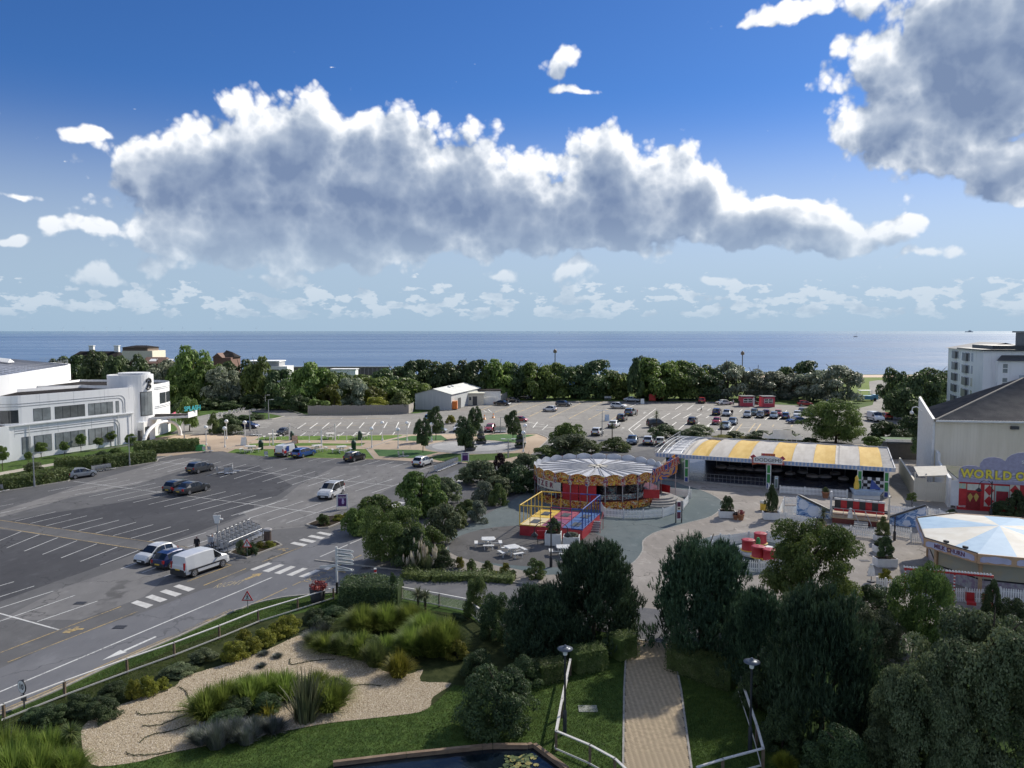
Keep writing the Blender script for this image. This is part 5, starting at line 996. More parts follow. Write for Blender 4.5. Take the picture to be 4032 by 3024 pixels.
def trolley_row(p,q,n,rz,label,s=1.):
 a,c=G(*p),G(*q)
 for k in range(n):g=lerp(a,c,k/max(1,n-1));trolley(*g,rz,label.replace('luggage trolley','%s luggage trolley from the left'%ORD[k]),label,s)
trolley_row(A(835,1235),A(975,1213),7,R(75),'luggage trolley in the row against the hedge by the silver hatchback');trolley_row(A(-20,1415),A(40,1403),3,R(75),'luggage trolley by the hedge at the left edge');trolley_row(A(1790,1060),A(1835,1060),2,R(80),'luggage trolley standing by the green grit bin')
for k,(p,r_)in enumerate(((A(1925,1250),40),(A(1980,1255),100),(A(2025,1250),75),(A(2060,1235),10))):trolley(*G(*p),R(r_),'%s loose luggage trolley from the left in the bays right of the grey off-roader'%ORD[k],'loose trolleys in the bays',1.1)
trolley(*G(*B(330,1103)),R(100),'single luggage trolley left of the works van','single trolleys');trolley_row(B(1505,1105),B(1545,1105),2,R(30),'luggage trolley abandoned on the green lawn');trolley_row(B(205,915),B(265,918),3,R(60),'luggage trolley at the planting corner by the black car')
trolley_row(B(1820,1232),B(2000,1160),11,R(62),'luggage trolley in the long rank at the plaza kerb',1.05);trolley_row(C(340,890),C(410,890),4,R(90),'luggage trolley in the rank beside the red hatchback',1.2);trolley_row(C(1290,605),C(1330,605),3,R(90),'luggage trolley by the green fence in the shade',1.1)
for k in range(3):trolley_row(lerp(B2(320,1000),B2(430,1045),k/2),lerp(B2(655,855),B2(745,890),k/2),10,R(48),'luggage trolley in the %s file of the steel-railed rack'%('back','middle','front')[k],1.05)
rk=thing('trolley_rack','steel hoop-railed trolley rack on the island by the white van','rack',(*G(*B2(430,1060)),0));o_=G(*B2(430,1060));mb=MB()
for p,q in((B2(272,1005),B2(640,840)),(B2(435,1062),B2(740,930))):
 a,c=G(*p),G(*q);L3=lambda g,z:(g[0]-o_[0],g[1]-o_[1],z);mb.path([L3(a,0),L3(a,.85),L3(lerp(a,c,.03),1.0),L3(lerp(a,c,.97),1.0),L3(c,.85),L3(c,0)],.045,7)
 for t in(.33,.66):mb.tube(L3(lerp(a,c,t),0),L3(lerp(a,c,t),1.0),.035)
mb.path([L3(G(*B2(272,1005)),1.0),L3(G(*B2(420,1060)),1.0)],.045);mb.build('rails',GALV,rk)
# ---------------------------------------------------------------- people
SKIN=mat('skin',(.42,.25,.18),.6);HAIRM=mat('hair_dark',(.03,.022,.016),.7);HAIRG=mat('hair_grey',(.30,.28,.26),.7)
CLOTH={k:mat('cloth_'+k,c,.85)for k,c in(('black',(.012,.012,.014)),('white',(.55,.55,.54)),('pale',(.40,.41,.43)),('navy',(.016,.022,.05)),('grey',(.12,.12,.13)),('red',(.25,.02,.02)),('tan',(.28,.22,.16)))}
def person(u,v,face,top,low,label,hair=HAIRM,stride=.0,h=1.74,shorts=False,g=None,arm=0.):
 g=g or G(u,v);k=h/1.74;me=bpy.data.meshes.new('body');s=stride
 V=[((0,0,.93),.14),((0,0,1.15),.135),((0,0,1.38),.15),((.01,0,1.50),.06),((.02,0,1.58),.085),((.03,0,1.66),.09),
 ((0,.09,.88),.09),((s*.45+.02,.095,.50),.065),((s*.5,.095,.10),.042),((s*.5+.15,.105,.035),.035),
 ((0,-.09,.88),.09),((-s*.35+.02,-.095,.50),.065),((-s*.75,-.095,.10),.042),((-s*.75+.15,-.105,.035),.035),
 ((0,.18,1.40),.062),((-.03-s*.2+arm*.1,.23,1.14),.045),((.05-s*.3+arm*.25,.24,.92+arm*.12),.035),((.07-s*.35+arm*.32,.235,.83+arm*.15),.028),((.10+arm*.3,.205,.86+arm*.15),.016),
 ((0,-.18,1.40),.062),((-.03+s*.2+arm*.1,-.23,1.14),.045),((.05+s*.3+arm*.25,-.24,.92+arm*.12),.035),((.07+s*.35+arm*.32,-.235,.83+arm*.15),.028),((.10+arm*.3,-.205,.86+arm*.15),.016)]
 Ed=[(0,1),(1,2),(2,3),(3,4),(4,5),(0,6),(6,7),(7,8),(8,9),(0,10),(10,11),(11,12),(12,13),(2,14),(14,15),(15,16),(16,17),(16,18),(2,19),(19,20),(20,21),(21,22),(21,23)]
 me.from_pydata([tuple(x*k for x in p)for p,_ in V],Ed,[]);o=bpy.data.objects.new('tmp',me);COL.objects.link(o)
 md=o.modifiers.new('s','SKIN');md.use_smooth_shade=True
 for i,(_,r)in enumerate(V):me.skin_vertices[0].data[i].radius=(r*k,r*k*(1.25 if i in(0,1,2)else 1));me.skin_vertices[0].data[i].use_root=i==0
 o.modifiers.new('d','SUBSURF').levels=1;bpy.context.view_layer.update();fm=bpy.data.meshes.new_from_object(o.evaluated_get(bpy.context.evaluated_depsgraph_get()));bpy.data.objects.remove(o)
 fm.materials.clear();[fm.materials.append(x)for x in(SKIN,CLOTH[top],CLOTH[low],TRIM,hair)]
 for p in fm.polygons:
  c_=p.center/k;lat=abs(c_.y);p.use_smooth=True
  p.material_index=3 if c_.z<.085 else(0 if shorts and c_.z<.48 else 2)if c_.z<.95 and lat<.2 else 0 if lat>.2 and c_.z<.97 else 1 if c_.z<1.49 else 4 if(c_.z>1.68 or(c_.x<-.01 and c_.z>1.56))else 0
 t=tag(put('person',fm,None,(g[0],g[1],.03),R(face)),label,'person','people about the car parks');return t
person(*A2(1718,1080),-90,'black','black','person in black top standing behind the white van',HAIRG,h=1.8);person(*A2(1852,1050),-60,'pale','grey','person in pale patterned top beside the trolley rack',HAIRG,h=1.66)
person(*C(1557,748),0,'white','black','person in white shirt and dark trousers beside the boxy off-roader',arm=.6);person(*C(1568,746),180,'red','black','person in red top facing the one in the white shirt',h=1.66)
person(*D(192,1022),-20,'white','black','person in white top and shorts striding across the aisle',HAIRG,.32,shorts=True);person(*D(578,1075),-90,'black','grey','person in dark jacket beside the silver saloon');person(*D(592,945),-60,'white','navy','person in white top near the left red hut',stride=.15);person(*D(660,952),-90,'black','grey','person in dark clothes just left of the left red hut');person(*C(318,905),-40,'black','black','person in black walking past the red hatchback',stride=.25)
# ---------------------------------------------------------------- funfair
def artmat(name,cols,scale=1.1,warp=.9,stretch=(1,1,1.5)):  # hand-painted swirls in flat colours
 m=bpy.data.materials.new(name);m.use_nodes=True;b=NB(m.node_tree);p=m.node_tree.nodes['Principled BSDF'];tc=b.n('ShaderNodeTexCoord')
 v=b.vm('MULTIPLY',tc.outputs['Object'],stretch);wn=b.n('ShaderNodeTexNoise');b.put(wn.inputs['Vector'],v);wn.inputs['Scale'].default_value=scale*1.3;wn.inputs['Detail'].default_value=1
 v2=b.vm('ADD',v,b.vm('MULTIPLY',wn.outputs['Color'],(warp,)*3));n=b.noise(v2,scale,1.2,.45,.6);k=len(cols)
 b.put(p.inputs['Base Color'],b.ramp(n,[(.24+.52*i/k,c)for i,c in enumerate(cols)],'CONSTANT'));p.inputs['Roughness'].default_value=.45;return m
Yc,Rc,Oc,Wc,Kc,Pc,Bc=(.72,.50,.07),(.36,.02,.015),(.66,.23,.03),(.62,.58,.45),(.03,.015,.03),(.16,.05,.20),(.04,.08,.28)
ART=artmat('fairground_art',[Rc,Yc,Rc,Kc,Yc,Oc,Rc,Yc,Wc,Rc,Oc,Rc],1.5);ARTC=artmat('ride_car_art',[Kc,(.03,.12,.16),Wc,Kc,(.20,.03,.03),(.25,.45,.45),Kc,Wc],2.2);ARTR=artmat('sign_art',[(.03,.04,.20),(.05,.08,.30),Oc,(.04,.05,.22),(.55,.30,.16),Oc],.5)
WAVE=artmat('wave_art',[(.03,.10,.30),(.16,.30,.56),(.40,.54,.74),(.10,.22,.46),(.62,.70,.82),(.18,.32,.58)],.9,1.4,(1,1,1.8));CLOUDP=mat('cloud_paint',(.55,.62,.74),.5,(.68,.74,.84),1.2)
CANV=mat('canvas_grey',(.42,.39,.345),.8,(.52,.49,.44),.6,.15,3,stretch=(2,.4,1));CANY=mat('canvas_yellow',(.58,.36,.06),.75,(.68,.46,.12),.5,.15,3,stretch=(2,.4,1));OLDW=mat('weathered_white',(.42,.43,.45),.7,(.60,.61,.63),.7,.1,4,lo=.25,hi=.6)
REDF=mat('red_floor',(.13,.022,.02),.4,(.19,.035,.03),2);NAVYF=mat('dodgem_floor',(.10,.11,.15),.25,(.13,.14,.18),.4);CONC=mat('concrete',(.28,.27,.25),.85,(.36,.345,.32),2,.3)
# waltzer
g0=G(*C2(1500,852));RW=7.75;wc=((2357-CU)/FPX*(g0[1]+RW),g0[1]+RW);wz=thing('waltzer','round waltzer ride with painted yellow and red rounding boards and white roof','fairground ride',(*wc,0));pol=lambda r,t,z=0.:(r*math.cos(R(t)),r*math.sin(R(t)),z)
NP=24;st_=360/NP;Z0,Z1=2.75,3.75
def rb(name,t0,t1,z0,z1,arch,m,r=RW,inner=None,seg=6):
 mb=MB();o1=[pol(r,t0+(t1-t0)*k/seg)for k in range(seg+1)]
 zt=[z1+arch*math.sin(math.pi*k/seg)for k in range(seg+1)]
 for k in range(seg):mb.quad((*o1[k][:2],z0),(*o1[k+1][:2],z0),(*o1[k+1][:2],zt[k+1]),(*o1[k][:2],zt[k]))
 if inner:
  o2=[pol(r-.08,t0+(t1-t0)*k/seg)for k in range(seg+1)]
  for k in range(seg):mb.quad((*o2[k+1][:2],z0),(*o2[k][:2],z0),(*o2[k][:2],zt[k]),(*o2[k+1][:2],zt[k+1]),1);mb.quad((*o1[k][:2],zt[k]),(*o1[k+1][:2],zt[k+1]),(*o2[k+1][:2],zt[k+1]),(*o2[k][:2],zt[k]),1)
 return mb.build(name,[m,OLDW],wz)
COLM=MB().tube((0,0,0),(0,0,Z0),.07,.07,8).mesh('column',GALV)
for k in range(NP):
 t=-90+k*st_;rb('rounding_board',t+.2,t+st_-.2,Z0,Z1-.05,.28,ART,RW,True);put('column',COLM,wz,pol(RW-.12,t))
 MB().add([(*pol(RW+.03,t-1.5)[:2],Z0-.1),(*pol(RW+.03,t+1.5)[:2],Z0-.1),(*pol(RW+.03,t+2.2)[:2],Z0+.45),(*pol(RW+.05,t)[:2],Z1+.1),(*pol(RW+.03,t-2.2)[:2],Z0+.45)],[(0,1,2,3,4)]).build('jester_crest',[artmat('crest',[Pc,Rc,Wc,Bc],3)]if k==0 else[bpy.data.materials['crest']],wz)
mb=MB()
for k in range(48):
 a_,b_=360*k/48,360*(k+1)/48;mb.quad(pol(RW-.1,a_,3.25),pol(RW-.1,b_,3.25),pol(1.2,b_,3.55),pol(1.2,a_,3.55))
mb.build('roof',OLDW,wz)
RB_=MB().box(1.2,RW-.15,-.05,.05,0,.1).mesh('roof_rib',mat('rib_steel',(.36,.36,.37),.6,(.48,.47,.46),3))
for k in range(NP):
 for d in(-1.6,1.6):o=put('roof_rib',RB_,wz,(0,0,3.6),R(-90+k*st_+d));o.rotation_euler=(0,R(2.65),R(-90+k*st_+d))
MB().lathe([(1.5,3.5),(1.3,3.62),(.9,3.55),(.2,3.4)],12).build('roof_hub',DGREY,wz)
for t in(10,70,130,200,260,320):MB().box(.1,1.25,-.22,.22,3.6,3.66,0,R(t)).build('hub_board',CREAM2,wz)
MB().lathe([(RW-.2,0),(RW-.2,.95)],48,cap=False).lathe([(.05,.95),(RW-.2,.96)],48,cap=False).build('platform',REDF,wz)
MB().lathe([(1.6,.96),(1.6,2.6),(1.9,2.7)],24).build('centre_booth',mat('booth_dark',(.035,.03,.035),.5),wz);MB().lathe([(RW-.35,3.2),(.2,3.3)],32,cap=False).build('ceiling',DGREY,wz)
MB().lathe([(RW-1.0,.97),(RW-.95,3.2)],40,cap=False).build('back_screen',mat('ride_back',(.025,.02,.025),.6),wz)if False else None
for k in range(8):  # the tubs
 t=-90+8+k*45;tb=MB();tb.lathe([(.2,.0),(.95,.05),(1.05,.35),(.98,.7)],14);tb.build('tub',ARTC,wz,pol(4.9,t,1.05));MB().add([pol(1.0,q,.6)for q in range(-120,121,20)]+[pol(1.02,q,1.15)for q in range(-120,121,20)],[(i,i+1,14+i,13+i)for i in range(12)]).build('tub_back',ARTC,wz,pol(4.9,t,1.05),R(t))
for i in(-3,-2):t=-90+i*st_*1.0;
for t0_,t1_ in((-128,-113),(-112.4,-97.5)):rb('shutter',t0_,t1_,.75,Z0-.02,0,RED,RW-.16)
rb('name_board',-163,-129,1.75,Z0-.02,0,CREAM2,RW-.02)
for i,ch_ in enumerate('WALTZER'):
 t=-178+6.4*i;o=put('lettering',text_mesh(ch_,.85,mat('sign_maroon',(.22,.02,.06),.5),.02,bold=.01),wz,pol(RW+.02,t,2.25));o.rotation_euler=(R(90),0,R(t+90))
for k in range(NP):
 t=-90+k*st_
 if-178<t-360*(t>180)<-42 or t>180:rb('skirt_board',t+.2,t+st_-.2,.02,.85,.06,ART,RW);rb('car_panel',t+.4,t+st_-.4,1.05,1.62,.05,ARTC,RW-.3)
P1,P2=Vector(pol(RW+.05,-43)),Vector(pol(RW+1.7,-10));sb=put('sign_board',None,wz,tuple(P1),math.atan2(P2.y-P1.y,P2.x-P1.x));lw=(P2-P1).length
wv=[(0,2.55),(lw*.5,2.75),(lw,3.15),(lw,5.2),(lw*.88,5.35),(lw*.7,5.0),(lw*.45,4.45),(lw*.2,4.2),(0,4.2)]
o=poly_y(wv,-.05,.05).build('sign_panel',ARTR,sb);wtext('WALTZER',sb,lw*.54,-.075,4.05,1.3,CREAM2,.95,.015,.05,0,R(-11));wtext('WALTZER',sb,lw*.54,-.1,4.05,1.3,RED,.95,.02,.0,0,R(-11));sb.name='name_sign'
for q in(lw*.3,lw*.97):MB().tube((q,.1,0),(q,.1,3.2),.05).build('sign_post',GALV,sb)
for k,r_ in enumerate((3.4,2.95,2.5,2.05)):  # half-round steps
 cs_=pol(RW-.4,-28);MB().prism([(cs_[0]+r_*math.cos(R(q)),cs_[1]+r_*math.sin(R(q)))for q in range(-112,61,12)],.0+.2*k,.2+.2*k).build('step',CONC,wz)
pr=MB();q0,q1=pol(RW-.3,-52),pol(RW+1.1,-44);pr.quad((*q0[:2],.95),(*q1[:2],.95),(*q1[:2],1.85),(*q0[:2],1.85));pr.path([(*q0[:2],1.9),(*q1[:2],1.9)],.05);pr.build('ramp_panel',RED,wz)
q0,q1=pol(RW-.4,-14),pol(RW+1.0,-20);pr=MB();pr.quad((*q0[:2],.9),(*q1[:2],.9),(*q1[:2],1.8),(*q0[:2],1.8));pr.build('ramp_panel',RED,wz)
# trampoline unit
FL,FRr,BR=G(*C2(405,1128)),G(*C2(1085,1184)),G(*C2(1276,1000));BL=(FL[0]+BR[0]-FRr[0],FL[1]+BR[1]-FRr[1]);tr=frame('trampoline_unit','caged trampoline trailer with yellow, red and blue frame and red skirt','trampoline',FL,FRr);tw_=math.dist(FL,FRr);
inv_=Matrix.Rotation(-tr.rotation_euler.z,2);bl=inv_@Vector((BL[0]-FL[0],BL[1]-FL[1]));brr=inv_@Vector((BR[0]-FL[0],BR[1]-FL[1]));tz0=HT(FL,C2(0,1022)[1]);tz1=HT(FL,C2(0,800)[1])
q4=[(0,0),(tw_,0),tuple(brr),tuple(bl)];MB().prism(q4,0,tz0).build('skirt',REDV,tr);bil=lambda s,t:tuple((Vector((0,0)).lerp(Vector((tw_,0)),s)).lerp(Vector(bl).lerp(Vector(brr),s),t))
PAD=[YEL,mat('pad_cream',(.62,.52,.30),.6),mat('pad_red',(.32,.06,.09),.6),mat('pad_plum',(.22,.05,.12),.6),mat('pad_blue',(.05,.13,.30),.6),mat('pad_blue2',(.04,.10,.26),.6)]
for i in range(3):
 for j in range(2):
  s0,s1,t0,t1=i/3+.01,(i+1)/3-.01,j/2+.01,(j+1)/2-.01;pd=MB().prism([bil(s0,t0),bil(s1,t0),bil(s1,t1),bil(s0,t1)],tz0+.01,tz0+.09).build('pad',PAD[i*2+(1-j)],tr);MB().prism([bil(s0+.09,t0+.13),bil(s1-.09,t0+.13),bil(s1-.09,t1-.13),bil(s0+.09,t1-.13)],tz0+.095,tz0+.12).build('jumping_bed',mat('jump_mesh',(.05,.06,.07),.7),pd)
FC=[YEL,YEL,mat('frame_maroon',(.22,.02,.07),.4),BLUE]
edge=[(0,0,1,0),(1,0,1,1),(1,1,0,1),(0,1,0,0)]
for e,(s0,t0,s1,t1)in enumerate(edge):
 for k in range(6):
  f=k/6;s,t=s0+(s1-s0)*f,t0+(t1-t0)*f;p=bil(s,t);q=bil(s0+(s1-s0)*(k+1)/6,t0+(t1-t0)*(k+1)/6);cm=YEL if s<.34 else FC[2]if s<.67 else BLUE
  if e in(1,3):cm=BLUE if e==1 else YEL
  MB().tube((*p,tz0),(*p,tz1),.06 if k%3==0 else .035).build('post',cm,tr);MB().tube((*p,tz1),(*q,tz1),.06).build('top_rail',cm,tr);MB().tube((*p,tz0+.1),(*q,tz0+.1),.04).build('bottom_rail',cm,tr)
for k in range(5):MB().box(0,1.6,-.02+k*.28,.26+k*.28,0,.18+.16*k).build('step',GALV,tr,(brr[0]-1.0,brr[1]-3.6,0))
MB().path([(0,-.2,0),(0,-.2,.9),(0,1.4,1.8),(0,1.4,0)],.03).build('handrail',RED,tr,(brr[0]+.75,brr[1]-3.6,0))
# ---------------------------------------------------------------- dodgems
a,c=(19.3,102.7),(45.9,91.2);dg=frame('dodgems','long open-fronted dodgems pavilion under yellow and grey striped barrel canvas','fairground ride',a,c);DF=WallF(dg,a,c);ld=math.dist(a,c);dd=17.6;EX=lambda x,y:DF.h(D2,x,y)[0];EX2=lambda x,y:DF.h(E2,x,y)[0]
MB().box(.8,ld-.4,.3,dd,0,.18).build('floor',NAVYF,dg);MB().box(.6,ld-.3,-.1,.3,0,.2).build('floor_edge',CONC,dg);MB().box(3.8,ld-.5,dd-.1,dd,.2,3.4).build('back_wall',mat('dark_blue_wall',(.06,.07,.12),.6),dg);MB().box(ld-.6,ld-.5,3,dd,.2,3.2).build('end_wall',mat('dark_green_wall',(.02,.05,.03),.6),dg);MB().box(.6,.7,4,dd,0,3.0).build('end_wall',mat('green_hoarding',(.04,.12,.05),.6),dg)
MB().box(.2,ld,.25,dd+.3,3.12,3.22).build('ceiling',OLDW,dg)
fz0,fz1=3.12,3.62;MB().box(0,ld,-.06,.06,fz0,fz1).build('fascia',OLDW,dg);SL=MB().box(-.11,.11,-.075,-.061,fz0+.03,fz1-.03).mesh('fascia_stripe',mat('pale_blue',(.22,.32,.50),.5))
for k in range(int(ld/.44)):put('fascia_stripe',SL,dg,(.3+k*.44,0,0))
MB().box(ld-.06,ld+.06,.07,dd,fz0,fz1).build('fascia',OLDW,dg);MB().box(0,ld,dd-.05,dd+.05,3.3,fz1+.1).build('back_fascia',OLDW,dg)
sx=[EX(360,245),EX(465,250),EX(660,262),EX(870,280),EX(1100,292),EX(1340,305),EX(1565,318),EX(1800,335),EX(2040,350),EX2(10,400),EX2(260,408),EX2(530,422)]
def vault(x0,x1,m,name,mess=0.):
 mb=MB();n=12;K=[(i/n)for i in range(n+1)];zz=lambda t:fz1-.02+.62*math.sin(math.pi*min(1,max(0,t)))**.8;seg=4
 for i in range(n):
  for j in range(seg):
   xa,xb=x0+(x1-x0)*j/seg,x0+(x1-x0)*(j+1)/seg;sg=lambda q:-.06*math.sin(math.pi*(q-x0)/(x1-x0))-mess*abs(math.sin(q*3.1))*.25
   y0,y1=.35+(dd-.7)*K[i],.35+(dd-.7)*K[i+1];mb.add([(xa,y0,zz(K[i])+sg(xa)),(xb,y0,zz(K[i])+sg(xb)),(xb,y1,zz(K[i+1])+sg(xb)),(xa,y1,zz(K[i+1])+sg(xa))],[(0,1,2,3)],0,True)
 return mb.build(name,m,dg)
for k in range(11):vault(sx[k]+.01,sx[k+1]-.01,CANY if k in(1,3,5,7,10)else CANV,'canvas_stripe',1. if k<2 else 0.)
sx.append(ld-.1);MB().box(sx[11]+.05,ld-.1,.4,dd-.2,3.4,3.5).build('bare_roof',mat('grey_slates',(.15,.15,.16),.7,(.28,.28,.28),2.2,.4,9,stretch=(1,2,1)),dg)
for x in(.2,.9,1.6,sx[0]-.1):
 mb=MB();mb.path([(x,.35+(dd-.7)*i/12,fz1+.02+.62*math.sin(math.pi*i/12)**.8 if 0<i<12 else fz1)for i in range(13)],.06,6);mb.build('roof_arch',GALV,dg)
for k in range(9):MB().tube((0,1+k*2,3.4+.5*math.sin(math.pi*(1+2*k)/dd)),(sx[0],1+k*2,3.4+.5*math.sin(math.pi*(1+2*k)/dd)),.035).build('purlin',GALV,dg)
mb=MB();rail(mb,[(-.1,.2,3.4),(-.1,dd,3.4)],1.0,1.2,.03);mb.build('edge_rail',GALV,dg)
for x in(EX(425,560),EX(1315,630),EX2(250,790),ld-.9):
 cl_=MB().box(x-.28,x+.28,-.28,.28,0,3.1).build('column',PWHITE,dg)
 for z0,z1,m in((.75,1.85,GREENP),(2.0,3.0,GREENP),(.1,.65,BLUE)):MB().box(x-.19,x+.19,-.295,-.281,z0,z1).build('column_panel',m,cl_)
mb=MB();rail(mb,[(EX(460,585),.6,.2),(EX(1300,640),.6,.2)],.95,.5,.018);mb.build('barrier',GALV,dg)
for(x,z,w,hh)in((EX2(420,690),1.35,3.1,1.5),):
 for i in range(7):
  for j in range(4):MB().box(x-1.6+i*.46,x-1.16+i*.46,.12,.14,.7+j*.4,1.08+j*.4).build('chequer_tile',PWHITE if(i+j)%2 else BLACKM,dg)
S_=[DF.h(D2,*q)for q in((1140,355),(1145,300),(1120,262),(1160,242),(1185,268),(1240,262),(1240,230),(1390,236),(1392,268),(1440,280),(1475,262),(1505,295),(1470,312),(1495,360),(1420,355),(1200,345))]
sg=poly_y(S_,-.35,-.25).build('name_sign',artmat('sign_frame',[(.35,.03,.06),Oc,(.35,.03,.06),(.45,.06,.10)],2.5),dg);cxs=sum(p[0]for p in S_)/len(S_);czs=DF.h(D2,1315,302)[1]
poly_y([(cxs-1.75,czs-.45),(cxs+1.75,czs-.45),(cxs+1.75,czs+.2),(cxs+.8,czs+.5),(cxs-.8,czs+.5),(cxs-1.75,czs+.2)],-.38,-.36).build('sign_face',PWHITE,sg);wtext('DODGEMS',sg,cxs+.05,-.39,czs-.06,.62,BLACKM,1.1,.01,.0)
cresta=DF.h(D2,1290,95);cb=[(-2.6,0),(2.6,0),(2.4,.7),(1.7,.35),(1.2,.6),(1.2,1.1),(-1.2,1.1),(-1.2,.6),(-1.7,.35),(-2.4,.7)];gX=G(*D2(1455,110),z=3.8);lx_=(gX[0]-a[0])*math.cos(dg.rotation_euler.z)+(gX[1]-a[1])*math.sin(dg.rotation_euler.z)
poly_y([(lx_+x*1.1,4.0+z*1.25)for x,z in cb],dd+.2,dd+.3).build('rear_cresting',PWHITE,dg)
mb=MB();[mb.tube((lx_+x,dd+.35,3.4),(lx_+x,dd+.35,4.6),.04)for x in(-2,-.7,.7,2)];mb.build('cresting_frame',GALV,dg)
DCM=[MB().lathe([(.85,0),(1.0,.06),(1.02,.22),(.92,.28)],16).mesh('bumper',TRIM),MB().lathe([(.86,.25),(.82,.5),(.55,.62),(.5,.45),(.1,.4)],14).mesh('tub',mat('dodgem_tub',(.35,.33,.32),.3,(.50,.46,.44),1)),MB().tube((-.7,0,.4),(-.75,0,2.6),.03).mesh('pole',GALV)]
for i,(x,y)in enumerate(((805,412),(918,422),(1010,428),(1100,435),(1225,445),(1410,452),(1550,482),(1685,470),(1795,512),(1930,518),(2040,485),(2130,540))):
 g=G(*D2(x,y),z=.18);t=thing('bumper_car','dark oval bumper car parked on the dodgem floor under the canvas','bumper car',(*g,.2),i*.7,'bumper cars on the dodgem floor');t['label']=('bumper car, %s from the left in the line on the dodgem floor'%('first','second','third','fourth','fifth','sixth','seventh','eighth','ninth','tenth','eleventh','twelfth')[i]);t.scale=(1,.78,1)
 for n_,m_ in zip(('bumper','tub','pole'),DCM):put(n_,m_,t)
 # ---------------------------------------------------------------- white picket fences
PKT=MB().add([(-.05,0,.06),(.05,0,.06),(.05,.02,.06),(-.05,.02,.06),(-.05,0,.92),(.05,0,.92),(.05,.02,.92),(-.05,.02,.92),(0,.01,1.0)],[(3,2,1,0),(0,1,5,4),(1,2,6,5),(2,3,7,6),(3,0,4,7),(4,5,8),(5,6,8),(6,7,8),(7,4,8)]).mesh('picket',mat('picket_white',(.80,.80,.77),.5));PPOST=MB().box(-.055,.055,-.055,.055,0,1.06).mesh('post',PWHITE)
def picket(pts,label,h=1.0,sp=.15,z=0.):
 ln=GL(pts);o=ln[0];t=thing('picket_fence',label,'fence',(*o,z),0,'white picket fences of the funfair')
 for a,c in zip(ln,ln[1:]):
  l=math.dist(a,c);n=max(1,int(l/sp));an=math.atan2(c[1]-a[1],c[0]-a[0]);put('post',PPOST,t,(a[0]-o[0],a[1]-o[1],0),an,(1,1,h))
  for k in range(n):p=lerp(a,c,(k+.5)/n);put('picket',PKT,t,(p[0]-o[0],p[1]-o[1],0),an,(1,1,h))
  for zz in(.25,.72):MB().box(0,l,.022,.06,zz*h,zz*h+.07).build('rail',PWHITE,t,(a[0]-o[0],a[1]-o[1],0),an)
 put('post',PPOST,t,(ln[-1][0]-o[0],ln[-1][1]-o[1],0));return t
picket(PL(C2,(1292,868),(1330,928),(1535,945),(1750,948),(1960,932))+PL(D2,(165,935),(290,892),(385,850),(445,770),(455,690)),'white picket fence curving round the front of the waltzer');picket(PL(D2,(225,690),(470,722)),'short white picket fence behind the waltzer steps')
picket(PL(D2,(1315,652),(1360,657)),'tiny length of white picket fence beside the dodgem column');picket(PL(D2,(1440,672),(1710,690),(2170,722))+PL(E2,(108,790)),'white picket fence along the right half of the dodgems front')
picket(PL(D2,(1420,965),(1500,985),(1825,1042))+PL(D2,(1828,1095),(2212,1135))+PL(E2,(430,1272)),'long white picket fence in front of the wave ride');picket(PL(D2,(1422,958),(1470,840),(1485,800),(1625,800)),'white picket fence at the left side of the wave ride');picket(PL(D2,(1480,905),(1620,905)),'short white picket fence just left of the wave panel')
picket(PL(E2,(595,975),(900,1000),(1060,1015)),'white picket fence behind the right wave panel');picket(PL(E2,(1060,1005),(1200,1030),(1300,1075)),'white picket fence between wave ride and striped stall');picket(PL(E2,(620,1230),(860,1270)),'white picket fence right of the box planters');picket(PL(E2,(865,1312),(1060,1325)),'small white picket gate with a red notice',.95)
picket(PL(D2,(690,1255),(790,1225),(885,1235),(1100,1200),(1300,1195),(1560,1240)),'white picket fence behind the teacups');picket(PL(D2,(690,1260),(705,1310),(790,1390),(890,1455),(1020,1515),(1215,1532),(1450,1500)),'white picket fence in front of the teacups')
picket(PL(E3,(1290,985),(1400,985),(1600,990),(1780,1000)),'white picket fence behind the swing seats',1.1);picket(PL(E3,(1960,985),(2212,1010),(2500,1040)),'white picket fence at the right edge by the stall',1.1);picket(PL(E3,(670,860),(760,870),(850,880)),'short white picket fence by the closed parasol',1.)
# teacups
gt=G(*D2(1200,1330));te=thing('teacup_ride','small teacup ride with round grey platform','fairground ride',(*gt,0));MB().lathe([(1.85,.1),(1.9,.25),(1.9,.4),(.1,.45)],32).build('platform',OLDW,te);MB().box(-.9,-.5,-2.1,-1.92,.0,.95).build('control_box',PWHITE,te);MB().lathe([(.2,.45),(.2,1.3),(.1,1.5)],12).build('hub',GREENP,te)
for i,(x,y,s)in enumerate(((1095,1290,1),(1225,1215,.9),(1205,1365,1),(1330,1400,.8))):
 g=G(*D2(x,y),z=.46);t=thing('covered_teacup',('red covered teacup at the left on the platform','red covered teacup farthest back on the platform','red covered teacup nearest the front fence','red covered teacup half behind the tree')[i],'teacup',(*g,.46),0,'covered teacups');MB().lathe([(.60,.03),(.57,.12),(.55,.88),(.62,.93),(.52,.99),(.30,.96),(.05,1.03)],20).build('cover',REDV,t);MB().lathe([(.64,-.0),(.70,.05),(.62,.08)],20).build('saucer',YEL,t)
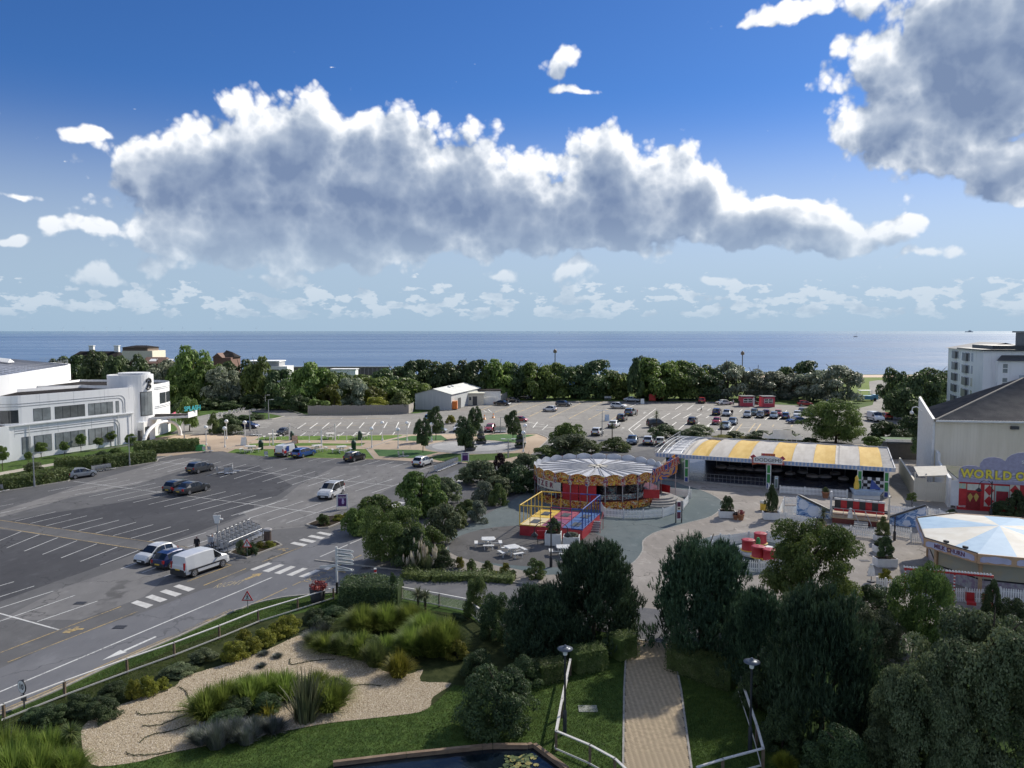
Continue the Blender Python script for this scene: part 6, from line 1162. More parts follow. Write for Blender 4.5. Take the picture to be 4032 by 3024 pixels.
 # ---------------------------------------------------------------- wave ride (row of seats between painted panels)
a,c=G(*D2(1620,915)),G(*E2(1050,1150));wr=frame('wave_ride','swing-row ride with red seats between blue painted wave panels','fairground ride',a,c);WR=WallF(wr,a,c)
WR.board('wave_panel',D2,((1622,905),(1632,688),(1660,690),(1800,770),(2010,860),(2025,958),(1960,960)),.0,.08,WAVE);WR.board('wave_panel',E2,((600,1010),(830,960),(1040,880),(1050,1140),(820,1130),(610,1110)),0,.08,WAVE)
for f,pts in((D2,((1632,684),(1662,688),(2012,858),(2012,885),(1660,712))),(E2,((600,1005),(1035,862),(1052,880),(600,1025)))):WR.board('capping',f,pts,-.12,.2,DGREY)
for f,pts in((D2,((1640,800),(1655,750),(1690,735),(1730,760),(1760,790),(1740,830),(1700,850),(1660,835))),(D2,((1730,870),(1750,820),(1800,800),(1860,820),(1900,860),(1940,900),(1880,930),(1780,920))),(E2,((930,970),(960,930),(1010,915),(1040,935),(1030,970),(980,985))),(E2,((760,1090),(790,1050),(850,1060),(870,1110),(800,1125)))):WR.board('painted_cloud',f,pts,-.02,-.004,CLOUDP)
sx0,sx1=WR.h(D2,2000,850)[0],WR.h(E2,590,940)[0];MB().box(sx0+.2,sx1,-1.6,1.6,0,.55).build('deck_base',mat('deck_red',(.12,.025,.02),.6),wr);MB().box(sx0+.1,sx1+.1,-1.7,1.7,.56,.66).build('deck',mat('deck_ply',(.42,.32,.20),.7),wr)
MB().box(sx0,sx1,.3,.6,1.0,1.35).build('seat_beam',DGREY,wr);
for k in range(8):
 x=sx0+.3+(sx1-sx0-.6)*(k+.5)/8;s_=put('seat',MB().box(x-.3,x+.3,-.4,.3,1.05,1.25).mesh('seat',RED),wr);MB().box(x-.3,x+.3,.2,.34,1.26,2.1).build('seat_back',RED if k%2 else mat('seat_black',(.03,.03,.03),.5),s_);MB().box(x-.34,x+.34,.18,.36,2.12,2.3).build('head_rest',PWHITE,s_)
mb=MB();rail(mb,[(sx0+.2,-1.65,.66),(sx1,-1.65,.66)],.95,.9,.03);mb.path([(sx0+2.2,-1.7,1.6),(sx0+2.8,-2.9,.5),(sx0+2.8,-2.9,0)],.03);mb.path([(sx0+3.3,-1.7,1.6),(sx0+3.9,-2.9,.5),(sx0+3.9,-2.9,0)],.03);mb.build('railing',GALV,wr)
for k in range(3):MB().box(sx0+2.3,sx0+3.6,-1.7-.35*(k+1),-1.7-.35*k,0,.5-.16*k).build('step',GALV,wr)
MB().box(sx0-.12,sx0+.05,-.3,.3,0,3.0).build('pylon',OLDW,wr);MB().box(sx1+.05,sx1+.2,-.3,.3,0,3.0).build('pylon',CREAM2,wr)
gb=G(*E2(340,800));kr=thing('children_ride','small white and blue fishing-boat ride behind the red seats','fairground ride',(*gb,0),R(-8));MB().add([(-1.8,-.6,1.2),(1.6,-.6,1.0),(2.0,0,1.3),(1.6,.6,1.0),(-1.8,.6,1.2),(-1.5,-.4,.5),(1.3,-.4,.5),(1.3,.4,.5),(-1.5,.4,.5)],[(0,5,6,1),(1,6,2),(2,7,3),(6,7,2),(3,7,8,4),(4,8,5,0),(0,1,2,3,4)]).build('hull',mat('boat_blue',(.40,.50,.62),.4),kr);MB().box(-1.6,1.4,-.3,.3,0,.5).build('stand',PWHITE,kr);MB().lathe([(.3,1.2),(.32,1.7),(.18,2.2),(.22,2.5),(.05,2.8)],12,(-1.2,0,0)).build('figure',YEL,kr);MB().add([(.3,-.03,1.2),(1.6,-.03,1.2),(.5,-.03,2.4),(.3,.03,1.2),(1.6,.03,1.2),(.5,.03,2.4)],[(0,1,2),(5,4,3)]).build('fin',BLUE,kr)
# ---------------------------------------------------------------- octagonal striped stall
oc=[(33.4,61.2),(35.,56.8),(39.4,55.1),(45,57),(47,62),(45.5,68),(40.7,69.7),(36.3,68)];cc=(40.3,62.6);ml=thing('octagonal_stall','eight-sided game stall with pale blue and cream striped roof','stall',(*cc,0));lo=[(x-cc[0],y-cc[1])for x,y in oc]
ROB,ROC=mat('roof_blue',(.30,.47,.62),.6,(.36,.53,.67),1),mat('roof_cream',(.62,.58,.48),.6,(.70,.67,.58),.8);TAN=mat('tan_frame',(.48,.32,.19),.6);LIL=mat('lilac_panel',(.42,.44,.60),.5,(.50,.52,.68),1)
for k in range(8):
 p,q=lo[k],lo[(k+1)%8];m_=lerp(p,q,.5)
 MB().add([(*p,3.25),(*lerp(p,q,.55),3.25),(0,0,3.95)],[(0,1,2)]).build('roof_wedge',ROB if k%2 else ROC,ml);MB().add([(*lerp(p,q,.55),3.25),(*q,3.25),(0,0,3.95)],[(0,1,2)]).build('roof_wedge',ROC if k%2 else ROB,ml)
 an=math.atan2(q[1]-p[1],q[0]-p[0]);l=math.dist(p,q);fs=put('fascia_board',MB().box(0,l,-.06,.06,2.55,3.3).mesh('fascia_board',TAN),ml,(*p,0),an)
 n=2 if l>4.4 else 1
 for j in range(n):
  x0,x1=l*j/n+.18,l*(j+1)/n-.18;w=x1-x0;poly_y([(x0,2.72),(x0+w*.1,2.66),(x0+w*.25,2.72),(x0+w*.5,2.64),(x0+w*.75,2.72),(x0+w*.9,2.66),(x1,2.72),(x1,3.0),(x1-w*.1,3.12),(x0+w*.7,3.14),(x0+w*.5,3.2),(x0+w*.3,3.14),(x0+w*.1,3.12),(x0,3.0)],-.085,-.062).build('cloud_panel',LIL,fs)
 if k==0:wtext('MILK CHURN',fs,l*.5,-.1,2.92,.46,mat('sign_plum',(.14,.05,.10),.5),1.0,.01,.01)
 qp=[v*.84 for v in p];qq=[v*.84 for v in q];w2=math.dist(qp,qq);MB().box(-.12,.12,-.12,.12,0,2.55).build('post',TAN,ml,(*qp,0),an)
 if k not in(3,4):cn=put('counter',MB().box(.15,w2-.15,.0,.12,.95,1.05).mesh('counter',TRIM),ml,(*qp,0),an);MB().box(.15,w2-.15,.02,.08,0,.94).build('counter_panel',mat('panel_pale',(.45,.45,.44),.5,(.30,.22,.30),2.5),cn);MB().box(.15,w2-.15,.06,.1,1.06,2.5).build('shutter',mat('shutter_sage',(.42,.42,.34),.6,(.48,.42,.28),.8),cn)
MB().prism([(x*.8,y*.8)for x,y in lo],0,2.5).build('interior',DGREY,ml)
p,q=lo[0],lo[1]
for t in(.42,.78):pp=lerp(p,q,t);MB().box(-.18,.18,-.1,.1,3.42,3.6).box(-.02,.02,-.02,.02,3.2,3.42).build('floodlight',BLACKM,ml,(*pp,0),math.atan2(q[1]-p[1],q[0]-p[0]))
for k in(7,0,6):p,q=lo[k],lo[(k+1)%8];MB().tube((*p,3.33),(*q,3.33),.05).build('roof_edge',DGREY,ml)
# ---------------------------------------------------------------- sideshow facade with the big yellow letters
a,c=G(*E2(1415,924)),G(*E2(1800,950));sd=frame('sideshow_facade','red sideshow front with grey sunburst top and big yellow letters','building',a,c);SD=WallF(sd,a,c);zz=SD.h(E2,1430,590)[1];wR=16.
MB().box(0,wR,.05,.4,0,zz).build('wall',RED,sd);MB().box(0,wR,.42,9,0,zz+.2).build('rear_building',WHITE2,sd);MB().box(0,wR,.5,9.3,zz+.22,zz+.3).build('flat_roof',mat('mossy_felt',(.05,.065,.03),.9,(.08,.08,.06),.8),sd)
scal=[SD.h(E2,*q)for q in((1430,592),(1432,470),(1450,430),(1490,408),(1560,398),(1630,402),(1680,420),(1690,370),(1730,325),(1790,302),(1860,300),(1930,315),(1985,350),(2010,310),(2060,275),(2130,252),(2212,245))];scal+=[(wR,scal[-1][1]),(wR,zz)]
top_=poly_y(scal,-.06,.02).build('sunburst_board',mat('lilac_grey',(.32,.31,.42),.5),sd)
cxr=SD.h(E2,1985,600);
for k in range(13):
 t=R(172-k*13);t2=R(172-k*13-5.5);L_=2.6 if k<3 else 2.2;P0=(max(.15,cxr[0]-1.2),zz+.15);q1=(P0[0]+3.4*math.cos(t),P0[1]+1.35*math.sin(t));q2=(P0[0]+3.4*math.cos(t2),P0[1]+1.35*math.sin(t2))
 if q1[0]>.05:poly_y([P0,q1,q2],-.075,-.062).build('sun_ray',mat('ray_grey',(.50,.50,.60),.5),top_)
YS=mat('letter_yellow',(.74,.62,.07),.5)
for ch_,x,y in(('W',1530,497),('O',1668,505),('R',1790,508),('L',1893,520),('D',2005,525),('O',2165,535)):
 hx,hz=SD.h(E2,x,y);o=wtext(ch_,top_,hx,-.1,hz,1.3,mat('letter_edge',(.14,.13,.12),.5),.9,.02,.085);wtext(ch_,top_,hx,-.14,hz,1.3,YS,.9,.02,.05)
hx,hz=SD.h(E2,2170,362);wtext('SIDE',top_,hx+.55,-.09,hz,.5,PWHITE,1,.01,.01)
def sq(name,x0,y0,x1,y1,m,d=.03,par=None):q0,q1=SD.h(E2,x0,y0),SD.h(E2,x1,y1);return MB().box(q0[0],q1[0],.05-d,.05,q1[1],q0[1]).build(name,m,par or sd)
dr=sq('door',1530,715,1685,928,mat('door_red',(.22,.012,.015),.4),.05);wtext('ALIVE!',sd,SD.h(E2,1468,885)[0],0,SD.h(E2,1468,885)[1],.26,PWHITE,1,.01,.005,.2)
for x in(1568,1640):
 q=SD.h(E2,x,780);poly_y([(q[0],q[1]+.5),(q[0]+.26,q[1]+.12),(q[0]+.16,q[1]-.15),(q[0],q[1]-.5),(q[0]-.16,q[1]-.15),(q[0]-.26,q[1]+.12)],-.02,-.001).build('gold_ornament',mat('gold_paint',(.46,.32,.08),.5),dr)
sq('poster',1440,612,1522,678,artmat('poster_yellow',[(.6,.5,.2),(.3,.5,.5),(.65,.55,.25)],4));sq('notice',1537,618,1692,700,mat('notice_pale',(.55,.56,.48),.6));
for x0 in(1742,2045):
 pn=sq('harlequin_panel',x0,630,x0+105,892,CREAM2);q0,q1=SD.h(E2,x0,630),SD.h(E2,x0+105,892);mx=(q0[0]+q1[0])/2;hh=(q0[1]-q1[1])/4
 for zc in(q0[1]-hh,q0[1]-3*hh):poly_y([(mx,zc+hh),(q1[0],zc),(mx,zc-hh),(q0[0],zc)],-.0,.018).build('diamond',RED,pn)
b_=sq('billboard',1868,640,2028,850,mat('billboard_teal',(.30,.48,.46),.5,(.45,.58,.50),1));sq('billboard_panel',1880,705,2018,848,mat('billboard_red',(.25,.02,.03),.5),.05,b_)
sq('side_panel',1345,575,1428,880,WHITE2,.02)
# gate shelter and side walls between dodgems and sideshow
a,c=G(*E2(905,815)),G(*E2(1270,845));gs=frame('gate_shelter','cream boarded gate with sloping cream roof beside the hall','gate',a,c);l=math.dist(a,c);GT=WallF(gs,a,c);BRD=MB().box(-.5,.5,0,.05,0,1).mesh('board',CREAM2)
for k in range(16):put('board',BRD,gs,(l*(k+.5)/16,0,.05),0,(l/16*.95,1,2.3 if k>5 else 2.7))
for x in(0,l*.36,l):MB().box(x-.08,x+.08,-.08,.08,0,3.3).build('post',CREAM2,gs)
MB().add([(l*.1,-.5,3.0),(l+.2,-.3,3.35),(l+.1,2.4,4.0),(-.1,2.2,3.7)],[(0,1,2,3)]).box(l*.3,l,-.05,.05,3.0,3.1).build('roof',CREAM2,gs)
a,c=G(*E2(1335,900)),G(*E2(1195,420));sw2=frame('stepped_wall','white stepped boundary wall running back to the hall gable','wall',a,(58.5,106));MB().box(0,12,0,.3,0,3.4).box(12.02,24,0,.3,0,4.4).build('wall_face',PWHITE,sw2)
a,c=G(*E2(850,720)),G(*E2(905,815));lw_=frame('low_wall','weathered cream wall left of the boarded gate','wall',a,c);MB().box(-14,math.dist(a,c),0,.2,0,2.2).build('wall_face',CREAM2,lw_)
gk=G(*E2(790,330));kc=thing('green_kiosk','dark kiosk with bright green turf canopy under the bushes','kiosk',(*gk,0),R(-12));MB().box(-2.6,2.6,0,2.5,0,2.5).build('wall',DGREY,kc);MB().box(-3,3,-.8,2.7,3.0,3.12).build('canopy',mat('turf_canopy',(.06,.13,.03),.8),kc);MB().box(-3.05,3.05,-.9,-.8,2.85,3.25).build('canopy_edge',PWHITE,kc);MB().box(-2.9,-2.75,-.7,-.55,0,3).box(2.75,2.9,-.7,-.55,0,3).build('canopy_post',DGREY,kc)
# ---------------------------------------------------------------- street furniture and small things
def post_thing(name,label,cat,base,group=None,rz=0.):g=G(*base);return thing(name,label,cat,(*g,.02),rz,group),g
GLOBE=mat('lamp_globe',(.80,.80,.78),.3)
for i,(f,x,yb,yt)in enumerate(((A,1698,640,518),(A,1797,1005,848),(A,1960,1022,857),(A,1975,950,795),(A,2135,958,805),(B,1248,1028,862),(B,1340,965,810),(B,1477,1032,868),(B,1555,968,812),(B,1770,970,820),(C,577,1062,895),(C,593,990,835))):
 t,g=post_thing('globe_lamp','white globe lamp on the plaza, %s from the left'%ORD[i],'street lamp',f(x,yb),'globe lamps of the plaza');h=HT(g,f(x,yt)[1]);MB().tube((0,0,0),(0,0,h-.25),.085,.07,8).lathe([(.16,0),(.16,.35),(.09,.45)],10).build('pole',PWHITE,t);MB().ball((0,0,h),.36).build('globe',GLOBE,t)
PO=[]
for i,(x,yb,yt)in enumerate(((388,1000,868),(531,960,815),(810,1025,870),(929,962,818))):
 t,g=post_thing('festoon_pole','plain white festoon pole on the picnic lawn, %s from the left'%ORD[i],'pole',B(x,yb),'festoon poles');h=HT(g,B(0,yt)[1]);MB().tube((0,0,0),(0,0,h),.13,.13,8).build('pole',PWHITE,t);PO.append((g[0],g[1],h*.9))
for i,(a,c)in enumerate(((0,1),(1,3),(0,2),(2,3))):
 p,q=Vector(PO[a]),Vector(PO[c]);pts=[p.lerp(q,k/8)-Vector((0,0,1.2*math.sin(math.pi*k/8)))for k in range(9)];o=MB().path(pts,.02,4).build('festoon_wire',BLACKM);tag(o,'string of festoon lights, %s span between the white poles'%ORD[i],'string lights','festoon strings');[MB().ball(x,.06,6).build('bulb',GLOBE,o)for x in pts[1:-1]]
for i,(x,y)in enumerate(((262,978),(358,1008),(703,975),(1030,972),(1160,1010))):t,g=post_thing('lawn_post','thin short white post on the plaza, %s from the left'%ORD[i],'post',B(x,y),'thin white posts');MB().tube((0,0,0),(0,0,1.4),.05).lathe([(.2,0),(.2,.04)],10).build('pole',PWHITE,t)
TW=mat('pale_wood',(.42,.38,.32),.8,(.50,.46,.40),3)
def round_table(base,label,m,s=1.,nb=4,grp=None):
 g=G(*base);t=thing('picnic_table',label,'picnic table',(*g,.03),random.random(),grp);t.scale=(s,)*3;tp=MB()
 tp.lathe([(.05,.72),(.68,.72),(.68,.77),(.05,.77)],18);tp.build('tabletop',m,t)
 for k in range(7):MB().box(-.6,.6,-.56+k*.17,-.42+k*.17,.771,.785).build('plank',m,t)
 for k in range(4):a=R(45+90*k);MB().tube((.5*math.cos(a),.5*math.sin(a),0),(.15*math.cos(a),.15*math.sin(a),.72),.045).build('leg',m,t)
 for k in range(nb):
  a=R(90*k);b_=put('bench',MB().box(-.16,.16,-.5,.5,.4,.46).mesh('bench',m),t,(1.12*math.cos(a),1.12*math.sin(a),0),a)
  for y in(-.36,.36):MB().tube((.03,y,0),(0,y,.4),.035).build('leg',m,b_)
  MB().box(-1.05,0,-.05,.05,.3,.36).build('arm',m,b_)
 return t
for i,(x,y)in enumerate(((385,950),(888,945),(1155,943),(188,1062),(773,1056),(985,1065))):round_table(B(x,y),('round picnic table behind the works van on the back lawn','middle picnic table on the back lawn strip','right picnic table on the back lawn strip','picnic table at the left end of the front lawn','picnic table behind the blue estate','picnic table behind the black hatchback')[i],mat('white_wood',(.66,.63,.57),.7,(.74,.71,.66),3),1.3,4,'picnic tables on the plaza')
for i,(x,y)in enumerate(((62,1255),(325,1345),(880,1345))):round_table(C2(x,y),('white round picnic table nearest the shrubs','white round picnic table in the middle of the terrace','white round picnic table partly behind the pine')[i],PWHITE,1.0,4,'white picnic tables on the terrace')
DGR=mat('bin_green',(.012,.05,.035),.5)
for i,(x,y)in enumerate(((550,957),(1145,957),(282,1042),(1090,1042))):t,g=post_thing('litter_bin',('dark green litter bin by the first pair of festoon poles','dark green bin at the right of the back lawn','dark green bin left of the works van','dark green bin behind the black hatchback')[i],'bin',B(x,y),'green bins');MB().lathe([(.36,0),(.4,.1),(.4,1.1),(.46,1.15),(.4,1.25),(.3,1.55),(.1,1.65)],14).build('bin_body',DGR,t);MB().box(-.2,.2,-.42,-.38,1.2,1.42).build('opening',BLACKM,t)
for i,(f,x,y,m)in enumerate(((B,135,1003,PWHITE),(B,578,988,mat('orange_pale',(.62,.36,.25),.6)),(C,1613,642,PWHITE),(C,1305,790,mat('pale_blue_board',(.50,.58,.66),.5)))):
 t,g=post_thing('sandwich_board',('white sandwich board on the plaza left of the works van','orange sandwich board behind the works van','white sign board beside the silver saloon','pale blue sign board in the far car park')[i],'sign',f(x,y));MB().add([(-.5,-.4,0),(.5,-.4,0),(.45,0,1.4),(-.45,0,1.4)],[(0,1,2,3)]).add([(-.5,.4,0),(.5,.4,0),(.45,.02,1.4),(-.45,.02,1.4)],[(3,2,1,0)]).build('panel',m,t)
for i,(u,v,w,vt)in enumerate(((1665,1781,72,1643),(1716,1735,64,1602),(1832,1783,88,1637),(1872,1720,62,1598),(2020,1737,66,1618))):
 T('dark',u,v,w,vt,('clipped plaza tree nearest the white hatchback','plaza tree behind the silver car','plaza tree on the paved circle','plaza tree behind the tiered planters','plaza tree right of the paved circle')[i],'plaza_tree','tree','young trees on the plaza',.2)
for i,(u,v)in enumerate(((1852,1774),(1894,1748),(2047,1764))):
 t,g=post_thing('tiered_planter',('tiered dark planter left on the paved circle','tiered planter at the back of the paved circle','tiered planter right of the paved circle')[i],'planter',(u,v),'tiered planters')
 for z,r,k in((.0,1.0,'dark'),(1.0,.8,'lav' if i==1 else 'dark'),(1.75,.5,'red' if i==1 else 'dark')):MB().lathe([(r*.8,z),(r,z+.5),(r*.9,z+.55)],14).build('tub',DGREY,t);put('foliage',CRN['dshrub'][0]if k=='dark' else CRN['sshrub'][0],t,(0,0,z+.35),i,(r,r,.9))
def lamp_post(base,f,yt,label,h=None,arm=1,m=GALV,grp='slim street lights'):
 t,g=post_thing('street_light',label,'street light',base,grp);h=h or HT(g,f(0,yt)[1]);MB().tube((0,0,0),(0,0,h),.09,.06).lathe([(.13,0),(.13,1.1)],8).build('pole',m,t)
 for s in((1,)if arm==1 else(-1,1)):MB().box(min(0,s*.8),max(0,s*.8),-.05,.05,h-.06,h).box(s*.5,s*1.15,-.16,.16,h-.05,h+.06).build('lamp_head',PWHITE if arm==2 else m,t)if s>0 else MB().box(-.8,0,-.05,.05,h-.06,h).box(-1.15,-.5,-.16,.16,h-.05,h+.06).build('lamp_head',PWHITE if arm==2 else m,t)
 return t
for f,x,yb,yt,a,lb in((A,300,1365,1070,1,'slim street light in the hedge left of the silver hatchback'),(A,1130,1180,930,1,'slim street light at the hedge behind the trolley row'),(A,1607,970,825,1,'slim street light in front of the white arch'),(B,322,690,565,1,'farther of the two slim lights at the bend of the drive'),(B,350,775,605,1,'nearer of the two slim lights at the bend of the drive'),(B,187,880,690,1,'slim light beside the dark blue car'),(C,445,1110,948,2,'twin-headed white lamp among the shrubs left of the waltzer'),(C,1262,925,700,2,'twin-headed light post in the far car park beside the queue'),(C,378,895,760,1,'short post behind the red hatchback')):lamp_post(f(x,yb),f,yt,lb,None,a)
for i,(f,x,yt)in enumerate(((C,853,187),(D,708,292),(D,903,430))):
 p=AT(*f(x,yt),338);t=thing('promenade_lamp',('tall lamp on the promenade above the boom lift','tall lamp on the promenade above the left red hut','thin short post on the promenade between the huts')[i],'lamp',(p[0],338,0));MB().tube((0,0,0),(0,0,p[2]),.2 if i<2 else .12).build('pole',DGREY,t);MB().lathe([(.3,-.6),(.8,-.4),(.8,.5),(.1,1.2)],8,(0,0,p[2])).build('lantern',mat('brown_lantern',(.16,.12,.10),.6),t)if i<2 else None
PURP=mat('sign_purple',(.075,.015,.12),.5)
def post_sign(f,x,yb,yt,w,label,face,rz=0.,txt=None,legs=PWHITE,name='post_sign'):
 t,g=post_thing(name,label,'sign',f(x,yb),None,rz);h=HT(g,f(0,yt)[1]);[MB().box(sx*w/2-.05,sx*w/2+.05,-.05,.05,0,h).build('post',legs,t)for sx in(-1,1)]
 pn=MB().box(-w/2+.05,w/2-.05,-.03,.03,h*.16,h-.02).build('sign_panel',PWHITE,t);MB().box(-w/2+.12,w/2-.12,-.04,-.031,h*.2,h-.1).build('sign_face',face,pn)
 if txt:wtext(txt,pn,0,-.045,h*.78,.26,PWHITE,1,.004,.004)
 return t,h,pn
_,h,pn=post_sign(B,990,1560,1428,1.15,'purple parking sign on white posts at the yellow-flowered island',PURP,R(8),'PARKING');MB().box(-.35,.35,-.045,-.041,h*.68,h*.7).lathe([(.12,.5),(.16,.75),(.1,1.0),(.04,1.15)],10,(.1,-.05,.1)).build('sign_detail',mat('sign_lilac',(.5,.42,.6),.5),pn)
post_sign(C,70,1155,1066,1.1,'purple parking sign on white posts at the plaza corner',PURP,R(8),'PARKING')
_,h,pn=post_sign(C2,2135,992,758,.62,'narrow information sign on black posts beside the waltzer fence',mat('sign_maroon2',(.10,.02,.05),.5),R(5),None,BLACKM);MB().box(-.19,.19,-.05,-.042,h*.55,h*.75).build('sign_band',CREAM2,pn);MB().box(-.19,.19,-.051,-.043,h*.5,h*.58).build('sign_band',mat('band_blue',(.3,.5,.7),.5),pn);MB().box(-.12,.12,-.056,-.051,h*.63,h*.69).build('sign_band',BLACKM,pn)
_,h,pn=post_sign(D2,1398,640,485,.55,'grey-green information sign beside the dodgem column',mat('sign_sage',(.16,.20,.17),.5),0,None,DGREY);MB().box(-.18,.18,-.055,-.045,h*.8,h*.9).build('sign_band',mat('band_pale',(.45,.55,.62),.5),pn)
def warn_sign(base,h,label):
 t,g=post_thing('warning_sign',label,'road sign',base,'pedestrian warning signs');MB().tube((0,.04,0),(0,.04,h),.035).build('post',GALV,t);s=MB();poly_y([(-.42,h-.75),(.42,h-.75),(0,h)],-.01,.02,s);p=s.build('sign_plate',RED,t);poly_y([(-.29,h-.67),(.29,h-.67),(0,h-.17)],-.018,-.012).build('sign_face',PWHITE,p)
 f=MB();f.ball((0,-.022,h-.29),.035,8);f.tube((0,-.022,h-.34),(0,-.022,h-.48),.025);f.tube((0,-.022,h-.48),(-.08,-.022,h-.62),.02);f.tube((0,-.022,h-.48),(.08,-.022,h-.62),.02);f.tube((0,-.022,h-.36),(.09,-.022,h-.46),.015);f.tube((0,-.022,h-.36),(-.09,-.022,h-.44),.015);f.build('walking_figure',BLACKM,p)
gw=G(*B2(605,1095));warn_sign(B2(605,1092),HT(gw,B2(0,938)[1]),'red-edged walking-figure warning triangle at the trolley island');gw=G(*B2(608,1543));warn_sign(B2(608,1543),HT(gw,B2(0,1385)[1]),'red-edged walking-figure warning triangle on the grass verge')
t,g=post_thing('speed_sign','round speed limit sign at the verge on the left','road sign',A3(197,1158),None,R(-28));h=HT(g,A3(0,918)[1]);MB().tube((0,.05,0),(0,.05,h),.04).build('post',DGREY,t);d=put('sign_disc',MB().lathe([(.36,0),(.36,.05)],20).mesh('sign_disc',BLACKM),t,(0,0,h-.36));d.rotation_euler=(R(90),0,0);q=put('sign_face',MB().lathe([(.33,.0),(.33,.006)],20).mesh('sign_face',PWHITE),d,(0,0,.052));put('lettering',text_mesh('10',.42,BLACKM,.004,bold=.01),q,(0,0,.012));MB().box(-.16,.16,-.02,.1,h-1.15,h-.85).build('lower_plate',DGREY,t)
t,g=post_thing('finger_post','white finger-post with many direction arms at the junction','signpost',B2(1388,1412));h=HT(g,B2(0,1005)[1]);MB().box(-.07,.07,-.07,.07,.9,h).build('post',PWHITE,t);MB().box(-.08,.08,-.08,.08,0,.9).build('post_base',BLACKM,t)
for k,(z,a)in enumerate(((.12,4),(.38,-12),(.62,14),(.86,-4),(1.1,8),(1.32,190),(1.4,-18),(1.62,2))):o=poly_y([(.05,-.09),(1.2,-.09),(1.32,0),(1.2,.09),(.05,.09)],-.02,.02).build('finger_board',PWHITE,t,(0,0,h-z-.1));o.rotation_euler=(0,R(4 if k%2 else 8),R(a));MB().box(.15,1.1,-.024,-.021,-.02,.02).build('wording',TRIM,o)
for i,(x,yb,yt)in enumerate(((1621,1300,1252),(1720,1298,1193))):
 t,g=post_thing('bollard',('short red and white bollard at the hedge','tall red and white bollard at the hedge')[i],'bollard',B2(x,yb));h=HT(g,B2(0,yt)[1]);MB().tube((0,0,0),(0,0,h),.1,.1,10).build('shaft',RED,t);[MB().tube((0,0,h*k),(0,0,h*k+.1),.105,.105,10).build('white_band',PWHITE,t)for k in((.85,)if i==0 else(.3,.6,.92))]
t,g=post_thing('flower_tub','dark wooden tub full of red and white flowers on the verge','planter',B2(1218,1478));MB().lathe([(.5,0),(.62,1.0),(.55,1.0)],10).build('tub',TRIM,t);fl=crown('red','dome',14,700,.1,.4,77);put('flowers',fl,t,(0,0,.85),0,(.75,.75,.6))
t,g=post_thing('litter_bin','brown cylindrical litter bin at the end of the trolley rack','bin',B2(783,945));MB().lathe([(.36,0),(.36,.15),(.34,.9)],14).build('bin_body',mat('bin_brown',(.10,.07,.055),.6),t);MB().lathe([(.42,.92),(.44,1.05),(.3,1.15),(.2,1.1)],14).build('lid',mat('lid_grey',(.30,.29,.28),.5),t)
t,g=post_thing('trolley_sign','white flared trolley-point sign on a thin pole','sign',B2(352,1045));h=HT(g,B2(0,728)[1]);MB().tube((0,0,0),(0,0,h),.05).build('pole',GALV,t);poly_y([(-.22,h-.75),(.16,h-.75),(.3,h),(-.38,h)],-.05,.05).build('sign_panel',PWHITE,t);MB().box(.2,.5,-.08,.08,h-.42,h-.3).build('camera',PWHITE,t)
t,g=post_thing('grit_bin','green lidded grit bin at the end of the hedge','bin',A(1745,1050));MB().box(-.7,.7,-.5,.5,0,.7).build('bin_body',GREENP,t);MB().add([(-.75,-.55,.7),(.75,-.55,.7),(.75,.55,.7),(-.75,.55,.7),(-.5,-.25,1.0),(.5,-.25,1.0),(.5,.3,1.0),(-.5,.3,1.0)],[(0,1,5,4),(1,2,6,5),(2,3,7,6),(3,0,4,7),(4,5,6,7)]).build('lid',GREENP,t)
# traffic islands with planting
for i,(pts,lb)in enumerate(((PL(B2,(445,1062),(600,1105),(905,992),(850,962),(700,975),(560,1000)),0),(PL(B2,(1120,815),(1230,845),(1310,840),(1480,772),(1500,730),(1300,740)),1))):
 gl=GL(pts);o=MB().prism(gl,0,.1).build('traffic_island',SOIL);o['kind']='structure';kerb(gl+[gl[0]],.18,.13)
for key,u,v,w,vt,lb in(('oshrub',*B2(540,1070),50,B2(0,935)[1],'grey-green bush at the left tip of the trolley island'),('dshrub',*B2(640,1075),60,B2(0,960)[1],'dark bush behind the warning triangle'),('gold',*B2(800,1010),55,B2(0,945)[1],'yellow-flowered bush at the right tip of the trolley island'),('gold',*B2(715,1015),45,B2(0,950)[1],'yellow-flowered bush in the middle of the trolley island'),('hshrub',*B2(1270,815),68,B2(0,712)[1],'rounded olive bush on the purple sign island'),('gold',*B2(1400,775),55,B2(0,715)[1],'yellow-flowered bush below the purple sign'),('gold',*B2(1465,755),40,B2(0,700)[1],'second yellow-flowered bush right of the purple sign')):T(key,u,v,w,vt,lb)
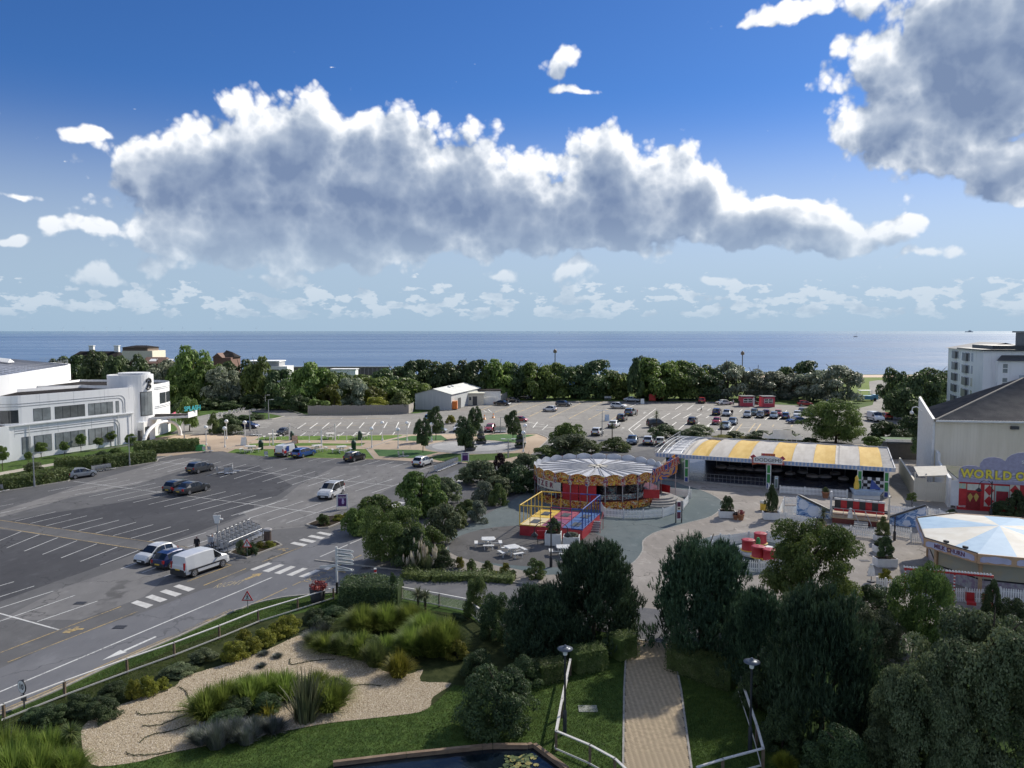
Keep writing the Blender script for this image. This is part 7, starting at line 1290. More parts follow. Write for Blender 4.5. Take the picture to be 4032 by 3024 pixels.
# hedges and saplings before the white building
hedge(PL(A,(-250,1425),(0,1385),(330,1335),(575,1288)),3.6,1.5,'hedge','thick clipped hedge along the kerb left of the silver hatchback',40,.16);hedge(PL(A,(480,1222),(900,1195),(1330,1140)),3.0,1.7,'hedge','clipped hedge running behind the trolley row',40,.16);hedge(PL(A,(1180,1080),(1400,1060),(1735,1040)),3.4,1.9,'hedge','clipped hedge in front of the arch ending at the grit bin',36,.17)
for i,(key,x,y,w,yt)in enumerate((('oshrub',300,1230,200,1145),('dshrub',620,1160,230,1095),('dshrub',900,1120,200,1050),('shrub',1010,1100,150,1020),('dshrub',780,1140,130,1085))):T(key,*A(x,y),w/2.212,A(0,yt)[1],('grey shrub left of the clipped hedges','dark shrub below the lower window row','dark shrub at the right of the building lawn','light shrub near the white fin','dark shrub in the middle of the building lawn')[i])
for i,(x,yb,w,yt)in enumerate(((25,1225,120,1010),(248,1172,70,1060),(360,1108,120,975),(562,1102,95,970),(705,1062,95,905),(862,1045,90,935),(968,1012,105,872),(1140,1045,110,905))):T('broad',*A(x,yb),w/2.212,A(0,yt)[1],'young tree on the lawn by the white building, %s from the left'%ORD[i],'sapling','tree','saplings before the white building',.42)
# cafe corner and crazy golf
for key,x,y,w,yt,lb in(('broad',1650,880,200,585,'leafy tree right of the SPLASH canopy'),('dshrub',1850,690,260,590,'dark spreading bush above the deck chairs'),('dshrub',2010,690,240,615,'dark hedge bush at the drive bend'),('hshrub',1860,900,110,720,'flowering bush beside the cafe path'),('dshrub',1990,860,240,725,'bush behind the globe lamps'),('oshrub',2050,905,200,815,'brownish low shrub by the plaza entrance'),('dshrub',2130,790,200,735,'low hedge right of the deck chairs'),('dshrub',1930,905,120,830,'dark low bush right of the flowering one')):T(key,*A(x,y),w/2.212,A(0,yt)[1],lb)
T('dshrub',*B(240,775),90,B(0,728)[1],'low dark hedge by the drive bend');T('hshrub',*B(130,655),110,B(0,590)[1],'green spreading bush at the drive');
sheet('cafe_path',GL(PL(A,(1480,905),(1560,860),(1600,780),(1800,735),(2180,690),(2212,760),(1900,780),(1850,900))),.022,TARF)
cm=thing('striped_kiosk','little round kiosk with white and yellow striped awning beside the right wing','kiosk',(*G(*A(1552,590)),0));MB().lathe([(1.6,0),(1.6,2.3)],16).build('wall',PWHITE,cm);[MB().add([pol(2.3,q*22.5,2.3),pol(2.3,q*22.5+22.5,2.3),(0,0,3.6)],[(0,1,2)]).build('awning_stripe',PWHITE if q%2 else YEL,cm)for q in range(16)]
for i,(x,y,m)in enumerate(((1535,765,mat('pink_cloth',(.55,.10,.16),.7)),(1570,745,mat('pale_cloth',(.45,.58,.60),.7)))):t,g=post_thing('parasol',('pink parasol at the cafe beside the canopy','pale blue parasol at the cafe')[i],'parasol',A(x,y+60));MB().tube((0,0,0),(0,0,2.6),.04).build('pole',PWHITE,t);MB().lathe([(1.5,2.1),(.1,2.8)],10,cap=False).build('canopy',m,t)
dk=(MB().add([(-.35,-.6,.1),(.35,-.6,.1),(.35,.1,.45),(-.35,.1,.45),(-.35,.55,1.15),(.35,.55,1.15)],[(0,1,2,3),(3,2,5,4)]).mesh('sling',PWHITE),MB().path([(-.38,-.6,0),(-.38,.55,1.2)],.03).path([(.38,-.6,0),(.38,.55,1.2)],.03).path([(-.38,.6,0),(-.38,-.2,.8)],.03).path([(.38,.6,0),(.38,-.2,.8)],.03).mesh('frame',PWHITE))
for i in range(8):x,y=1835+i*40,772-i*9+(i%2)*4;g=G(*A(x,y));t=thing('deck_chair','white deck chair, %s from the left in the curved row'%ORD[i],'deck chair',(*g,.02),R(200+i*6),'white deck chairs');t.scale=(.95,)*3;put('sling',dk[0],t);put('frame',dk[1],t)
for i,(x,y)in enumerate(((1668,580),(1712,585),(1750,600),(1808,575),(1838,592),(1880,592))):t,g=post_thing('golf_flag','small flag pole on the crazy golf, %s from the left'%ORD[i],'flag',A(x,y),'crazy golf flags');MB().tube((0,0,0),(0,0,2.3),.05).build('pole',YEL if i>3 else PWHITE,t);MB().add([(0,0,2.3),(.8,0,2.05),(0,0,1.8)],[(0,1,2)]).build('flag',(BLUE,GREENP,YEL)[i%3],t)
# far car park: huts, fence, boards, lift
for i,(x0,x1,yb,yt)in enumerate(((697,855,950,822),(957,1108,958,824))):
 a,c=G(*D(x0,yb)),G(*D(x1,yb));t=thing('red_hut',('left red ticket hut with white-framed window','right red ticket hut with white-framed window')[i],'hut',(*a,.02));w=c[0]-a[0];h=HT(a,D(0,yt)[1]);HR=mat('hut_red',(.46,.045,.075),.6,(.54,.07,.10),2);MB().box(0,w,0,3,0,h-.2).build('wall',HR,t);MB().box(-.2,w+.2,-.3,3.2,h-.18,h).build('roof',DGREY,t);window(t,w*.12,w*.84,h*.36,h*.76,0,CARGLASS,PWHITE,.18,2,2);MB().box(w*.3,w*.7,-.05,-.01,h*.82,h*.9).build('sign',mat('hut_sign',(.5,.10,.2),.5),t);MB().box(w*.88,w+.02,-.03,.9,.1,h-.4).build('door',PWHITE,t)if i==0 else None
GF=mat('fence_green',(.012,.035,.025),.6);PALE=MB().box(-.04,.04,0,.03,0,2.2).mesh('pale',GF)
for k,(p,q,lb)in enumerate(((C(1330,598),C(1720,598),'green palisade fence behind the silver saloon'),(D(0,878),D(690,885),'green palisade fence left of the red huts'),(D(860,885),D(2050,898),'green palisade fence right of the red huts'))):
 a,c=G(*p),G(*q);t=frame('palisade_fence',lb,'fence',a,c,'green palisade fences');l=math.dist(a,c);n=int(l/.42)
 for j in range(n):put('pale',PALE,t,(l*j/n,0,0))
 MB().box(0,l,.035,.07,.4,.48).box(0,l,.035,.07,1.7,1.78).build('rail',GF,t)
t,g=post_thing('orange_board','tall orange information board by the green fence','sign',C(1762,620));h=HT(g,C(0,525)[1]);MB().box(-1.1,1.1,0,.1,.2,h).build('panel',mat('orange_panel',(.62,.20,.05),.6,(.6,.28,.10),1),t);MB().box(-.9,.9,-.02,-.002,h*.3,h*.45).build('panel_print',mat('panel_dark',(.25,.06,.04),.6),t)
t,g=post_thing('red_banner','low red banner beside the orange board','banner',C(1736,620));MB().box(-2.1,2.1,0,.06,.2,2.0).build('cloth',mat('banner_red',(.46,.035,.03),.6),t);[MB().tube((x,.1,0),(x,.1,2.1),.05).build('pole',DGREY,t)for x in(-2.1,2.1)]
t,g=post_thing('boom_lift','blue boom lift parked in the shade under the trees','lift',C(690,600));LB=mat('lift_blue',(.03,.12,.26),.5);MB().box(-2.2,3.2,-1.1,1.1,.6,1.1).build('chassis',DGREY,t);[MB().tube((x,-1.15,.55),(x,-.8,.55),.55).tube((x,.8,.55),(x,1.15,.55),.55).build('wheel',TYRE,t)for x in(-1.5,2.4)];MB().box(-2.4,.6,-1.1,1.1,1.3,3.2).build('engine_cover',mat('lift_grey',(.30,.33,.36),.5),t);MB().box(.7,2.8,-.8,.8,1.3,2.8).build('turret',LB,t);MB().tube((1,0,3.0),(7.5,0,2.0),.3).tube((7.5,0,2.0),(9.5,0,4.2),.2).build('boom',LB,t);MB().box(9.2,11.2,-.6,.6,4.2,5.2).build('basket',LB,t)
for i,(x,y)in enumerate(((238,778),(315,766))):t,g=post_thing('traffic_cone',('left orange cone by the yard','right orange cone by the yard')[i],'cone',C(x,y));MB().lathe([(.4,0),(.4,.06),(.28,.08),(.06,1.1)],12).build('cone_body',mat('cone_orange',(.62,.20,.02),.5),t);MB().lathe([(.2,.45),(.15,.7)],12,cap=False).build('band',PWHITE,t)
t,g=post_thing('skip_bin','orange wheeled bin at the shed corner','bin',B(1958,692));MB().box(-1,1,-.8,.8,.2,2.0).build('bin_body',mat('bin_orange',(.62,.16,.02),.5),t);MB().box(-1.05,1.05,-.85,.85,2.02,2.2).build('lid',mat('lid_orange',(.55,.20,.05),.5),t);[MB().tube((x,-.8,.15),(x,-.6,.15),.15).build('wheel',TYRE,t)for x in(-.8,.8)]
for i,(x,y,m,w,d,h)in enumerate(((225,562,WHITE2,2.4,1.4,1.6),(260,560,BLUE,2,1.2,1.5),(330,555,PWHITE,3,1.2,1.7),(390,548,CREAM2,2.4,1.2,1.4))):t,g=post_thing('storage_crate',('white pallet stack in the storage yard','blue container in the storage yard','white sacks row in the storage yard','cream boards stack in the storage yard')[i],'crate',C(x,y+55));MB().box(-w,w,-d,d,.15,h).build('load',m,t);MB().box(-w,w,-d,d,0,.14).build('pallet',TIMBER,t)
t,g=post_thing('utility_buggy','small blue utility buggy with white canopy on the shore road','buggy',E(335,990));MB().box(-3,3,-1,1,.4,1.5).box(1.8,3.2,-.9,.9,1.5,1.8).build('body',mat('buggy_blue',(.10,.26,.40),.5),t);MB().box(-2.2,1.2,-1.0,1.0,2.9,3.05).build('canopy',PWHITE,t);[MB().tube((x,y,1.5),(x,y,2.9),.06).build('post',PWHITE,t)for x in(-2.1,1.1)for y in(-.9,.9)];[MB().tube((x,y,.45),(x,y+.2,.45),.45).build('wheel',TYRE,t)for x in(-2,2)for y in(-1.1,.9)]
# funfair furniture
def box_planter(base,w,d,h,label,key,vt,f,rz=0.,boards=False):
 t,g=post_thing('box_planter',label,'planter',base,'white box planters',rz);MB().box(-w/2,w/2,-d/2,d/2,.04,h).build('trough',PWHITE,t);MB().box(-w/2+.08,w/2-.08,-d/2+.08,d/2-.08,h-.02,h+.03).build('soil',SOIL,t)
 if boards:[MB().box(-w/2+w*k/8+.01,-w/2+w*(k+1)/8-.01,-d/2-.02,-d/2-.001,.06,h-.01).build('board',PWHITE,t)for k in range(8)]
 H_=HT(g,f(0,vt)[1])-h;r=min(w,1.4)*.5;put('plant',CRN[key][0],t,(0,0,h),random.random()*6,(r,r*min(1,d),max(.3,H_)));return t
box_planter(C2(770,1228),1.5,1.3,1.15,'white boarded planter beside the black lamp post','dshrub',950,C2,R(-8),True);box_planter(C2(968,1248),1.5,1.2,1.0,'white boarded planter with grey shrub in front of the trampolines','sshrub',1100,C2,R(-8),True)
box_planter(D2(865,935),1.7,1.0,.75,'white trough with a small tree on the buff path','dshrub',710,D2,R(-8));box_planter(D2(1345,955),1.7,1.0,.8,'white trough with a tall bushy shrub near the wave ride','dshrub',600,D2,R(-6));box_planter(E2(522,1300),1.4,.9,.6,'white trough with a bushy shrub at the wave ride fence corner','hshrub',1040,E2);box_planter(E2(520,1435),1.4,.9,.65,'middle white trough with dark spiky plant','dshrub',1265,E2);box_planter(E2(555,1600),1.7,1.0,.75,'lowest white trough with dark flowering shrub','dshrub',1260,E2)
TERRA=mat('terracotta',(.34,.15,.08),.8,(.42,.20,.11),3)
for i,(f,x,y,k,r)in enumerate(((D2,958,958,'purple',.28),(D2,1013,962,'purple',.36),(D2,1937,722,'hshrub',.42),(D2,1885,1115,'hshrub',.5),(D2,1975,1160,'purple',.42))):t,g=post_thing('plant_pot',('small dark pot beside the white trough','terracotta pot with dark red plant beside the white trough','large terracotta pot before the dodgems fence','wide pot with rounded green plant','terracotta pot with red flowers')[i],'plant pot',f(x,y),'terracotta pots');MB().lathe([(r*.7,0),(r,r*1.5),(r*1.08,r*1.5),(r*1.08,r*1.75),(r*.9,r*1.75)],14).build('pot',TERRA,t);put('plant',CRN[k][0]if i not in(1,4)else fl,t,(0,0,r*1.6),0,(r*1.1,r*1.1,r*1.3))
t,g=post_thing('yellow_bin','yellow round-topped litter bin on the buff path','bin',D2(1262,855));MB().lathe([(.34,0),(.38,.1),(.38,.8)],14).build('bin_body',YEL,t);MB().lathe([(.42,.8),(.44,.9),(.36,1.05),(.1,1.12)],14).build('lid',CREAM2,t)
for i,(f,x,yb,yt)in enumerate(((E2,142,1095,905),(E3,612,775,585))):t,g=post_thing('closed_parasol',('closed white parasol in front of the red seats','closed white parasol beside the yellow-flowered shrub')[i],'parasol',f(x,yb));h=HT(g,f(0,yt)[1]);MB().tube((0,0,0),(0,0,h),.03).lathe([(.3,0),(.3,.1)],10).build('pole',DGREY,t);MB().lathe([(.28,h*.36),(.22,h*.7),(.12,h*.92),(.18,h*.94),(.02,h)],10).build('folded_canopy',PWHITE,t)
def fair_lamp(base,f,yt,label,kind=0):
 t,g=post_thing('lamp_post',label,'lamp post',base,'black fairground lamp posts');h=HT(g,f(0,yt)[1]);MB().tube((0,0,0),(0,0,h),.07,.05,8).lathe([(.13,0),(.13,.8),(.08,.9)],10).build('pole',BLACKM,t)
 for s in((-1,)if kind==0 else(-1,1)if kind==1 else()):pts=[(0,0,h-.5)]+[(s*(.7-.7*math.cos(R(q))),0,h-.5+.6*math.sin(R(q)))for q in range(15,181,15)]+[(s*1.4,0,h-.75)];MB().path(pts,.035,6).build('arm',BLACKM,t);MB().lathe([(.05,.15),(.3,-.1),(.3,-.15),(.12,-.3)],12,(s*1.4,0,h-.85)).build('lantern',BLACKM,t)
 return t
fair_lamp(E2(1812,1018),E2,590,'black swan-neck lamp before the sideshow');fair_lamp(E2(668,1292),E2,1008,'plain black post by the white troughs',2);fair_lamp(C2(745,1475),C2,1005,'black lamp post with drooping lanterns in front of the trampolines',1)
t,g=post_thing('red_stool','red metal seat beside the boarded planter','seat',C2(635,1215));MB().box(-.35,.35,-.08,.08,.55,1.2).box(-.35,.35,-.45,.08,.5,.55).build('seat',RED,t);[MB().tube((x,y,0),(x,y,.5),.03).build('leg',TRIM,t)for x in(-.3,.3)for y in(-.4,0)]
T('shrub',*E2(875,895),50,E2(0,720)[1],'small round-headed tree left of the boarded gate','small_tree','tree',None,.45);T('dshrub',*E2(1355,1010),52,E2(0,915)[1],'dark low shrub at the sideshow corner');T('dshrub',*E2(1950,1010),105,E2(0,820)[1],'dark big shrub before the harlequin panels');T('dshrub',*E2(2120,1010),90,E2(0,680)[1],'dark tall shrub at the right edge before the sideshow');T('gold',*E3(765,770),62,E3(0,630)[1],'yellow-flowered leafy shrub beside the closed parasol');T('dshrub',*E2(950,390),70,E2(0,30)[1],'spiky dark palm by the hall gable','palm','tree',None,.35)
for i,(x,yb,w,yt)in enumerate(((1905,1010,48,850),(1730,1010,40,740))):pass
# swing frame
sf=thing('swing_ride','red and white scalloped frame carrying hanging seats','swing',(*G(*E3(1620,1030)),0));a,c=Vector((*G(*E3(1260,985)),0)),Vector((*G(*E3(1880,1050)),0));sf.location=a;sf.rotation_euler.z=math.atan2(c.y-a.y,c.x-a.x);l=(c-a).length
MB().box(-2,l,-.06,.06,2.25,2.4).build('beam',RED,sf);[MB().lathe([(.09,0),(.09,.08),(.02,.14)],8,(-2+k*.2,0,2.4)).build('scallop',PWHITE,sf)for k in range(int((l+2)/.2))]
for x in(l*.35,l*.98,-1.9):[MB().box(x-.05,x+.05,-.05,.05,z,z+.12).build('post_band',PWHITE if k%2 else RED,sf)for k,z in enumerate([i*.12 for i in range(19)])]
for i,x in enumerate((l*.18,l*.62,l*.9)):t=thing('hanging_chair',('red swing seat at the left behind the tree','red swing seat in the middle of the frame','red swing seat at the right of the frame')[i],'chair',tuple(sf.matrix_basis@Vector((x,-.3,.35))));t.rotation_euler.z=sf.rotation_euler.z;MB().add([(-.3,-.3,.1),(.3,-.3,.1),(.3,.25,.1),(-.3,.25,.1),(-.3,.32,.65),(.3,.32,.65)],[(0,1,2,3),(3,2,5,4)]).box(-.3,.3,-.33,-.29,-.1,.1).build('seat',RED,t);MB().path([(-.28,.1,.1),(-.28,.2,1.95)],.012).path([(.28,.1,.1),(.28,.2,1.95)],.012).build('chain',GALV,t)
# at sea
sb_=AT(*E(205,293),2900);t=thing('sailing_boat','small sailing boat with bare masts on the sea','boat',(sb_[0],2900,-3));MB().add([(-9,-2.5,2.5),(9,0,3),(-9,2.5,2.5),(-7,-1.5,0),(6,0,0),(-7,1.5,0)],[(0,3,4,1),(1,4,5,2),(2,5,3,0),(0,1,2)]).build('hull',mat('hull_pale',(.40,.36,.34),.6),t);MB().tube((-2,0,2),(-2,0,14),.25).tube((4,0,2),(4,0,17),.25).build('mast',DGREY,t);MB().box(-4,0,-1,1,2.6,4).build('cabin',PWHITE,t)
sb_=AT(*C(886,30),7000);t=thing('white_sail','tiny white sail near the horizon','boat',(sb_[0],7000,-3));MB().add([(0,0,1),(6,0,1),(0,0,24)],[(0,1,2)]).build('sail',PWHITE,t);MB().box(-5,8,-2,2,0,1.5).build('hull',PWHITE,t)
sb_=AT(*E(1555,155),14000);t=thing('far_ship','hazy cargo ship on the horizon at the right','ship',(sb_[0],14000,-3));MB().box(-70,70,-10,10,0,14).build('hull',mat('haze_ship',(.25,.28,.32),.8),t);MB().box(-10,40,-9,9,14,28).box(10,20,-5,5,28,38).build('superstructure',mat('haze_ship',(.25,.28,.32),.8),t)
WTM=mat('turbine_white',(.62,.66,.70),.6)
wtm=MB().tube((0,0,0),(0,0,95),3,2).mesh('tower',WTM),MB().box(-3,3,-5,5,-2,3).mesh('nacelle',WTM),MB().add([(-2,0,0),(2,0,0),(.6,0,55),(-.6,0,55)],[(0,1,2,3)]).mesh('blade',WTM)
for i,x in enumerate((130,250,330,420,475,560,640,720,830,1010)):
 p=AT(x,1300,20000);t=thing('wind_turbine','hazy offshore wind turbine on the horizon, %s from the left'%ORD[i],'wind turbine',(p[0],20000,-3),0,'offshore wind turbines');put('tower',wtm[0],t);n_=put('nacelle',wtm[1],t,(0,0,96));[put('blade',wtm[2],n_,(0,-6,0),0,None,(0,R(120*k+i*17),0))for k in range(3)]
 # ---------------------------------------------------------------- foreground: garden, path, pond
sheet('garden_soil',GL(PL(A3,(-900,1680),(0,1260),(480,1060),(1000,850),(1600,600),(2143,400))+PL(B3,(300,420),(700,330),(960,290),(1500,300),(2000,370))+PL(C3,(300,500),(900,560),(960,740),(900,1000),(420,1020),(0,1010))+PL(B3,(1700,1150),(900,1260),(500,1350))+PL(A3,(1450,1560),(850,1659),(600,1800),(-900,2300))),.006,mat('garden_cover',(.026,.036,.012),.95,(.05,.06,.022),1.5,.8,25,spec=.1))
gravel_px=PL(A3,(700,1310),(860,1190),(1080,1105),(1300,1025),(1480,970),(1560,890),(1880,790),(2143,700))+PL(B3,(250,700),(480,590),(620,540),(700,620),(860,700),(1130,740),(1290,830),(1500,870),(1640,830),(1620,930),(1880,945),(1725,1060),(1700,1140),(1600,1190),(1300,1230),(850,1280),(520,1340))+PL(A3,(1450,1530),(1200,1600),(830,1645),(720,1560),(690,1440))
gp_=smooth_line(GL(gravel_px),3,True);GRAV=mat('gravel',(.32,.255,.175),.95,(.50,.42,.31),9,1.,30,detail=6,spec=.1);gravel_bed=sheet('gravel_bed',gp_,.012,GRAV)
def inside(P,poly):
 c=np.zeros(len(P),bool);j=len(poly)-1
 for i in range(len(poly)):
  xi,yi=poly[i];xj,yj=poly[j];c^=((yi>P[:,1])!=(yj>P[:,1]))&(P[:,0]<(xj-xi)*(P[:,1]-yi)/(yj-yi+1e-12)+xi);j=i
 return c
def scatter(poly,n,seed=5):
 r=np.random.default_rng(seed);q=np.array(poly);P=r.uniform(q.min(0),q.max(0),(n,2));return P[inside(P,poly)]
P=scatter(gp_,52000);n=len(P);rr_=np.random.default_rng(2);s=rr_.uniform(.018,.045,n);base=np.array([[1,0,0],[-.5,.87,0],[-.5,-.87,0],[0,0,.9]]);ang=rr_.uniform(0,6.28,n);ca,sa=np.cos(ang),np.sin(ang)
V=np.stack([np.stack([P[:,0]+s*(b_[0]*ca-b_[1]*sa),P[:,1]+s*(b_[0]*sa+b_[1]*ca),.012+s*b_[2]],1)for b_ in base],1).reshape(-1,3);F_=(np.arange(n)[:,None,None]*4+np.array([[0,1,3],[1,2,3],[2,0,3]])).reshape(-1,3)
def chipmat():
 m=bpy.data.materials.new('gravel_chip');m.use_nodes=True;b=NB(m.node_tree);p=m.node_tree.nodes['Principled BSDF'];ge=b.n('ShaderNodeNewGeometry');b.put(p.inputs['Base Color'],b.ramp(ge.outputs['Random Per Island'],[(0,(.18,.13,.075)),(.35,(.40,.325,.21)),(.75,(.55,.465,.325)),(1,(.72,.65,.52))]));p.inputs['Roughness'].default_value=.9;return m
tag(put('gravel_chips',npmesh('gravel_chips',V,F_,chipmat())),kind='stuff',label='pale beige gravel chips covering the garden bed',cat='gravel')
def blades(poly,n,h,w,mat_,label,cat='grass',seed=3,z=.01,name='grass_blades'):
 P=scatter(poly,n,seed);n=len(P);r=np.random.default_rng(seed+1);a=r.uniform(0,6.28,n);hh=h*r.uniform(.5,1.3,n);l=r.normal(size=(n,2))*h*.45;dx,dy=np.cos(a)*w,np.sin(a)*w
 V=np.stack([np.stack([P[:,0]-dx,P[:,1]-dy,np.full(n,z)],1),np.stack([P[:,0]+dx,P[:,1]+dy,np.full(n,z)],1),np.stack([P[:,0]+l[:,0],P[:,1]+l[:,1],hh],1)],1).reshape(-1,3)
 return tag(put(name,npmesh(name,V,np.arange(3*n).reshape(n,3),mat_)),label,cat,None,'stuff')
 # path with herringbone pavers
pl_,pr_=GL(PL(C3,(1490,575),(1430,760),(1418,1000),(1412,1659),(1410,2100))),GL(PL(C3,(1776,612),(1835,780),(1880,1000),(1966,1659),(2020,2100)));path_poly=pl_+pr_[::-1]
path=sheet('brick_path',path_poly,.012,mat('path_joint',(.16,.13,.10),.95));a_=.1;BR_=MB().box(-.093,.093,-.043,.043,0,.018)
BRM=[mat('paver_%d'%i,c,.85,tuple(x*1.25 for x in c),4,.3,40)for i,c in enumerate(((.44,.35,.23),(.46,.365,.24),(.36,.285,.185),(.375,.295,.195)))];BME=[BR_.mesh('brick',m)for m in BRM]
xs=[p[0]for p in path_poly];ys=[p[1]for p in path_poly];cx,cy=sum(xs)/len(xs),sum(ys)/len(ys);cand=[];c45=math.cos(R(45))
for j in range(-110,111):
 for i in range(-60,61):
  for(ox,oy,rz)in((j+1+4*i,j+.5,0),(j+2.5+4*i,j,90)):
   x,y=ox*a_,oy*a_
   if abs(x)<13 and abs(y)<13:cand.append((cx+(x-y)*c45,cy+(x+y)*c45,rz+45))
CA=np.array(cand);CA=CA[inside(CA[:,:2],path_poly)];CA=CA[np.argsort(CA[:,1])];CA=CA[CA[:,1]>33.2];rn=random.Random(3);rest=[MB()for _ in BRM]
for k,(x,y,rz)in enumerate(CA):
 ci=(0 if rz<60 else 2)+rn.randrange(2)
 if k<300:put('brick',BME[ci],path,(x,y,.013+rn.uniform(0,.003)),R(rz))
 else:rest[ci].box(-.093,.093,-.043,.043,0,.018,0,R(rz),(x,y,.013+rn.uniform(0,.003)))
for m,r_ in zip(BRM,rest):o=r_.build('bricks',m,path);o['kind']='stuff'
kerb(offset_line(pl_,-.06),.1,.05,'path_edging',z=.01);kerb(offset_line(pr_,.06),.1,.05,'path_edging',z=.01)
lawnL=GL(PL(C3,(960,760),(1200,790),(1422,770),(1412,1000),(1405,1659),(1400,2000),(1000,2000),(900,1640),(640,1480),(0,1520))+PL(B3,(900,1640),(-500,1950))+PL(A3,(830,1659),(1200,1605),(1450,1535))+PL(B3,(520,1345),(850,1285),(1300,1235),(1600,1195),(1720,1130),(1900,960))+PL(C3,(300,1000),(700,960),(880,900)))
lawnR=GL(PL(C3,(1880,880),(2143,940),(2500,1000),(2900,1400),(2900,2000),(2030,2000),(1975,1659),(1900,1100)))
for i,lw3 in enumerate((lawnL,lawnR)):sheet('lawn',lw3,.008,GRASS);blades(lw3,150000 if i==0 else 60000,.075,.016,LF['lawn'],('short mown lawn grass left of the brick path','short mown lawn grass right of the brick path')[i])
vg=GL(verge[:12]);blades([tuple(p)for p in offset_line(vg,-.2)]+[tuple(p)for p in offset_line(vg,-3.2)][::-1],70000,.09,.018,LF['lawn'],'mown grass verge between the road kerb and the rail fence')
kerb(offset_line(GL(verge[:12]),.06),.12,.07);kerb(GL(PL(C3,(1480,572),(1600,590),(1785,614))),.14,.06,z=.012)
# pond
pond=GL(PL(B3,(880,1650),(1500,1575),(2143,1508))+PL(C3,(300,1500),(600,1500),(640,1490),(760,1580),(920,1700),(960,2100),(-600,2100)));
m=mat('pond_water',(.004,.008,.012),.12,(.008,.014,.020),.6,.4,3,spec=.35);sheet('pond',pond,.02,m)
WOOD=mat('edge_timber',(.20,.135,.085),.8,(.28,.20,.13),2,.4,stretch=(1,1,4));pe=thing('pond_edging','weathered timber sleepers edging the dark pond','edging',(*pond[0],0));ln=[(p[0]-pond[0][0],p[1]-pond[0][1])for p in pond[:8]]
for a,c in zip(ln,ln[1:]):MB().box(.01,math.dist(a,c)-.01,-.02,.18,0,.22).build('sleeper',WOOD,pe,(*a,0),math.atan2(c[1]-a[1],c[0]-a[0]))
lily=MB();rn=random.Random(8)
LP_=[MB().add([(0,0,0)]+[(.13*math.cos(R(q)),.13*math.sin(R(q)),.01)for q in range(15,346,30)],[tuple(range(13))]).mesh('lily_pad',c)for c in(mat('pad_green',(.10,.13,.04),.5),mat('pad_yellow',(.28,.25,.08),.5),mat('pad_dark',(.05,.08,.03),.5))]
for k in range(70):p=C3(rn.gauss(530,75),rn.uniform(1555,1720));g=G(*p);s=rn.uniform(.6,1.3);t=put('lily_pad',LP_[rn.randrange(3)],None,(*g,.026+k*.0004),rn.random()*6,(s,s,1));tag(t,'round lily pad floating in the patch on the pond','lily pad','lily pads on the pond')
t=thing('access_cover','worn pale concrete access cover set in the lawn','cover',(*G(*C3(1103,1162)),.012));MB().box(-.5,.5,-.35,.35,0,.03).build('slab',mat('slab_pale',(.35,.36,.33),.9,(.22,.24,.18),3),t)
for i,(f,x,y)in enumerate(((A3,1012,472),(B2,1258,1332),(B2,1640,1190),(B2,2130,1285),(D3,2000,462),(A2,700,1495))):t=thing('drain_cover',('dark gully grate in the near traffic lane','round cover beside the finger-post','rust-coloured cover at the junction mouth','square cover in the service road','flat grate on the buff yard','small cover in the left bays')[i],'drain cover',(*G(*f(x,y)),.026));MB().box(-.4,.4,-.28,.28,0,.012).build('frame',DGREY,t);[MB().box(-.34+k*.12,-.28+k*.12,-.22,.22,.013,.02).build('bar',TRIM if i!=2 else BARK,t)for k in range(6)]
# post and rail fences
WRAIL=mat('rail_white',(.62,.60,.55),.6,(.70,.68,.63),4);BPOST=mat('post_brown',(.14,.10,.065),.85,(.20,.145,.10),3)
def resample(ln,st):
 out=[ln[0]];acc=0.
 for a,c in zip(ln,ln[1:]):
  acc+=math.dist(a,c)
  if acc>=st:out.append(c);acc=0.
 return out
def rail_fence(pts,h,label,mesh=False):
 ln=pts if pts[0][0]<0 else GL(pts);o=ln[0];t=thing('rail_fence',label,'fence',(*o,0),0,'white-railed garden fences');q=[(p[0]-o[0],p[1]-o[1])for p in ln]
 for p in q:MB().box(-.06,.06,-.06,.06,0,h).build('post',BPOST,t,(*p,0))
 for a,c in zip(q,q[1:]):
  l=math.dist(a,c);an=math.atan2(c[1]-a[1],c[0]-a[0]);MB().box(-.03,l+.03,-.06,.06,h+.002,h+.05).build('top_rail',WRAIL,t,(*a,0),an);MB().box(0,l,-.09,-.062,.12,.2).build('bottom_rail',WRAIL,t,(*a,0),an)
  if mesh:mb=MB();[mb.tube((l*k/26,-.07,.2),(l*k/26,-.07,h),.006,.006,3,0,False)for k in range(27)];[mb.tube((0,-.07,.2+k*.1),(l,-.07,.2+k*.1),.006,.006,3,0,False)for k in range(8)];mb.build('wire_mesh',PWHITE,t,(*a,0),an)
rail_fence(resample(smooth_line(GL(PL(A3,(-500,1500),(160,1212),(942,912),(1690,640),(2108,462))+PL(B2,(1045,1560),(1227,1495),(1400,1452))),6),2.9),.88,'long white-railed fence following the verge of the road');rail_fence(PL(B3,(1460,240),(1778,298),(2012,345))+PL(C3,(250,480),(420,590)),.95,'white-railed mesh fence beside the service road',True)
rail_fence(PL(C3,(955,880),(885,1230),(835,1515),(1120,1640),(1330,1760),(1430,1860)),.97,'white-railed fence left of the brick path');rail_fence(PL(F3,(200,590),(320,960),(365,1130),(80,1210),(-100,1270)),.97,'white-railed fence right of the brick path');rail_fence(PL(F3,(1000,690),(1200,700),(1380,725),(1700,780)),.95,'white-railed fence glimpsed between the dark trees')
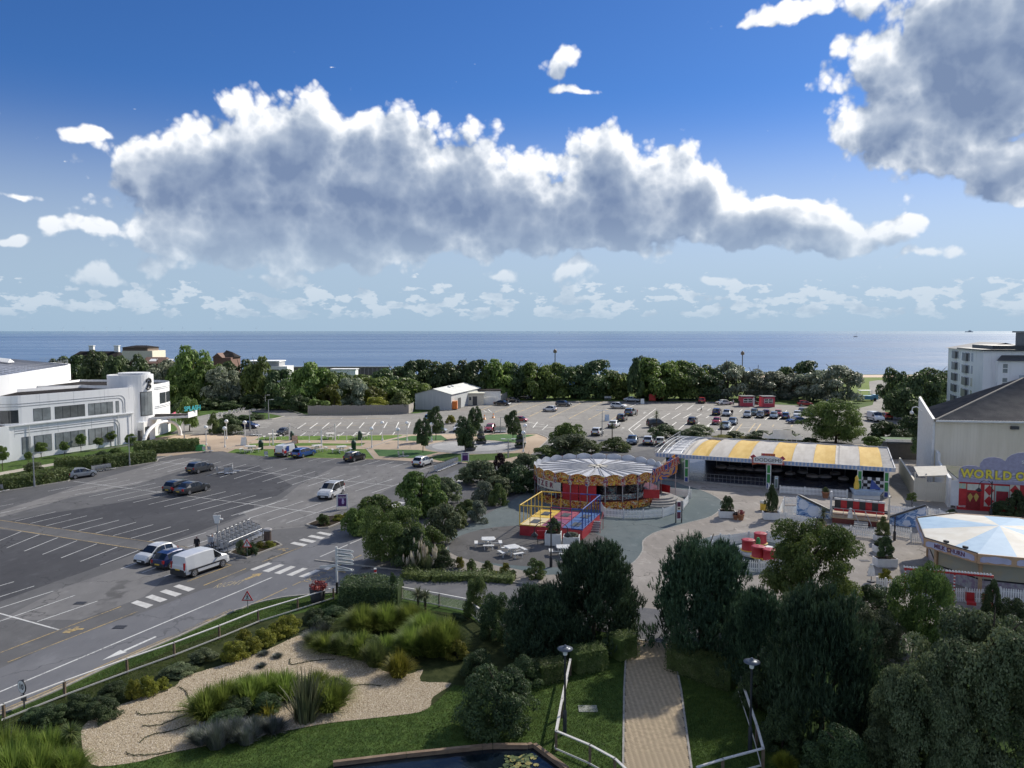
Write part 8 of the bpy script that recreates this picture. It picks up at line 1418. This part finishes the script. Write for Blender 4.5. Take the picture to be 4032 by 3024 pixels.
for i,(f,x,yb,yt)in enumerate(((C3,908,1368,632),(F3,274,1003,352))):
 t,g=post_thing('path_lamp',('dark lamp with a saucer hood left of the brick path','dark lamp with a saucer hood right of the brick path')[i],'lamp post',f(x,yb),'saucer-hood path lamps');h=HT(g,f(0,yt)[1]);PBL=mat('lamp_navy',(.025,.03,.038),.45);MB().tube((0,0,0),(0,0,h-.45),.06,.05,10).lathe([(.1,0),(.1,1.1),(.06,1.2)],10).build('pole',PBL,t);MB().lathe([(.1,h-.45),(.12,h-.3),(.05,h-.12)],10).build('lamp_globe',GLOBE,t);MB().lathe([(.38,h-.16),(.39,h-.13),(.17,h-.06),(.07,h-.03),(.07,h+.03),(.03,h+.06)],20).build('hood',mat('hood_zinc',(.10,.115,.14),.4,metal=.3),t)
 # grasses and architectural plants
def tuft(n,seed,kind,w=.012,arch=.8,seg=3,lean=.55):  # arching blades from a common base, unit height
 r=np.random.default_rng(seed);a=r.uniform(0,6.28,n);out=r.uniform(.15,1,n)*lean;hh=r.uniform(.6,1.05,n);b0=np.sqrt(r.uniform(0,1,n))*.42;hh*=1-.45*(b0/.42)**2;out*=.35+.65*b0/.42;Vs=[];d=np.stack([np.cos(a),np.sin(a)],1);sd=np.stack([-np.sin(a),np.cos(a)],1);ts=np.linspace(0,1,seg+1)
 for t in ts:
  rad=b0+out*t**1.6;z=hh*(t-arch*.42*out/lean*t**2.6);ww=w*(1-t*.92)*(1+.6*(t>.1))
  for s in(-1,1):Vs.append(np.concatenate([d*rad[:,None]+sd*s*ww,z[:,None]],1))
 V=np.stack(Vs,1).reshape(-1,3);k=2*(seg+1);F_=np.concatenate([(np.arange(n)*k)[:,None]+np.array([[2*i,2*i+1,2*i+3,2*i+2]])for i in range(seg)],0);return npmesh('blades',V,F_,LF[kind])
TF={'misc':[tuft(2600,1,'grass',.010,1.0,4,.95),tuft(2600,2,'grass',.010,1.0,4,.95)],'bright':[tuft(900,3,'gold',.018,1.3,4,1.0)],'mid':[tuft(1100,4,'grass',.017,1.1,3,1.0),tuft(1100,5,'hedge',.018,.8,3,.9)],'sword':[tuft(150,6,'sword',.035,.35,3,.8)],'ysword':[tuft(80,7,'gold',.04,1.3,4,.9)],'lav':[tuft(800,8,'lav',.015,.4,2,.9)],'pampas':[tuft(700,9,'olive' if 'olive' in LF else 'grass',.012,1.0,4,.7)]}
def grass(key,f,x,y,w,yt,label,i=0,cat='grass clump',sx=1.):
 g=G(*f(x,y));s={A3:2.143,B3:2.143,C3:2.143,F3:1.7955,B2:2.212}[f];r=w/s/2*g[1]/FPX;h=max(.25,HT(g,f(x,yt)[1]))*1.12;me=TF[key][i%len(TF[key])];t=thing('grass_clump' if cat=='grass clump' else 'plant',label,cat,(*g,.0));k={'misc':1.25,'mid':1.35,'lav':1.3}.get(key,1.);put('blades',me,t,(0,0,0),x*.1,(r/.95*k,r/.95*k,h));return t
for i,q in enumerate((('misc',1130,500,330,275),('misc',1330,470,330,262),('misc',1520,450,300,258),('misc',1660,560,330,330),('misc',1830,690,330,370),('misc',1560,680,360,450),('misc',1720,700,300,420))):grass(q[0],B3,*q[1:],'tall arching feathery grass clump at the back of the garden, %s from the left'%ORD[i],i)
for i,q in enumerate((('mid',830,660,260,510),('mid',980,680,260,500),('mid',1130,720,260,490),('mid',1240,790,220,560),('mid',1330,700,220,520),('mid',740,620,190,500))):grass(q[0],B3,*q[1:],'low grassy clump in the middle bed, %s from the left'%ORD[i],i%2 if i else 0)
grass('bright',B3,1435,880,300,640,'bright yellow-green grass mound at the gravel edge')
for i,(f,x,y,w,yt)in enumerate(((A3,1750,1220,330,960),(A3,1900,1160,330,900),(A3,2050,1100,330,880),(B3,180,1130,330,860),(B3,330,1060,330,830),(B3,480,1060,280,820),(B3,850,1160,300,900),(B3,930,1060,230,870),(B3,750,1020,260,830))):grass('mid',f,x,y,w,yt,'yellow-green grass clump in the island bed, %s from the left'%ORD[i])
grass('sword',B3,650,1255,430,800,'big dark sword-leaved flax plant in the island bed',0,'plant');grass('ysword',B3,340,1230,240,1080,'yellow-striped flax left of the big flax',0,'plant')
for i,(f,x,y,w,yt)in enumerate(((A3,1700,1440,240,1300),(A3,1830,1480,240,1250),(A3,1960,1420,240,1230),(B3,60,1380,230,1240),(B3,220,1360,230,1230),(B3,380,1350,240,1230),(B3,700,590,150,480),(B3,780,520,150,420),(A3,2080,1450,200,1290))):grass('lav',f,x,y,w,yt,'greyish lavender tuft in the garden, %s counted from the left'%ORD[i],0,'lavender')
for i,(x,y)in enumerate(((295,705),(410,725),(275,805))):grass('lav',B3,x,y,90,y-35,'small blue-grey tuft on the gravel, %s of three'%ORD[i],0,'plant')
for i,(x,y,w,yt)in enumerate(((60,1659,380,1280),(250,1640,330,1330),(420,1600,300,1300),(120,1800,420,1420),(560,1720,320,1480),(330,1780,380,1450))):grass('mid',A3,x,y,w,yt,'tall weedy grass clump in the bottom left corner, %s of six'%ORD[i])
grass('bright',F3,515,1120,190,990,'yellow grass clump beside the right path fence')
for i,(f,x,y,w,yt)in enumerate(((B2,2120,1190,190,930),(B2,2040,1230,150,1050),(B2,2180,1210,130,990))):
 t=grass('pampas',f,x,y,w,yt+60,('pampas grass with cream plumes at the junction','left pampas grass clump at the junction','right pampas grass clump at the junction')[i]);h=HT((t.location.x,t.location.y),f(0,yt)[1]);rn=random.Random(i)
 for k in range(12):a=rn.uniform(0,6.28);r=rn.uniform(.1,.75);z=h*rn.uniform(.7,1.0);MB().tube((r*.3*math.cos(a),r*.3*math.sin(a),.3),(r*math.cos(a),r*math.sin(a),z-.4),.012,.012,4).lathe([(.02,-.45),(.09,-.25),(.07,.05),(.01,.25)],6,(r*math.cos(a),r*math.sin(a),z)).build('plume',LF['plume'],t)
def cordyline(f,x,yb,yc,rpx,label,heads=1):
 g=G(*f(x,yb));s=2.143;r=rpx/s*g[1]/FPX;h=max(.3,HT(g,f(x,yc)[1]));t=thing('cabbage_palm',label,'palm',(*g,0));MB().tube((0,0,0),(0,0,h),.1,.08).build('trunk',BARK,t);rn=np.random.default_rng(int(x));n=190;d=rn.normal(size=(n,3));d[:,2]=d[:,2]*.8+.25;d/=np.linalg.norm(d,axis=1,keepdims=True);tip=d*r*rn.uniform(.8,1.1,n)[:,None];tip[:,2]-=r*.12;mid=d*r*.5;sd=np.cross(d,[0,0,1.]);sd/=np.linalg.norm(sd,axis=1,keepdims=True)+1e-6;sd*=.022
 V=np.stack([d*.03-sd*.6,d*.03+sd*.6,mid+sd,mid-sd,tip+sd*.1,tip-sd*.1],1).reshape(-1,3);Fq=np.concatenate([np.arange(n)[:,None]*6+np.array([[0,1,2,3]]),np.arange(n)[:,None]*6+np.array([[3,2,4,5]])]);put('leaf_head',npmesh('leaf_head',V,Fq,LF['sword']if heads==1 else LF['hedge']),t,(0,0,h));return t
cordyline(B3,1600,330,190,85,'spiky cabbage palm left of the pair at the fence');cordyline(B3,1660,330,205,78,'spiky cabbage palm right of the pair at the fence');cordyline(A3,600,1520,1360,125,'spiky dark cabbage palm at the left end of the gravel',2);cordyline(A3,10,1560,1330,135,'spiky cabbage palm cut by the left edge',2);cordyline(B3,1320,470,370,65,'small cabbage palm among the feathery grasses');cordyline(C,1735,910,735,50,'thin palm in front of the black van');cordyline(C,1350,945,830,45,'twin thin palm by the leaving queue');cordyline(D,440,1320,1180,45,'thin palm in front of the silver-green saloon');cordyline(D2,1915,985,880,75,'small palm in front of the left wave panel')
# garden shrubs
for i,(f,x,y,w,yt)in enumerate(((A3,1900,1330,360,1200),(B3,60,1230,360,1080),(B3,300,1180,300,1040),(B3,870,1100,300,930),(B3,960,640,330,540),(B3,1180,700,330,560))):T('nhedge' if i>2 else 'nshrub',*f(x,y),w/2.143,f(0,yt)[1],'low leafy shrub filling the %s'%('left of the island bed','middle of the island bed','island bed just left of the flax','island bed right of the flax','back bed behind the lavender','back bed in front of the feathery grass')[i])
CRP=mat('creeper_stem',(.035,.04,.018),.9)
for i,(f,q)in enumerate(((A3,((1500,980),(1560,1010),(1600,1090),(1610,1150))),(A3,((1150,1190),(1200,1215),(1400,1195),(1620,1180))),(A3,((1180,1450),(1260,1390),(1450,1350),(1600,1300))),(A3,((1060,1530),(1120,1555),(1300,1550),(1450,1520))),(A3,((1200,1310),(1350,1300),(1500,1240),(1600,1215))),(B3,((1030,970),(1150,960),(1290,970))),(B3,((520,740),(530,790),(700,760),(900,745))),(A3,((1290,1070),(1340,1030),(1420,1010))))):
 ln=smooth_line(GL(PL(f,*q)),5);o=MB().path([(*p,.05+.02*math.sin(k*2.1))for k,p in enumerate(ln)],.02,5).build('ground_creeper',CRP);tag(o,'dark creeping stem trailing over the gravel, %s of eight'%ORD[i],'creeper','creeping stems on the gravel');put('leaves',hedge_mesh(ln,.10,.06,'dark',200,.03,40+i,.05),o)
for i,(f,x,y,w,yt)in enumerate(((A3,1130,1075,170,900),(A3,1250,1040,200,870),(A3,1370,990,150,890),(A3,1960,740,230,580),(A3,2060,620,200,480),(B3,70,740,260,590),(B3,190,680,230,540),(B3,300,620,230,470),(B3,400,560,220,420),(B3,500,520,260,360))):T('gold',*f(x,y),w/2.143,f(0,yt)[1],'golden-leaved mound along the rail fence, %s from the left'%ORD[i],None,None,'golden mounds along the fence')
for i,(f,x,y,w,yt)in enumerate(((A3,450,1260,330,1130),(A3,680,1190,320,1050),(A3,860,1230,330,1080),(A3,950,1080,260,950),(A3,1500,870,330,790),(A3,1720,760,300,660),(B3,720,420,200,320),(B3,880,400,260,300),(B3,780,480,260,380),(B3,1930,420,150,355),(A3,300,1240,260,1170))):T('nshrub' if i not in(4,5)else 'oshrub',*f(x,y),w/2.143,f(0,yt)[1],'dark low shrub along the road-side bed, %s from the left'%ORD[i]if i<6 else 'dark shrub behind the lavender, number %s to the right'%ORD[i-6])
T('gold',*B3(1935,735),235/2.143,B3(0,570)[1],'yellow-green loose bush right of the feathery grasses')
hedge([G(*B3(965,262)),G(*B3(1450,268))],3.0,1.75,'dark','dark clipped box hedge at the junction',200,.07,px=False,rough=.2);T('dark',*B3(1395,275),85/2.143,B3(0,5)[1],'thin upright juniper at the end of the clipped hedge',tf=0.);hedge(PL(B2,(1980,1260),(2212,1290))+PL(C3,(120,60),(480,85)),1.6,.5,'hedge','low mixed hedge in front of the picnic terrace',120,.08,rough=.3);T('ball',*C2(575,1600),305/2.765,C2(0,1395)[1],'big round variegated bush at the end of the terrace bed','bush','shrub');
for i,(x,y,w,yt)in enumerate(((60,1540,170,1405),(250,1560,160,1420),(330,1590,120,1500),(130,1590,120,1510),(-120,1520,150,1390),(-250,1480,120,1350))):T('hshrub' if i%2==0 else 'gold',*C2(x,y),w/2.765,C2(0,yt)[1],'low bush in the terrace border, %s of six'%ORD[i])
for q in(('nshrub',*C3(170,900),300/2.143,C3(0,690)[1],'dark bush below the service-road fence'),('nshrub',*C3(330,1310),720/2.143,C3(0,850)[1],'huge rounded dark bush on the lawn by the pond'),('nshrub',*C3(560,960),330/2.143,C3(0,730)[1],'dark bush behind the huge rounded one'),('nhedge',*C3(160,380),230/2.143,C3(0,72)[1],'bright-topped bush beside the service road'),('nshrub',*C3(320,560),330/2.143,C3(0,190)[1],'dense bush left of the soft pine'),('nshrub',*C3(1400,560),230/2.143,C3(0,150)[1],'ivy-green bush hugging the pine by the path'),('nsilver',*D3(1420,1130),520/2.212,D3(0,715)[1],'silvery shrub between the dark pines'),('nsilver',*E3(620,1560),740/2.6587,E3(0,1060)[1],'silvery rounded shrub left of the large grey one'),('nshrub',*E3(680,1120),480/2.6587,E3(0,830)[1],'dark hedge-like shrub below the closed parasol'),('nshrub',*E3(1880,1180),230/2.6587,E3(0,790)[1],'dark tall shrub beside the swing frame'),('nshrub',*E3(2090,1230),330/2.6587,E3(0,960)[1],'dark shrub at the right edge below the stall'),('nsilver',3870,3010,640,2425,'very large grey-leaved shrub in the bottom right corner'),('nsilver',3600,3060,420,2620,'grey shrub at the bottom, left of the very large one'),('nshrub',3300,3090,300,2880,'black-green bush at the bottom below the pines'),('nshrub',3080,2950,200,2790,'dark bush right of the path lamp'),('nsilver',4060,2760,300,2480,'grey shrub at the right edge'),('nshrub',3480,2900,260,2740,'dark bush between the pine and grey shrubs'),('nshrub',2980,2790,160,2650,'dark bush behind the right path lamp')):T(*q)
for q in(('nbroad',3190,2400,385,2058,'large round-crowned green tree beside the teacups',None,None,None,.02),('nbroad',3640,2580,260,2240,'yellow-green feathery tree by the swing frame',None,None,None,.03)):T(*q)
for i,q in enumerate(((2335,2520,340,2150,'dark bristly pine left of the path entrance'),(2125,2570,270,2315,'softer low pine behind the left path lamp'),(2765,2570,410,2140,'dark bristly pine right of the path entrance'),(2985,2700,270,2345,'young pine behind the right path lamp'),(3235,2870,430,2345,'tall dense pine right of the right path lamp'))):T('pine',q[0],q[1],q[2]*1.12,q[3]-6,q[4],'pine_tree','tree','pines by the path',.0)
for i,(ln,w,h,lb)in enumerate(((PL(C3,(1330,740),(1470,690)),1.4,1.5,'clipped yellow-green hedge block at the left of the path'),(PL(C3,(980,840),(1230,790)),1.4,1.35,'clipped yellow-green hedge behind the left path lamp'),(PL(C3,(680,930),(900,880)),1.3,1.1,'low clipped hedge left of the left path lamp'),(PL(D3,(330,1370),(560,1450),(880,1560)),1.9,1.35,'clipped yellow-green hedge right of the path'))):hedge(ln,w,h,'hedge',lb,260,.05,rough=.12,seed=20+i)
# ---------------------------------------------------------------- the cumulus that shades the near half of the site
cm_=bpy.data.materials.new('cloud_vapour');cm_.use_nodes=True;b=NB(cm_.node_tree);q_=b.n('ShaderNodeBsdfTransparent');w_=b.n('ShaderNodeMixShader');ge=b.n('ShaderNodeNewGeometry')
b.put(w_.inputs[0],b.mr(b.noise(ge.outputs['Position'],.012,4,.6),.3,.7,.20,.42));pb=cm_.node_tree.nodes['Principled BSDF'];pb.inputs['Base Color'].default_value=(.9,.9,.9,1);pb.inputs['Roughness'].default_value=1
cm_.node_tree.links.new(pb.outputs[0],w_.inputs[2]);cm_.node_tree.links.new(q_.outputs[0],w_.inputs[1]);cm_.node_tree.links.new(w_.outputs[0],cm_.node_tree.nodes['Material Output'].inputs[0])
bm=bmesh.new();rn=random.Random(12);tdist=900/math.sin(SUN_EL);bmesh.ops.create_icosphere(bm,subdivisions=5,radius=1)
from mathutils import noise as mnoise
for v in bm.verts:k=1+.16*mnoise.fractal(v.co*2.2,1,2,4);v.co=Vector((v.co.x*175*k,v.co.y*78*k,v.co.z*40*k+(12*mnoise.noise(v.co*5)if v.co.z>0 else 0)))
me=bpy.data.meshes.new('cloud');bm.to_mesh(me);bm.free();me.materials.append(cm_);[setattr(p,'use_smooth',True)for p in me.polygons]
tag(put('cloud',me,None,tuple(Vector((-8,52,0))+SUN_DIR*tdist)),'thin low cumulus cloud drifting before the sun above the site','cloud')
